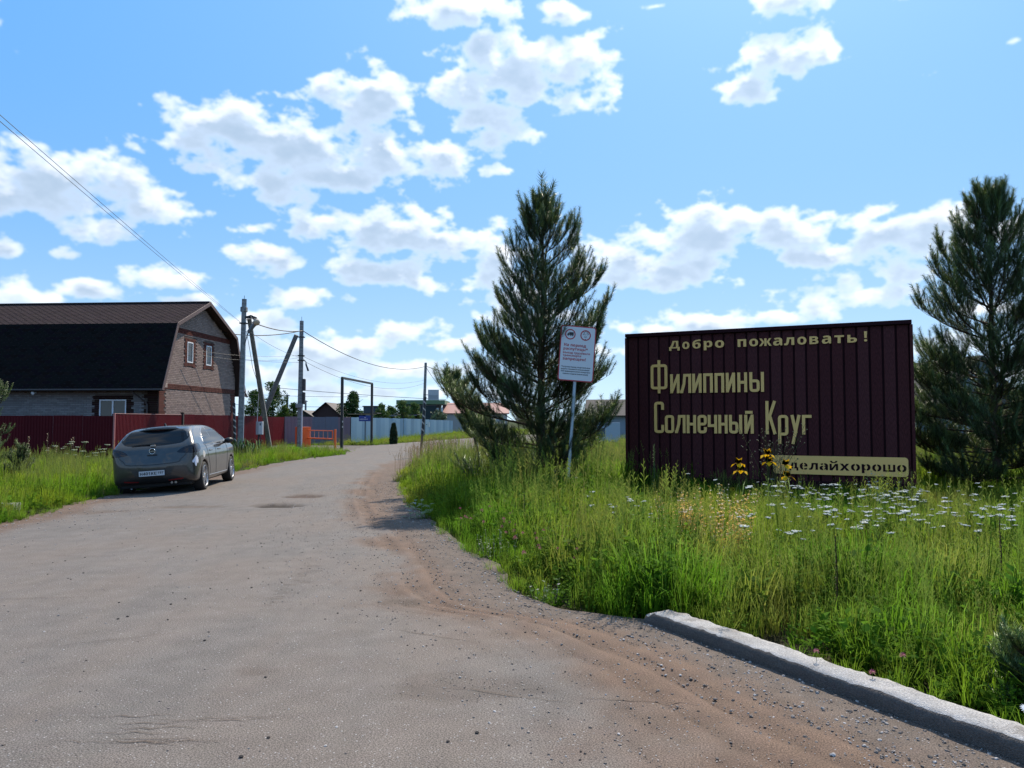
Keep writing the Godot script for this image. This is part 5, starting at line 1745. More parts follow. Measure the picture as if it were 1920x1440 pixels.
	b.box(dd * 0.5 + Vector3(0, 4.09, 0), Vector3(0.06, 0.06, dd.length() * 0.5 + 0.07), 0.008, Basis.looking_at(dd))
	obj("crossbar", b, blk, t)
	for y: float in [1.55, 1.25]:
		b = MB.new(); b.box(Vector3(0.06, y, 0.078), Vector3(0.03, 0.05, 0.004)); obj("small_plate", b, mat(0.5, 0.48, 0.46, 0.6), t)
	# the barrier
	var orange := mat(0.80, 0.130, 0.018, 0.5)
	t = thing("barrier", W(-12.70, 0, 47.0), 0.0)
	tag(t, "bright orange road barrier with cabinet and double rail closing the side lane", "barrier")
	b = MB.new()
	b.box(Vector3(-0.05, 0.60, 0), Vector3(0.36, 0.60, 0.36), 0.02, Basis(Vector3.UP, 0.62))
	obj("cabinet", b, orange, t)
	b = MB.new()
	b.box(Vector3(-0.05, 1.21, 0), Vector3(0.375, 0.015, 0.375), 0.006, Basis(Vector3.UP, 0.62))
	obj("cabinet_lid", b, orange, t)
	var r0 := Vector3(0.3, 0, 0.25); var r1 := Vector3(2.32, 0, 2.45)
	for y: float in [1.02, 0.55]:
		b = MB.new(); b.bar(r0 + Vector3.UP * y, r1 + Vector3.UP * y, 0.040 if y < 0.8 else 0.028, -1.0, 8); obj("rail", b, orange, t)
	for k in 6:
		b = MB.new()
		var p := r0.lerp(r1, 0.1 + k * 0.18)
		b.bar(p + Vector3.UP * 0.55, p + Vector3.UP * 1.02, 0.018 if k < 5 else 0.03, -1.0, 6)
		obj("upright", b, mat(0.6, 0.25, 0.17, 0.5) if k < 5 else orange, t)
	b = MB.new(); b.box(Vector3(2.50, 0.55, 2.55), Vector3(0.055, 0.56, 0.055), 0.006); obj("catch_post", b, orange, t)
	# blue street name sign
	t = thing("street_sign", W(-10.1, 0, 53.0))
	tag(t, "blue street name plate with white lettering on a thin post", "sign")
	b = MB.new(); b.bar(Vector3(0, 0, 0), Vector3(0, 1.7, 0), 0.03, 0.03, 8); obj("post", b, blk, t)
	b = MB.new(); b.box(Vector3(0.0, 1.76, 0.04), Vector3(0.43, 0.19, 0.008), 0.003); obj("plate", b, mat(0.012, 0.05, 0.24, 0.4), t)
	for k in [[0.06, 1.83, 0.10], [-0.05, 1.71, 0.30]]:
		b = MB.new()
		for q in int(k[2] / 0.035):
			b.box(Vector3(k[0] - k[2] + q * 0.07, k[1], 0.051), Vector3(0.022, 0.020 + 0.008 * (q % 3), 0.0015))
		tag(obj("white_lettering", b, mat(0.6, 0.62, 0.66, 0.5), t), "", "", "", "stuff")
	# grey post behind the bushy pine
	t = thing("sign_post", W(-1.42, 0, 30.0))
	tag(t, "bare grey metal post showing left of the bushy pine trunk", "post")
	b = MB.new(); b.bar(Vector3(0, -0.1, 0), Vector3(0, 2.6, 0), 0.055, 0.055, 12); obj("tube", b, mat(0.16, 0.21, 0.26, 0.5, 0.4), t)
	b = MB.new(); b.box(Vector3(0.05, 0.72, 0.05), Vector3(0.05, 0.14, 0.02), 0.004); obj("tag_plate", b, mat(0.6, 0.6, 0.6, 0.5), t)
	# lump of old concrete in the left verge
	t = thing("concrete_block", W(-8.95, -0.10, 13.4), 0.25)
	tag(t, "broken pale concrete block lying in the grass at the left edge", "concrete block")
	b = MB.new()
	var r := RandomNumberGenerator.new(); r.seed = 8
	b.box(Vector3(-0.45, 0.13, 0), Vector3(0.8, 0.15, 0.16), 0.04)
	for i in b.v.size():
		b.v[i] += Vector3(noise(b.v[i].x, b.v[i].y, 5.0, b.v[i].z * 5.0), noise(b.v[i].x, b.v[i].z, 4.0, 3.0), noise(b.v[i].y, b.v[i].z, 6.0, 7.0)) * 0.11
	obj("slab", b, concrete(1.25), t)

# ---------------------------------------------------------------- the parked hatchback
# x = metres from the tail, y = up, z = to the right of the driver
func spline(p: Array, closed: bool, steps: int) -> PackedVector2Array:
	var out := PackedVector2Array()
	var n := p.size()
	for i in (n if closed else n - 1):
		var a := Vector2(p[(i + n - 1) % n][0], p[(i + n - 1) % n][1]); var b := Vector2(p[i][0], p[i][1])
		var c := Vector2(p[(i + 1) % n][0], p[(i + 1) % n][1]); var d := Vector2(p[(i + 2) % n][0], p[(i + 2) % n][1])
		for k in steps: out.append(b.cubic_interpolate(c, a, d, float(k) / steps))
	return out

func sdist(poly: PackedVector2Array, q: Vector2) -> float:
	var d := 1e9
	var inside := false
	var j := poly.size() - 1
	for i in poly.size():
		var a := poly[j]; var b := poly[i]
		var e := b - a; var w := q - a
		var h := clampf(w.dot(e) / maxf(e.length_squared(), 1e-9), 0.0, 1.0)
		d = minf(d, (w - e * h).length_squared())
		if (a.y > q.y) != (b.y > q.y) and q.x < (b.x - a.x) * (q.y - a.y) / (b.y - a.y) + a.x: inside = not inside
		j = i
	return -sqrt(d) if inside else sqrt(d)

const CX := 0.028
var car_side := PackedFloat32Array(); var car_plan := PackedFloat32Array(); var car_front := PackedFloat32Array()
const NX := 168
const NY := 58
const NZ := 36

func lut(t: PackedFloat32Array, w: int, h: int, x: float, y: float) -> float:
	x = clampf(x, 0.0, w - 1.001); y = clampf(y, 0.0, h - 1.001)
	var i := int(x); var j := int(y)
	var fx := x - i; var fy := y - j
	var k := j * w + i
	return lerpf(lerpf(t[k], t[k + 1], fx), lerpf(t[k + w], t[k + w + 1], fx), fy)

func smax(a: float, b: float, k: float) -> float:
	var h := maxf(k - absf(a - b), 0.0) / k
	return maxf(a, b) + h * h * k * 0.25

func car_field(x: float, y: float, z: float) -> float:
	z = absf(z)
	var gx := (x + 0.12) / CX; var gy := (y - 0.06) / CX; var gz := z / CX
	var a := lut(car_side, NX, NY, gx, gy)
	var b := lut(car_plan, NX, NZ, gx, gz)
	var c := lut(car_front, NY, NZ, gy, gz)
	var d := smax(smax(b, c, 0.07), a, 0.10)
	for wx: float in [0.80, 3.48]:
		var h := Vector2(x - wx, y - 0.315).length() - 0.355
		d = maxf(d, -maxf(h, 0.56 - z))
	return d

func car_normal(p: Vector3) -> Vector3:
	var e := 0.012
	return Vector3(car_field(p.x + e, p.y, p.z) - car_field(p.x - e, p.y, p.z), car_field(p.x, p.y + e, p.z) - car_field(p.x, p.y - e, p.z), car_field(p.x, p.y, p.z + e) - car_field(p.x, p.y, p.z - e)).normalized()

# walk from a point outside along dir until the body is met
func car_hit(p: Vector3, dir: Vector3, far := 1.6) -> Vector3:
	var s := 0.0
	for i in 90:
		var q := p + dir * s
		var d := car_field(q.x, q.y, q.z)
		if d < 0.0008: return q
		s += maxf(d * 0.7, 0.0015)
		if s > far: break
	return p + dir * minf(s, far)

func car_at(kind: String, a: float, b: float, lift: float) -> Array:
	var q: Vector3
	match kind:
		"right": q = car_hit(Vector3(a, b, 1.15), Vector3(0, 0, -1))
		"left": q = car_hit(Vector3(a, b, -1.15), Vector3(0, 0, 1))
		"rear": q = car_hit(Vector3(-0.35, b, a), Vector3(1, 0, 0))
		"front": q = car_hit(Vector3(4.8, b, a), Vector3(-1, 0, 0), 2.6)
		"corner":   # a = angle from straight back, positive to the right
			var d := Vector3(-cos(a), 0, sin(a))
			q = car_hit(Vector3(1.0, b, 0) + d * 1.7, -d, 2.2)
	var n := car_normal(q)
	return [q + n * lift, n]

# a star-shaped patch lying on the body
func patch(b: MB, kind: String, outline: Array, lift: float, rings := 5, steps := 4, smooth_edge := true) -> void:
	var o := spline(outline, true, steps) if smooth_edge else PackedVector2Array()
	if not smooth_edge:
		for i in outline.size():
			var p := Vector2(outline[i][0], outline[i][1]); var q := Vector2(outline[(i + 1) % outline.size()][0], outline[(i + 1) % outline.size()][1])
			for k in steps: o.append(p.lerp(q, float(k) / steps))
	var c := Vector2.ZERO
	for p in o: c += p
	c /= o.size()
	var grid := []
	for r in rings + 1:
		var row := []
		for p in o:
			var e := c.lerp(p, float(r) / rings)
			row.append(car_at(kind, e.x, e.y, lift if r < rings else lift * 0.15))
		grid.append(row)
	for r in rings:
		for i in o.size():
			var j := (i + 1) % o.size()
			var A: Array = grid[r][i]; var B: Array = grid[r][j]; var C: Array = grid[r + 1][j]; var D: Array = grid[r + 1][i]
			if (B[0] - A[0]).length() < 1e-6 and r > 0: continue
			var f: Vector3 = (C[0] - A[0]).cross(D[0] - B[0]) if r > 0 else (C[0] - A[0]).cross(D[0] - A[0])
			if f.dot(A[1]) > 0: b.squad(A[0], B[0], C[0], D[0], A[1], B[1], C[1], D[1])
			else: b.squad(A[0], D[0], C[0], B[0], A[1], D[1], C[1], B[1])

# a thin line lying on the body: seams and trims
func seam(b: MB, kind: String, pts: Array, r: float, steps := 8, lift := 0.0) -> void:
	var line := spline(pts, false, steps)
	line.append(Vector2(pts[-1][0], pts[-1][1]))
	var p := PackedVector3Array(); var w := PackedFloat32Array()
	for q in line:
		p.append(car_at(kind, q.x, q.y, lift)[0]); w.append(r)
	b.tube(p, w, 5)

func build_car() -> void:
	var side := spline([[0.16, 0.27], [0.05, 0.36], [0.0, 0.50], [0.0, 0.66], [0.05, 0.80], [0.10, 0.95], [0.16, 1.05], [0.36, 1.22], [0.56, 1.375], [0.80, 1.45], [1.20, 1.495], [1.70, 1.51], [2.15, 1.49], [2.60, 1.405], [3.0, 1.22], [3.35, 1.045], [3.70, 0.975], [4.05, 0.87], [4.28, 0.74], [4.40, 0.58], [4.42, 0.42], [4.36, 0.27], [4.18, 0.21], [3.6, 0.20], [2.2, 0.19], [0.9, 0.20], [0.40, 0.22]], true, 4)
	var plan := spline([[-0.02, -0.3], [0.0, 0.30], [0.03, 0.55], [0.10, 0.74], [0.22, 0.85], [0.45, 0.902], [0.85, 0.912], [1.6, 0.908], [2.6, 0.906], [3.4, 0.903], [3.85, 0.872], [4.18, 0.75], [4.34, 0.55], [4.42, 0.25], [4.44, -0.3]], true, 4)
	var front := spline([[0.12, -0.3], [0.13, 0.74], [0.20, 0.83], [0.34, 0.868], [0.55, 0.892], [0.72, 0.905], [0.86, 0.900], [0.95, 0.868], [1.10, 0.805], [1.30, 0.705], [1.42, 0.62], [1.485, 0.50], [1.525, 0.0], [1.53, -0.3]], true, 4)
	car_side.resize(NX * NY); car_plan.resize(NX * NZ); car_front.resize(NY * NZ)
	for j in NY:
		for i in NX: car_side[j * NX + i] = sdist(side, Vector2(i * CX - 0.12, j * CX + 0.06))
	for j in NZ:
		for i in NX: car_plan[j * NX + i] = sdist(plan, Vector2(i * CX - 0.12, j * CX))
		for i in NY: car_front[j * NY + i] = sdist(front, Vector2(i * CX + 0.06, j * CX))
	# surface nets
	var zs := 2 * NZ - 1
	var val := PackedFloat32Array(); val.resize(NX * NY * NZ)
	for k in NZ:
		for j in NY:
			var c := car_front[k * NY + j]
			for i in NX:
				var d := smax(car_plan[k * NX + i], c, 0.07)
				d = smax(d, car_side[j * NX + i], 0.10)
				var x := i * CX - 0.12; var y := j * CX + 0.06
				if y < 0.75:
					for wx: float in [0.80, 3.48]:
						var h := Vector2(x - wx, y - 0.315).length() - 0.355
						if h < 0.1: d = maxf(d, -maxf(h, 0.56 - k * CX))
				val[(k * NY + j) * NX + i] = d
	var at := func(i: int, j: int, k: int) -> float: return val[(absi(k - NZ + 1) * NY + j) * NX + i]
	var vid := {}
	var vp := PackedVector3Array(); var vn := PackedVector3Array()
	for k in zs - 1:
		var ka := absi(k - NZ + 1) * NY * NX; var kb := absi(k + 1 - NZ + 1) * NY * NX
		for j in NY - 1:
			for i in NX - 1:
				var q := j * NX + i
				var v0 := val[ka + q]
				if absf(v0) > 0.09: continue
				var vs := [v0, val[ka + q + 1], val[ka + q + NX], val[ka + q + NX + 1], val[kb + q], val[kb + q + 1], val[kb + q + NX], val[kb + q + NX + 1]]
				var neg := 0
				for v: float in vs: if v < 0: neg += 1
				if neg == 0 or neg == 8: continue
				var sum := Vector3.ZERO; var cnt := 0
				for e in [[0, 1], [2, 3], [4, 5], [6, 7], [0, 2], [1, 3], [4, 6], [5, 7], [0, 4], [1, 5], [2, 6], [3, 7]]:
					var a: float = vs[e[0]]; var b2: float = vs[e[1]]
					if (a < 0) != (b2 < 0):
						var t := a / (a - b2)
						var pa := Vector3(e[0] & 1, (e[0] >> 1) & 1, e[0] >> 2); var pb := Vector3(e[1] & 1, (e[1] >> 1) & 1, e[1] >> 2)
						sum += pa.lerp(pb, t); cnt += 1
				var p := (Vector3(i, j, k - NZ + 1) + sum / cnt) * CX + Vector3(-0.12, 0.06, 0)
				vid[(k * NY + j) * NX + i] = vp.size()
				vp.append(p); vn.append(car_normal(p))
	var body := MB.new()
	for key: int in vid:
		var i := key % NX; var j := (key / NX) % NY; var k := key / (NX * NY)
		var s0: float = at.call(i, j, k)
		for ax in 3:
			var d := [1, NX, NX * NY]
			var s1: float = at.call(i + (1 if ax == 0 else 0), j + (1 if ax == 1 else 0), k + (1 if ax == 2 else 0))
			if (s0 < 0) == (s1 < 0): continue
			var u: int = d[(ax + 1) % 3]; var w: int = d[(ax + 2) % 3]
			var a0 = vid.get(key); var a1 = vid.get(key - u); var a2 = vid.get(key - u - w); var a3 = vid.get(key - w)
			if a0 == null or a1 == null or a2 == null or a3 == null: continue
			if s0 > 0: body.squad(vp[a2], vp[a1], vp[a0], vp[a3], vn[a2], vn[a1], vn[a0], vn[a3])
			else: body.squad(vp[a2], vp[a3], vp[a0], vp[a1], vn[a2], vn[a3], vn[a0], vn[a1])
	var t := thing("parked_car", W(-7.60, 0.005, 16.39))
	t.basis = Basis(Vector3.UP, deg_to_rad(98.0)) * Basis(Vector3.RIGHT, deg_to_rad(-4.0))
	tag(t, "brownish grey hatchback parked at the left edge of the lane, seen from behind", "car")
	var paint := StandardMaterial3D.new()
	paint.albedo_color = lin(0.056, 0.050, 0.046); paint.metallic = 0.35; paint.roughness = 0.34
	paint.clearcoat_enabled = true; paint.clearcoat = 0.8; paint.clearcoat_roughness = 0.06
	grain(paint, ntex(0.02, 0.82, 1.0, 256, 5), Vector3(0.9, 0.9, 0.9))      # dust
	var glass := mat(0.006, 0.007, 0.009, 0.035).duplicate()
	glass.metallic_specular = 0.33
	var black := mat(0.012, 0.012, 0.013, 0.5)
	var rubber := mat(0.014, 0.014, 0.015, 0.85)
	obj("body", body, paint, t)
	# dark underside insert of the rear bumper and sills
	var b := MB.new()
	patch(b, "rear", [[-0.66, 0.29], [-0.60, 0.345], [-0.3, 0.37], [0.3, 0.37], [0.60, 0.345], [0.66, 0.29], [0.3, 0.26], [-0.3, 0.26]], 0.006, 4)
	obj("lower_bumper", b, black, t)
	b = MB.new()
	b.box(Vector3(2.0, 0.225, 0), Vector3(1.75, 0.05, 0.72), 0.02)
	obj("underbody", b, rubber, t)
	# rear screen
	b = MB.new()
	patch(b, "rear", [[-0.53, 1.085], [-0.625, 1.13], [-0.69, 1.20], [-0.665, 1.29], [-0.62, 1.365], [-0.3, 1.395], [0.0, 1.40], [0.3, 1.395], [0.62, 1.365], [0.665, 1.29], [0.69, 1.20], [0.625, 1.13], [0.53, 1.085], [0.25, 1.06], [0.0, 1.055], [-0.25, 1.06]], 0.005, 8)
	obj("rear_window", b, glass, t)
	# spoiler along the roof edge
	b = MB.new()
	var sp := PackedVector3Array()
	for i in 21:
		var z := lerpf(-0.60, 0.60, i / 20.0)
		sp.append(Vector3(0.60 + 0.28 * pow(absf(z) / 0.6, 2.4) - 0.10, 1.425 - 0.045 * pow(absf(z) / 0.6, 2.0), z))
	for i in 20:
		var p := sp[i]; var q := sp[i + 1]
		var f := Vector3(0.34, 0.045, 0); var dn := Vector3(0.03, -0.035, 0)
		b.quad(p, q, q + f, p + f); b.quad(q, p, p + dn, q + dn); b.quad(p + dn, p + f + Vector3(0, -0.05, 0), q + f + Vector3(0, -0.05, 0), q + dn)
	smooth(b)
	obj("spoiler", b, paint, t)
	b = MB.new()
	b.box(Vector3(0.56, 1.393, 0), Vector3(0.012, 0.010, 0.14), 0.003)
	obj("brake_light", b, mat(0.10, 0.012, 0.012, 0.2), t)
	# tail lamps round the corners
	for s: float in [1.0, -1.0]:
		b = MB.new()
		var o := []
		for q in [[0.50, 0.90], [0.62, 0.99], [0.78, 1.035], [0.94, 1.055], [1.06, 1.045], [1.12, 0.99], [1.05, 0.905], [0.92, 0.86], [0.76, 0.855], [0.60, 0.87]]: o.append([q[0] * s, q[1]])
		patch(b, "corner", o, 0.012, 6)
		obj("tail_lamp", b, mat(0.012, 0.004, 0.005, 0.06), t)
		b = MB.new()
		o = []
		for q in [[0.28, 0.325], [0.60, 0.345], [0.60, 0.315], [0.28, 0.298]]: o.append([q[0] * s, q[1]])
		patch(b, "rear", o, 0.012, 3, 3, false)
		obj("reflector", b, mat(0.20, 0.018, 0.018, 0.2), t)
	# tailgate seam, recess and number plate
	b = MB.new()
	seam(b, "rear", [[-0.60, 0.90], [-0.57, 0.74], [-0.50, 0.685], [-0.2, 0.665], [0.2, 0.665], [0.50, 0.685], [0.57, 0.74], [0.60, 0.90]], 0.007)
	tag(obj("tailgate_seam", b, black, t), "", "")
	b = MB.new()
	patch(b, "rear", [[-0.43, 0.575], [-0.36, 0.425], [0.36, 0.425], [0.43, 0.575]], 0.005, 4, 4, false)
	obj("plate_recess", b, mat(0.03, 0.027, 0.025, 0.6), t)
	var pl := Node3D.new(); pl.name = "number_plate"; t.add_child(pl, true)
	pl.position = car_at("rear", 0.0, 0.485, 0.012)[0] + Vector3(-0.012, 0, 0)
	pl.rotation = Vector3(0, -PI / 2, 0)
	b = MB.new()
	b.box(Vector3.ZERO, Vector3(0.268, 0.062, 0.006), 0.004)
	obj("frame", b, black, pl)
	b = MB.new()
	b.box(Vector3(0, 0, 0.0065), Vector3(0.258, 0.054, 0.002), 0.001)
	obj("plate", b, mat(0.46, 0.47, 0.49, 0.4), pl)
	text_line("Н401КЕ", -0.235, -0.032, 0.062, 0.325, black, pl, "digits")
	text_line("197", 0.118, -0.018, 0.050, 0.12, black, pl, "digits")
	for c in pl.get_children():
		if c.name.begins_with("digits"): c.position.z = 0.0095
	b = MB.new(); b.box(Vector3(0.102, 0, 0.009), Vector3(0.002, 0.05, 0.0006)); obj("divider", b, black, pl)
	# badge: ring with a bar across
	var bd := Node3D.new(); bd.name = "badge"; t.add_child(bd, true)
	bd.position = car_at("rear", 0.0, 0.945, 0.006)[0] + Vector3(-0.008, 0, 0)
	bd.rotation = Vector3(0, -PI / 2, 0)
	var chrome := mat(0.5, 0.5, 0.5, 0.15, 1.0)
	b = MB.new()
	for k in 28:
		var a := TAU * k / 28; var e := TAU * (k + 1) / 28
		b.bar(Vector3(cos(a), sin(a), 0) * 0.058, Vector3(cos(e), sin(e), 0) * 0.058, 0.010, -1.0, 6)
	obj("ring", b, chrome, bd)
	b = MB.new()
	b.prism(PackedVector2Array([Vector2(-0.055, 0.002), Vector2(0.012, 0.004), Vector2(-0.004, 0.014), Vector2(0.055, 0.002), Vector2(0.055, -0.004), Vector2(-0.012, -0.006), Vector2(0.004, -0.016), Vector2(-0.055, -0.004)]), Vector3.ZERO, Vector3.RIGHT, Vector3.UP, 0.008)
	obj("bar", b, chrome, bd)
	b = MB.new()
	b.lathe(Vector3(0, 0, -0.004), PackedVector2Array([Vector2(0.055, 0.0), Vector2(0.0, 0.004)]), 24, Basis(Vector3.RIGHT, PI / 2))
	obj("disc", b, black, bd)
	b = MB.new()
	b.box(car_at("rear", 0.0, 0.865, 0.004)[0], Vector3(0.012, 0.014, 0.10), 0.004)
	obj("handle", b, black, t)
	# rear wiper
	b = MB.new()
	var wp := PackedVector3Array(); var wr := PackedFloat32Array()
	for k in 8:
		wp.append(car_at("rear", lerpf(0.03, -0.44, k / 7.0), 1.075 + 0.012 * sin(k * 0.45), 0.02)[0]); wr.append(0.013 if k < 3 else 0.009)
	b.tube(wp, wr, 6)
	obj("wiper", b, black, t)
	b = MB.new()
	b.box(car_at("rear", 0.0, 1.05, 0.012)[0], Vector3(0.03, 0.022, 0.05), 0.01)
	obj("wiper_boss", b, mat(0.22, 0.20, 0.18, 0.3), t)
	# side glass, trims, seams, handles
	for sgn: float in [1.0, -1.0]:
		var k := "right" if sgn > 0 else "left"
		b = MB.new()
		patch(b, k, [[1.02, 1.075], [1.22, 1.255], [1.50, 1.365], [1.78, 1.395], [1.80, 1.22], [1.82, 1.0], [1.45, 1.0], [1.10, 1.01]], 0.004, 5, 3)
		obj("rear_side_window", b, glass, t)
		b = MB.new()
		patch(b, k, [[1.875, 1.02], [1.865, 1.22], [1.85, 1.395], [2.15, 1.395], [2.45, 1.33], [2.72, 1.215], [2.93, 1.08], [2.95, 1.025], [2.5, 1.01]], 0.004, 5, 3)
		obj("front_side_window", b, glass, t)
		b = MB.new()
		seam(b, k, [[2.95, 1.01], [2.4, 0.992], [1.8, 0.982], [1.35, 0.985], [1.05, 0.995], [0.965, 1.03], [1.00, 1.10], [1.18, 1.265], [1.46, 1.385], [1.80, 1.425], [2.15, 1.422], [2.45, 1.36], [2.75, 1.235], [2.98, 1.09]], 0.008, 6)
		obj("window_trim", b, mat(0.42, 0.42, 0.44, 0.25, 0.9), t)
		for line in [[[1.06, 0.98], [1.10, 0.80], [1.25, 0.55], [1.30, 0.34]], [[1.83, 0.98], [1.84, 0.65], [1.84, 0.32]], [[2.98, 1.0], [3.02, 0.80], [2.98, 0.50], [2.96, 0.34]]]:
			b = MB.new()
			seam(b, k, line, 0.0045, 6)
			obj("door_seam", b, black, t)
		b = MB.new()
		seam(b, k, [[1.22, 0.305], [2.1, 0.30], [3.0, 0.305]], 0.010, 6)
		obj("sill_trim", b, mat(0.35, 0.35, 0.36, 0.3, 0.8), t)
		for hx: float in [1.36, 2.16]:
			b = MB.new()
			var hp := PackedVector3Array()
			for q in 5: hp.append(car_at(k, hx - 0.10 + q * 0.05, 0.865, 0.004 + 0.024 * sin(PI * q / 4.0))[0])
			b.tube(hp, PackedFloat32Array([0.012, 0.015, 0.016, 0.015, 0.012]), 6)
			obj("door_handle", b, paint, t)
		# mirror
		b = MB.new()
		var prof := PackedVector2Array()
		for q in 9: prof.append(Vector2(sin(PI * q / 8.0) * 0.085, -cos(PI * q / 8.0) * 0.11))
		b.lathe(Vector3(2.80, 1.045, sgn * 0.985), prof, 14, Basis(Vector3(0.62, 0, 0), Vector3(0, 0.1, sgn * 1.0), Vector3(0, -0.85, 0.1)))
		var mi := obj("mirror", b, black, t)
		b = MB.new()
		b.bar(Vector3(2.83, 1.0, sgn * 0.84), Vector3(2.82, 1.02, sgn * 0.95), 0.03, 0.025, 8)
		obj("mirror_arm", b, black, mi)
	# windscreen and head lamps
	b = MB.new()
	patch(b, "front", [[-0.66, 1.08], [-0.55, 1.34], [0.0, 1.40], [0.55, 1.34], [0.66, 1.08], [0.0, 1.10]], 0.004, 6)
	obj("windscreen", b, glass, t)
	for s: float in [1.0, -1.0]:
		b = MB.new()
		patch(b, "front", [[0.42 * s, 0.66], [0.60 * s, 0.78], [0.76 * s, 0.80], [0.74 * s, 0.68], [0.6 * s, 0.63]], 0.006, 4)
		obj("headlight", b, mat(0.5, 0.5, 0.52, 0.08), t)
	# wheels
	var alloy := mat(0.58, 0.58, 0.60, 0.28, 0.85)
	for wx: float in [0.80, 3.48]:
		for s: float in [1.0, -1.0]:
			var w := Node3D.new(); w.name = "wheel"; t.add_child(w, true)
			w.position = Vector3(wx, 0.315, 0.775 * s)
			w.rotation.x = PI / 2 if s > 0 else -PI / 2
			b = MB.new()
			b.lathe(Vector3.ZERO, PackedVector2Array([Vector2(0.20, -0.10), Vector2(0.285, -0.112), Vector2(0.308, -0.095), Vector2(0.315, -0.06), Vector2(0.317, 0.0), Vector2(0.315, 0.06), Vector2(0.308, 0.095), Vector2(0.285, 0.112), Vector2(0.237, 0.108), Vector2(0.232, 0.095)]), 40)
			obj("tyre", b, rubber, w)
			b = MB.new()
			b.lathe(Vector3.ZERO, PackedVector2Array([Vector2(0.236, 0.104), Vector2(0.226, 0.108), Vector2(0.218, 0.10), Vector2(0.212, 0.03), Vector2(0.20, -0.08)]), 40)
			for k in 5:
				var a := TAU * k / 5.0 + wx
				for off: float in [-0.13, 0.13]:
					var p := Vector3(cos(a) * 0.04, 0.088, sin(a) * 0.04); var q := Vector3(cos(a + off) * 0.222, 0.098, sin(a + off) * 0.222)
					var d := (q - p).normalized(); var sd := d.cross(Vector3.UP) * 0.021; var dn := Vector3(0, -0.03, 0)
					b.quad(p + sd, q + sd * 0.8, q - sd * 0.8, p - sd); b.quad(p - sd, p + sd, q + sd, q - sd)
					b.quad(p + sd + dn, q + sd * 0.8 + dn, q + sd * 0.8, p + sd); b.quad(p - sd, q - sd * 0.8, q - sd * 0.8 + dn, p - sd + dn)
			b.lathe(Vector3.ZERO, PackedVector2Array([Vector2(0.062, 0.05), Vector2(0.058, 0.092), Vector2(0.03, 0.10), Vector2(0.0, 0.10)]), 16)
			obj("rim", b, alloy, w)
			b = MB.new()
			b.lathe(Vector3.ZERO, PackedVector2Array([Vector2(0.16, 0.0), Vector2(0.16, 0.03), Vector2(0.0, 0.03)]), 24)
			obj("brake_disc", b, mat(0.08, 0.08, 0.085, 0.5, 0.6), w)
	# aerial fin, exhaust, sticker on the bumper corner and a peeling patch by the filler cap
	b = MB.new()
	var rf := car_hit(Vector3(0.98, 1.8, 0.0), Vector3.DOWN)
	b.prism(PackedVector2Array([Vector2(0, 0), Vector2(0.14, 0), Vector2(0.02, 0.075), Vector2(-0.01, 0.07)]), rf + Vector3(0, -0.005, 0.012), Vector3.RIGHT, Vector3.UP, 0.024)
	obj("aerial_fin", b, black, t)
	for z: float in [0.36, 0.44]:
		b = MB.new()
		b.bar(Vector3(0.10, 0.255, z), Vector3(0.40, 0.26, z), 0.026, 0.026, 12)
		obj("exhaust_pipe", b, mat(0.25, 0.25, 0.25, 0.3, 0.9), t)
	b = MB.new()
	var white := mat(0.66, 0.69, 0.78, 0.5)
	for shape in [[[0.80, 0.76], [0.84, 0.80], [0.87, 0.76], [0.90, 0.73], [0.86, 0.70], [0.79, 0.69], [0.77, 0.72]], [[0.79, 0.70], [0.84, 0.70], [0.85, 0.63], [0.82, 0.56], [0.79, 0.62]], [[0.74, 0.68], [0.78, 0.72], [0.79, 0.68], [0.76, 0.64]], [[0.84, 0.70], [0.89, 0.72], [0.90, 0.66], [0.87, 0.62]]]:
		b = MB.new()
		patch(b, "corner", shape, 0.004, 3, 3)
		obj("sticker", b, white, t)
	b = MB.new()
	patch(b, "right", [[0.66, 0.80], [0.72, 0.88], [0.80, 0.86], [0.86, 0.79], [0.76, 0.72], [0.69, 0.74]], 0.004, 3, 3)
	obj("peeled_patch", b, mat(0.42, 0.41, 0.40, 0.6), t)

# ---------------------------------------------------------------- trees, bushes and houses beyond the fences
func spray_mesh(sd: int) -> ArrayMesh:
	var b := MB.new()
	var r := RandomNumberGenerator.new(); r.seed = sd
	for i in 9:
		var d := Vector3(r.randf_range(-1, 1), r.randf_range(-0.6, 1), r.randf_range(-1, 1)).normalized()
		leaf(b, d * 0.25, (d + Vector3(r.randf_range(-0.6, 0.6), r.randf_range(-0.6, 0.4), r.randf_range(-0.6, 0.6))).normalized(), Vector3.UP if absf(d.y) < 0.8 else Vector3.RIGHT, r.randf_range(0.5, 0.9), r.randf_range(0.18, 0.28), Color(1, 1, 1) * r.randf_range(0.7, 1.25))
	return b.mesh()

var sprays := []

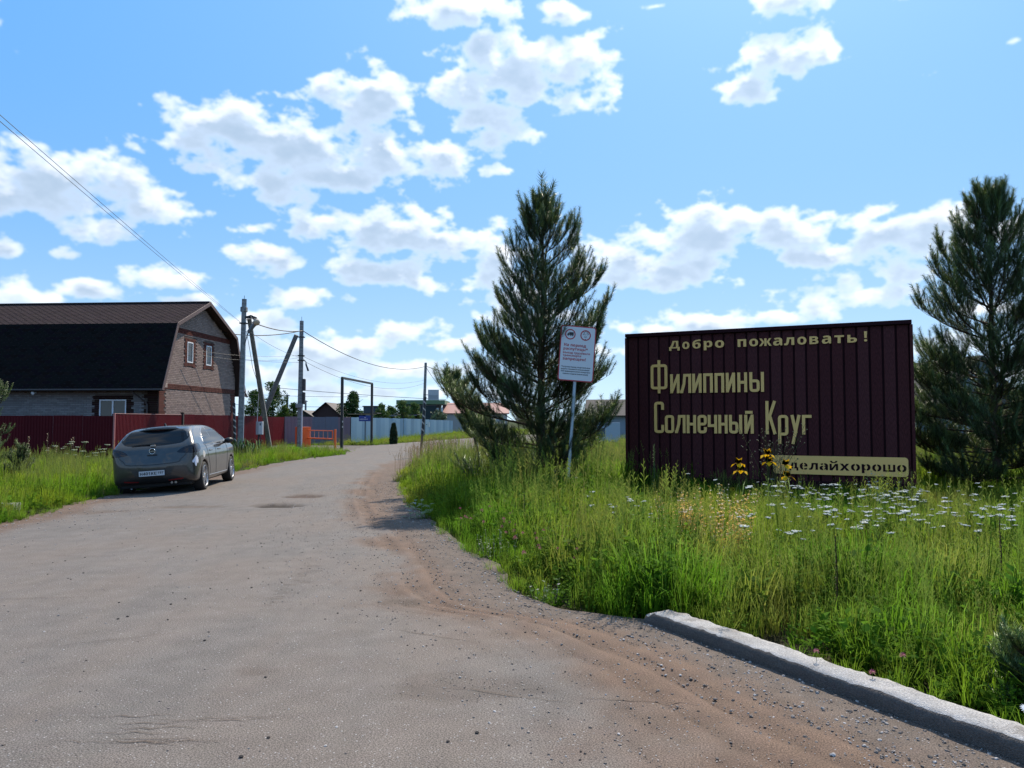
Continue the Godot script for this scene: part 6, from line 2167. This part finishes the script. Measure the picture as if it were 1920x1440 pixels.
func leafy(called: String, label: String, cat: String, at: Vector3, h: float, w: float, green: Color, sd: int, opt := {}) -> Node3D:
	var r := RandomNumberGenerator.new(); r.seed = sd
	var t := thing(called, at)
	tag(t, label, cat, opt.get("group", ""))
	var foot: float = opt.get("foot", 0.25)          # share of the height below the crown
	var b := MB.new()
	b.col = opt.get("bark", Color(0.12, 0.10, 0.085))
	b.tube(PackedVector3Array([Vector3(0, -0.1, 0), Vector3(0.03 * w, h * 0.45, 0), Vector3(-0.02 * w, h * 0.85, 0)]), PackedFloat32Array([0.028 * h + 0.02, 0.018 * h + 0.01, 0.01]), 7)
	for k in 6:
		var a := k * 2.4
		b.tube(PackedVector3Array([Vector3(0, h * (0.25 + 0.08 * k), 0), Vector3(cos(a) * w * 0.2, h * (0.38 + 0.08 * k), sin(a) * w * 0.2), Vector3(cos(a) * w * 0.36, h * (0.5 + 0.07 * k), sin(a) * w * 0.36)]), PackedFloat32Array([0.03, 0.02, 0.008]), 5, false)
	obj("trunk", b, vmat(0.95, 0.0, 0.2), t)
	var lumps := []
	var nl: int = opt.get("lumps", 16)
	for k in nl:
		var y := foot + (1.0 - foot) * ((k + 0.5) / nl)
		var prof := sin(PI * clampf((y - foot) / (1.0 - foot) * 0.80 + 0.16, 0.0, 1.0))
		var a := r.randf() * TAU
		var off := w * 0.5 * prof * r.randf_range(0.2, 0.75)
		lumps.append([Vector3(cos(a) * off, y * h * 0.94, sin(a) * off), w * r.randf_range(0.17, 0.30) * (0.5 + 0.5 * prof)])
	var xf := [[], []]; var cs := [[], []]
	var ls: float = opt.get("leaf", 0.16)
	var n: int = opt.get("leaves", 900)
	for i in n:
		var l: Array = lumps[r.randi() % nl]
		var d: Vector3 = Vector3(r.randfn(), r.randfn() * 0.8, r.randfn()).normalized() * l[1] * pow(r.randf(), 0.4)
		var s := ls * r.randf_range(0.7, 1.3)
		xf[i % 2].append(Transform3D(Basis.from_euler(Vector3(r.randf() * TAU, r.randf() * TAU, r.randf() * TAU)).scaled_local(Vector3(s, s, s)), l[0] + d))
		var g := r.randf_range(0.75, 1.3)
		cs[i % 2].append(Color(green.r * g * r.randf_range(0.9, 1.25), green.g * g, green.b * g))
	for k in 2: scatter("crown", sprays[k], vmat(0.6, 0.7, 0.3), xf[k], cs[k], t)
	return t

# a plain far house: gable towards local +z
func far_house(called: String, label: String, at: Vector3, turn: float, w: float, l: float, eave: float, ridge: float, wall: Material, roof: Material, opt := {}) -> Node3D:
	var t := thing(called, at, turn)
	tag(t, label, opt.get("cat", "house"))
	var b := MB.new()
	var poly := PackedVector2Array([Vector2(-w / 2, 0), Vector2(w / 2, 0), Vector2(w / 2, eave), Vector2(0, ridge), Vector2(-w / 2, eave)])
	b.prism(poly, Vector3(0, 0, -l / 2), Vector3.RIGHT, Vector3.UP, l)
	obj("wall", b, wall, t)
	for s: float in [-1.0, 1.0]:
		b = MB.new()
		var q := Vector2(w / 2 + 0.35, 0); var slope := (ridge - eave) / (w / 2)
		var p0 := Vector3(0, ridge + 0.06, 0); var p1 := Vector3(s * q.x, ridge - slope * q.x + 0.06, 0)
		var d := (p1 - p0)
		var nn := Vector3(slope * s, 1, 0).normalized()
		b.box((p0 + p1) * 0.5 + nn * 0.02, Vector3(d.length() * 0.5, 0.035, l / 2 + 0.3), 0.0, Basis(d.normalized() * s, nn, Vector3.BACK) if s > 0 else Basis(-d.normalized(), nn, Vector3.BACK))
		obj("roof", b, roof, t)
	for win in opt.get("windows", []):
		var f := MB.new()
		f.box(Vector3(win[0], win[1], l / 2 + 0.02), Vector3(win[2] / 2, win[3] / 2, 0.03), 0.005)
		var wo := obj("window", f, mat(0.6, 0.6, 0.62, 0.5), t)
		f = MB.new()
		f.box(Vector3(win[0], win[1], l / 2 + 0.055), Vector3(win[2] / 2 - 0.07, win[3] / 2 - 0.07, 0.008))
		obj("pane", f, mat(0.03, 0.035, 0.04, 0.06), wo)
	return t

func build_far() -> void:
	for k in 2: sprays.append(spray_mesh(70 + k))
	var birch := Color(0.060, 0.115, 0.020)
	leafy("birch_tree", "left birch of the pair behind the crossing pole struts", "tree", W(-23.4, 0, 70.0), 4.5, 2.6, birch, 1, {"leaves": 1000, "bark": Color(0.4, 0.4, 0.38)})
	leafy("birch_tree", "right birch of the pair, taller, behind the crossing pole struts", "tree", W(-21.5, 0, 69.0), 5.1, 2.7, birch, 2, {"leaves": 1100, "bark": Color(0.4, 0.4, 0.38)})
	leafy("bush", "small yellow green bush right of the birch pair over the fence", "bush", W(-20.2, 0, 68.0), 2.9, 1.8, Color(0.08, 0.13, 0.02), 3, {"leaves": 500})
	leafy("bush", "round green bush beside the second utility pole over the fence", "bush", W(-19.6, 0, 69.0), 3.3, 1.9, Color(0.05, 0.10, 0.02), 4, {"leaves": 500})
	leafy("broadleaf_tree", "dense dark green tree inside the black height frame", "tree", W(-12.75, 0, 61.5), 3.95, 2.5, Color(0.040, 0.090, 0.022), 5, {"foot": 0.1, "leaves": 1400, "lumps": 20})
	for q in [[-11.25, 66.0, 3.1, 2.0, "leftmost pale green bush above the blue fence"], [-11.2, 71.5, 3.05, 1.8, "low pale green bush second from the height frame"], [-10.8, 76.0, 3.65, 2.5, "tallest pale green bush above the middle of the blue fence"], [-10.2, 80.0, 3.5, 2.2, "rightmost pale green bush before the dark green building"]]:
		leafy("bush", q[4], "bush", W(q[0], 0, q[1]), q[2], q[3], Color(0.085, 0.150, 0.035), int(q[1] * 10), {"foot": 0.15, "leaves": 750, "lumps": 13})
	leafy("bush", "grey green bush below the wall at the end of the blue fence", "bush", W(-9.9, 0, 104.0), 2.9, 3.2, Color(0.10, 0.145, 0.075), 31, {"foot": 0.1, "leaves": 500, "leaf": 0.25})
	far_house("wooden_house", "small brown gabled house far behind the slate fence", W(-18.6, 0, 80.0), 0.0, 3.4, 6.0, 1.9, 3.35, mat(0.055, 0.024, 0.019, 0.8), mat(0.03, 0.018, 0.017, 0.7))
	far_house("shed", "low dark roofed shed left of the brown gabled house", W(-20.6, 0, 78.0), 0.0, 2.4, 4.0, 1.8, 2.55, mat(0.05, 0.045, 0.045, 0.8), mat(0.035, 0.024, 0.024, 0.7), {"cat": "shed"})
	# dark green hall with a pale green fascia
	var t := thing("green_hall", W(-13.4, 0, 108.0))
	tag(t, "dark green flat roofed hall with pale green fascia behind the bushes", "building")
	var b := MB.new(); b.box(Vector3(0.2, 1.95, -4), Vector3(2.6, 1.95, 4)); obj("wall", b, mat(0.014, 0.028, 0.030, 0.7), t)
	b = MB.new(); b.box(Vector3(0.6, 4.2, -4), Vector3(3.4, 0.30, 4.4), 0.03); obj("fascia", b, mat(0.115, 0.175, 0.085, 0.6), t)
	for k: float in [3.0, 3.6]:
		b = MB.new(); b.box(Vector3(k, 1.7, 0.3), Vector3(0.14, 1.7, 0.12), 0.01); obj("column", b, mat(0.4, 0.42, 0.42, 0.7), t)
	t = thing("grey_outbuilding", W(-14.4, 0, 82.0))
	tag(t, "small slate grey outbuilding between the tree and the frame post", "building")
	b = MB.new(); b.box(Vector3(-0.3, 1.55, 0), Vector3(0.85, 1.55, 1.5)); obj("wall", b, mat(0.05, 0.065, 0.08, 0.7), t)
	b = MB.new(); b.box(Vector3(-0.3, 3.13, 0), Vector3(0.95, 0.04, 1.6)); obj("roof", b, mat(0.03, 0.035, 0.04, 0.7), t)
	far_house("red_roofed_house", "house with faded red roof behind the small leaning pine", W(-5.2, 0, 112.0), PI / 2, 7.0, 9.0, 2.7, 4.1, mat(0.36, 0.34, 0.32, 0.8), mat(0.30, 0.125, 0.110, 0.6))
	# low sheds right behind the blue fence
	for q in [[-11.75, 61.5, 0.9, 2.22, "low shed with ochre edged roof behind the blue street sign"], [-12.0, 70.0, 1.5, 2.15, "low dark lean-to roof behind the middle of the blue fence"], [-10.75, 78.5, 1.0, 2.25, "low brown lean-to at the right below the bushes"]]:
		t = thing("lean_to", W(q[0], 0, q[1]))
		tag(t, q[4], "shed")
		b = MB.new(); b.box(Vector3(0, 0.9, 0), Vector3(q[2], 0.92, 0.8)); obj("wall", b, mat(0.045, 0.035, 0.032, 0.8), t)
		b = MB.new(); b.box(Vector3(0, q[3] - 0.05, 0.1), Vector3(q[2] + 0.25, 0.035, 1.0), 0.0, Basis(Vector3.BACK, 0.03)); obj("roof", b, mat(0.028, 0.022, 0.022, 0.7), t)
		b = MB.new(); b.box(Vector3(0, q[3] - 0.10, 1.12), Vector3(q[2] + 0.2, 0.03, 0.02)); obj("fascia", b, mat(0.33, 0.22, 0.10, 0.7) if q[1] < 65 else mat(0.30, 0.28, 0.27, 0.7), t)
	# houses on the right
	far_house("pale_house", "pale bluish house with low dark roof behind the bushy pine", W(8.5, 0, 58.0), PI / 2 - 0.15, 6.0, 5.2, 2.0, 3.1, mat(0.20, 0.245, 0.29, 0.8), mat(0.04, 0.036, 0.037, 0.9), {"windows": []})
	t = thing("pale_wall", W(5.3, 0, 50.0))
	tag(t, "pale blue boarded wall seen low between trunk and road sign pole", "wall")
	b = MB.new(); b.box(Vector3(0, 0.75, 0), Vector3(1.7, 0.75, 0.1), 0.01); obj("face", b, mat(0.34, 0.39, 0.44, 0.7), t)
	for k: float in [-0.8, 0.5]:
		b = MB.new(); b.box(Vector3(k, 0.85, 0.105), Vector3(0.22, 0.28, 0.012)); obj("window", b, mat(0.05, 0.075, 0.12, 0.2), t)
	far_house("grey_roofed_house", "pale house with steep grey ribbed roof right of the welcome board", W(24.0, 0, 43.0), 0.12, 5.4, 6.0, 2.1, 4.9, mat(0.22, 0.27, 0.32, 0.8), mat(0.06, 0.054, 0.054, 0.8))
	for q in [[7.5, 36.0, 2.3, 2.8, "olive bush behind the bushy pine, low on its right side"], [6.6, 33.0, 2.2, 2.4, "olive bush close to the left end of the welcome board, behind it"], [3.2, 34.0, 1.3, 2.2, "low olive bush seen under the right limbs of the bushy pine"], [18.2, 30.0, 2.6, 2.8, "green bush between the welcome board and the open pine"], [20.6, 31.0, 3.0, 3.4, "green bush behind the trunk of the open pine"], [23.6, 33.0, 2.9, 3.6, "green bush at the right edge behind the open pine"]]:
		leafy("bush", q[4], "bush", W(q[0], 0, q[1]), q[2], q[3], Color(0.070, 0.110, 0.030), int(q[1] * 10 + q[0]), {"foot": 0.05, "leaves": 900, "lumps": 14, "leaf": 0.11})
	# far power poles
	for q in [[-20.6, 70.5, 4.0, "far thin pole right of the birch pair"], [-22.8, 85.0, 3.85, "farthest thin pole over the dark shed roof"], [-18.1, 84.0, 3.6, "thin pole right above the brown gabled house"]]:
		t = thing("thin_pole", W(q[0], 0, q[1]))
		tag(t, q[3], "pole")
		b = MB.new(); concrete_post(b, Vector3(0, 0, 0), Vector3(0, q[2], 0), 0.12, 0.09); obj("shaft", b, concrete(0.8), t)
		b = MB.new(); b.box(Vector3(0, q[2] - 0.1, 0), Vector3(0.22, 0.04, 0.05)); obj("crossarm", b, mat(0.04, 0.04, 0.04, 0.7), t)
	# little cypress on the verge
	t = thing("cypress", W(-8.05, 0, 52.4))
	tag(t, "small dark conical cypress on the grass before the blue fence", "cypress")
	b = MB.new(); b.col = Color(0.08, 0.06, 0.045); b.bar(Vector3(0, -0.1, 0), Vector3(0, 1.0, 0), 0.05, 0.02, 6); obj("trunk", b, vmat(0.95, 0.0, 0.2), t)
	var r := RandomNumberGenerator.new(); r.seed = 88
	var xf := []; var cs := []
	for i in 900:
		var y := 0.06 + r.randf() * 1.33
		var a := r.randf() * TAU
		var rad := 0.26 * pow(sin(PI * clampf(1.0 - y / 1.48, 0.02, 1.0) * 0.62 + 0.05), 0.8) * pow(r.randf(), 0.3)
		var s := r.randf_range(0.10, 0.17)
		xf.append(Transform3D(align(Vector3(cos(a) * 0.4, 1, sin(a) * 0.4), r.randf() * TAU).scaled_local(Vector3(s * 0.7, s, s * 0.7)), Vector3(cos(a) * rad, y, sin(a) * rad)))
		var g := r.randf_range(0.7, 1.2)
		cs.append(Color(0.040, 0.058, 0.024) * g)
	scatter("crown", sprays[0], vmat(0.7, 0.2, 0.2), xf, cs, t)

# ---------------------------------------------------------------- flowers and tall plants in the meadow
func umbel(b: MB, c: Vector3, r0: float, n: int, col: Color, r: RandomNumberGenerator) -> void:
	for k in n:
		var a := k * 2.4; var d := r0 * sqrt((k + 0.3) / n)
		var p := c + Vector3(cos(a) * d, r.randf_range(-0.15, 0.12) * r0, sin(a) * d)
		b.col = Color(0.10, 0.15, 0.04)
		b.tube(PackedVector3Array([c - Vector3.UP * r0 * 0.7, p]), PackedFloat32Array([0.0012, 0.001]), 3, false)
		b.col = col * r.randf_range(0.8, 1.1)
		b.lathe(p, PackedVector2Array([Vector2(0.0, -r0 * 0.08), Vector2(r0 * 0.33, 0.0), Vector2(r0 * 0.22, r0 * 0.16), Vector2(0.0, r0 * 0.20)]), 6)

func build_flowers() -> void:
	var r := RandomNumberGenerator.new(); r.seed = 55
	var green := vmat(0.6, 0.6, 0.25)
	# yarrow: one plant, then a copy for each
	var proto: Node3D = null
	var b: MB
	var lbl := "white flat topped yarrow in the patch of meadow before the welcome board"
	var meshes := []
	for k in 4:
		b = MB.new()
		b.col = Color(0.085, 0.13, 0.03)
		var top := Vector3(r.randf_range(-0.05, 0.05), 0.0, r.randf_range(-0.05, 0.05))
		b.tube(PackedVector3Array([Vector3(0, -0.55, 0), Vector3(top.x * 0.3, -0.3, top.z * 0.3), top]), PackedFloat32Array([0.003, 0.0025, 0.002]), 4, false)
		umbel(b, top, [0.029, 0.039, 0.023, 0.034][k], [9, 13, 8, 11][k], Color(0.60, 0.60, 0.54), r)
		meshes.append(b.mesh())
	for k in 300:
		var d: float; var x: float; var y: float
		if k < 260:
			d = r.randf_range(7.8, 12.2); x = r.randfn(4.75, 1.05)
			if x < 2.9 or x > 7.6: x = r.randf_range(3.4, 6.8)
		elif k < 275: d = r.randf_range(9.0, 10.5); x = r.randf_range(0.9, 1.7)
		elif k < 288: d = r.randf_range(7.5, 9.0); x = r.randf_range(2.2, 3.4)
		else: d = r.randf_range(11.0, 14.5); x = r.randf_range(1.0, 8.5)
		y = r.randf_range(0.44, 0.64)
		var o := obj("yarrow_flower", meshes[k % 4], green)
		o.position = W(x, y, d); o.rotation = Vector3(r.randf_range(-0.15, 0.15), r.randf() * TAU, r.randf_range(-0.15, 0.15))
		var s := r.randf_range(0.75, 1.25); o.scale = Vector3(s, s, s)
		if k < 260 or k >= 288: tag(o, lbl, "flower", "white yarrow before the welcome board")
		elif k < 275: tag(o, "white yarrow among the grass in front of the road sign pole", "flower", "white yarrow before the road sign")
		else: tag(o, "white yarrow in the near grass left of the main flower patch", "flower", "white yarrow left of the patch")
	# clover by the edge of the lane
	b = MB.new()
	b.col = Color(0.08, 0.13, 0.03); b.tube(PackedVector3Array([Vector3(0, -0.3, 0), Vector3.ZERO]), PackedFloat32Array([0.002, 0.0015]), 4, false)
	for k in 26:
		var a := k * 2.4; var e := acos(1.0 - 1.7 * (k + 0.5) / 26.0)
		var d := Vector3(sin(e) * cos(a), cos(e), sin(e) * sin(a))
		b.col = Color(0.42, 0.12, 0.20) * r.randf_range(0.8, 1.2)
		leaf(b, d * 0.006, (d + Vector3.UP * 0.4).normalized(), Vector3.UP if absf(d.y) < 0.9 else Vector3.RIGHT, 0.016, 0.003, b.col)
	var clover := b.mesh()
	for k in 46:
		var d := r.randf_range(7.6, 11.2)
		var o := obj("clover_flower", clover, green)
		o.position = W(road_r(d) + r.randf_range(0.25, 1.15), r.randf_range(0.24, 0.40), d)
		o.scale = Vector3.ONE * r.randf_range(0.9, 1.5); o.rotation.y = r.randf() * TAU
		tag(o, "pink clover head in the verge along the curved edge of the lane", "flower", "pink clover beside the lane")
	for q in [[2.05, 4.45, 0.17, "orange pink clover head just behind the near end of the kerb"], [1.85, 4.75, 0.20, "reddish clover head above the middle of the kerb"], [2.25, 4.5, 0.25, "reddish clover head left of the tiny pine sapling"]]:
		var o := obj("clover_flower", clover, green); o.position = W(q[0], q[2], q[1]); tag(o, q[3], "flower")
	# ox-eye daisy in the corner
	var t := thing("daisy", W(2.44, 0, 3.72))
	tag(t, "single white daisy with yellow eye beside the kerb at the right corner", "daisy")
	b = MB.new(); b.col = Color(0.09, 0.14, 0.03)
	b.tube(PackedVector3Array([Vector3(0.02, -0.02, 0), Vector3(0.0, 0.13, 0.01), Vector3(0, 0.235, 0.01)]), PackedFloat32Array([0.003, 0.0025, 0.002]), 5)
	obj("stem", b, green, t)
	for k in 17:
		b = MB.new()
		var a := TAU * k / 17.0
		leaf(b, Vector3(cos(a), 0, sin(a)) * 0.008, Vector3(cos(a), 0.06 - 0.1 * r.randf(), sin(a)).normalized(), Vector3.UP, 0.026, 0.0042, Color(0.78, 0.79, 0.80))
		var o := obj("petal", b, green, t); o.position = Vector3(0, 0.237, 0.01); o.rotation.x = 0.5
	b = MB.new(); b.lathe(Vector3.ZERO, PackedVector2Array([Vector2(0.010, -0.002), Vector2(0.009, 0.004), Vector2(0.004, 0.007), Vector2(0, 0.0075)]), 12)
	var eye := obj("eye", b, mat(0.62, 0.27, 0.01, 0.8), t); eye.position = Vector3(0, 0.238, 0.01); eye.rotation.x = 0.5
	# yellow irises
	for q in [[3.99, 13.6, [0.84, 0.72], "left yellow iris with two blooms before the board"], [4.50, 13.6, [1.00, 0.87], "tallest yellow iris, in the middle of the three"], [4.78, 13.5, [0.82, 0.62], "right yellow iris beside the stencilled plate"]]:
		t = thing("yellow_iris", W(q[0], 0, q[1]))
		tag(t, q[3], "iris")
		b = MB.new()
		for k in 7:
			blade(b, Vector3(r.randf_range(-0.08, 0.08), 0, r.randf_range(-0.08, 0.08)), r.randf() * TAU, r.randf_range(0.5, 0.75), 0.012, 0.25, 0.8, Color(0.07, 0.13, 0.04))
		obj("leaves", b, green, t)
		b = MB.new(); b.col = Color(0.08, 0.13, 0.035)
		b.tube(PackedVector3Array([Vector3(0, -0.05, 0), Vector3(0.01, 0.4, 0), Vector3(0, q[2][0], 0)]), PackedFloat32Array([0.007, 0.006, 0.005]), 6)
		obj("stem", b, green, t)
		for hh: float in q[2]:
			b = MB.new()
			var c := Vector3(0.0 if hh == q[2][0] else 0.03, hh, 0)
			for k in 3:
				var a := TAU * k / 3.0 + hh * 7.0
				var dn := Vector3(cos(a) * 0.8, -0.55, sin(a) * 0.8).normalized(); var upd := Vector3(cos(a + 1.05) * 0.5, 1, sin(a + 1.05) * 0.5).normalized()
				leaf(b, c, Vector3(cos(a), 0.25, sin(a)).normalized(), Vector3.UP, 0.05, 0.028, Color(0.66, 0.36, 0.008))
				leaf(b, c + Vector3(cos(a), 0.2, sin(a)) * 0.035, dn, Vector3.UP, 0.075, 0.034, Color(0.72, 0.42, 0.01))
				leaf(b, c, upd, Vector3(cos(a), 0, sin(a)), 0.085, 0.030, Color(0.78, 0.50, 0.02))
				leaf(b, c, (upd + Vector3(sin(a) * 0.3, 0, cos(a) * 0.3)).normalized(), Vector3(-sin(a), 0, cos(a)), 0.075, 0.026, Color(0.72, 0.44, 0.015))
			for vi in b.v.size(): b.v[vi] = c + (b.v[vi] - c) * 1.55
			obj("bloom", b, vmat(0.6, 0.9, 0.2), t)
	# the tall sparse plant with bobbles
	t = thing("seeding_plant", W(4.75, 0, 14.1))
	tag(t, "tall sparse dark plant with tiny seed heads in front of the golden letters", "plant")
	for k in 17:
		b = MB.new()
		var a := r.randf() * TAU
		var hh := r.randf_range(0.95, 1.72)
		var lean := r.randf_range(0.1, 0.75)
		var top := Vector3(cos(a) * lean, hh, sin(a) * lean * 0.5)
		b.col = Color(0.060, 0.070, 0.030)
		b.tube(PackedVector3Array([Vector3(cos(a) * 0.05, 0, sin(a) * 0.05), Vector3(top.x * 0.45, hh * 0.55, top.z * 0.45), top]), PackedFloat32Array([0.0055, 0.004, 0.002]), 4, false)
		for j in 7:
			var g := 0.5 + 0.5 * j / 7.0
			var p := Vector3(cos(a) * 0.05, 0, sin(a) * 0.05).lerp(top, g)
			var a2 := j * 2.4 + k
			var e := p + Vector3(cos(a2) * 0.13, 0.11, sin(a2) * 0.10) * (1.3 - 0.6 * g)
			b.col = Color(0.060, 0.070, 0.030)
			b.tube(PackedVector3Array([p, e]), PackedFloat32Array([0.0025, 0.0018]), 3, false)
			if k % 3 == 0:
				for m in 5: leaf(b, p.lerp(e, 0.2 * m), Vector3(cos(a2 + m * 2.0), 0.5, sin(a2 + m * 2.0)).normalized(), Vector3.UP, 0.035, 0.008, Color(0.055, 0.075, 0.022))
			b.col = Color(0.17, 0.165, 0.10) * r.randf_range(0.6, 1.3)
			b.lathe(e, PackedVector2Array([Vector2(0, -0.010), Vector2(0.013, 0.0), Vector2(0.009, 0.009), Vector2(0, 0.011)]), 6)
		obj("stem", b, green, t)
	# spires
	for q in [[2.76, 15.0, 1.14, Color(0.085, 0.130, 0.050), 0.045, "green leafy spire standing before the left part of the board"], [6.93, 13.4, 0.72, Color(0.24, 0.185, 0.07), 0.035, "ochre dry spire below the right end of the stencilled plate"], [4.62, 13.3, 0.98, Color(0.13, 0.095, 0.045), 0.028, "brown dry spire between the middle and right irises"], [2.48, 5.95, 0.72, Color(0.060, 0.042, 0.022), 0.016, "thin dark dock stalk in the near meadow above the kerb"], [0.16, 10.2, 0.66, Color(0.045, 0.060, 0.028), 0.022, "dark upright stalk in the grass below the bushy pine"], [4.15, 6.6, 0.78, Color(0.075, 0.048, 0.028), 0.018, "reddish dock stalk at the right side of the near meadow"], [1.22, 9.0, 0.62, Color(0.05, 0.075, 0.03), 0.020, "dark leafy stalk in the grass left of the flower patch"]]:
		t = thing("plant_spire", W(q[0], 0, q[1]))
		tag(t, q[5], "plant")
		b = MB.new(); b.col = q[3]
		b.tube(PackedVector3Array([Vector3(0, -0.05, 0), Vector3(0.01, q[2] * 0.6, 0), Vector3(0, q[2], 0)]), PackedFloat32Array([0.006, 0.005, 0.003]), 5)
		obj("stem", b, green, t)
		b = MB.new()
		for k in 90:
			var g := 0.25 + 0.75 * k / 90.0
			var a := k * 2.4
			leaf(b, Vector3(0, q[2] * g, 0), Vector3(cos(a), r.randf_range(0.5, 1.4), sin(a)).normalized(), Vector3.UP, q[4] * r.randf_range(0.8, 1.5) * (1.7 - 1.1 * g), q[4] * 0.33, q[3] * r.randf_range(0.7, 1.4))
		obj("leaves", b, green, t)
	# yellow green shrub, golden shrub, big leaves at the lane edge, iris clump by the strut
	for q in [["leafy_shrub", 6.45, 13.4, 0.70, Color(0.17, 0.23, 0.03), 0.105, 9, 0.16, "yellow green broad leaved shrub in front of the stencilled plate"], ["golden_shrub", 2.42, 9.2, 0.78, Color(0.62, 0.36, 0.03), 0.066, 90, 0.36, "low golden yellow shrub in the meadow left of the irises"], ["golden_shrub", 2.02, 9.5, 0.68, Color(0.55, 0.36, 0.04), 0.055, 40, 0.22, "smaller golden shrub at the left of the larger one"],
			["burdock", -1.45, 12.4, 0.36, Color(0.13, 0.18, 0.075), 0.17, 5, 0.16, "pale broad leaved burdock at the bend of the lane edge"], ["leafy_plant", 0.25, 6.9, 0.22, Color(0.05, 0.11, 0.02), 0.075, 8, 0.13, "low dark leafy plant near the end of the kerb"], ["leafy_plant", -0.15, 9.0, 0.34, Color(0.06, 0.12, 0.025), 0.055, 16, 0.20, "dense clover clump bulging over the lane edge"], ["leafy_plant", 3.65, 13.2, 0.62, Color(0.10, 0.16, 0.06), 0.075, 5, 0.08, "pale leafy spike left of the yellow irises"]]:
		t = thing(q[0], W(q[1], 0, q[2]))
		tag(t, q[8], "shrub" if "shrub" in q[0] else "plant")
		var o := obj("foliage", weed(int(q[1] * 100) + 900, q[6], q[3], q[5], q[7], 0.30), vmat(0.6, 0.75, 0.25).duplicate(), t)
		o.material_override.vertex_color_use_as_albedo = false
		o.material_override.albedo_color = q[4].linear_to_srgb()
	t = thing("sword_leaf_clump", W(-12.0, 0, 34.5))
	tag(t, "clump of tall blue green sword leaves at the foot of the first pole strut", "plant")
	b = MB.new()
	for k in 120: blade(b, Vector3(r.randfn() * 0.42, -0.05, r.randfn() * 0.3), r.randf() * TAU, r.randf_range(0.6, 1.05), 0.018, 0.45, 0.8, Color(0.035, 0.10, 0.035) * r.randf_range(0.7, 1.3))
	obj("leaves", b, green, t)
	# white umbels and dry stalks before the red fence on the left
	for k in 11:
		var x := r.randf_range(-13.6, -11.6); var d := r.randf_range(22.5, 24.0)
		t = thing("cow_parsley", W(x, 0, d))
		tag(t, "cow parsley with pale umbels growing before the dark red fence", "flower", "cow parsley before the dark fence")
		b = MB.new()
		var hh := r.randf_range(0.65, 1.0)
		b.col = Color(0.10, 0.15, 0.04)
		b.tube(PackedVector3Array([Vector3(0, -0.05, 0), Vector3(0.05, hh * 0.6, 0), Vector3(0.10, hh, 0)]), PackedFloat32Array([0.008, 0.006, 0.004]), 5)
		obj("stem", b, green, t)
		b = MB.new()
		umbel(b, Vector3(0.10, hh, 0), 0.075, 12, Color(0.30, 0.32, 0.20), r)
		umbel(b, Vector3(-0.10, hh * 0.85, 0.05), 0.055, 9, Color(0.30, 0.32, 0.20), r)
		obj("umbels", b, green, t)
	for k in 9:
		t = thing("dry_stalk", W(r.randf_range(-14.6, -13.4), 0, r.randf_range(22.5, 24.5)))
		tag(t, "dry brown stalk with pale seed tufts before the dark red fence", "plant", "dry stalks before the dark fence")
		b = MB.new(); b.col = Color(0.17, 0.125, 0.08)
		var hh := r.randf_range(0.8, 1.25)
		b.tube(PackedVector3Array([Vector3(0, -0.05, 0), Vector3(0.03, hh * 0.6, 0), Vector3(r.randf_range(-0.1, 0.12), hh, 0)]), PackedFloat32Array([0.008, 0.007, 0.004]), 5)
		obj("stem", b, green, t)
		b = MB.new()
		for j in 14:
			var a := j * 2.4
			leaf(b, Vector3(0.03, hh * (0.72 + 0.28 * j / 14.0), 0), Vector3(cos(a), 1.0, sin(a)).normalized(), Vector3.UP, 0.05, 0.014, Color(0.36, 0.27, 0.18) * r.randf_range(0.7, 1.2))
		obj("seed_head", b, green, t)

func _ready() -> void:
	build_camera_and_sun()
	build_sky()
	build_ground()
	build_cracks()
	build_kerb()
	build_board()
	build_house()
	build_fences()
	build_street()
	build_car()
	build_road_sign()
	build_pines()
	build_far()
	build_meadow()
	build_flowers()
	build_stones()
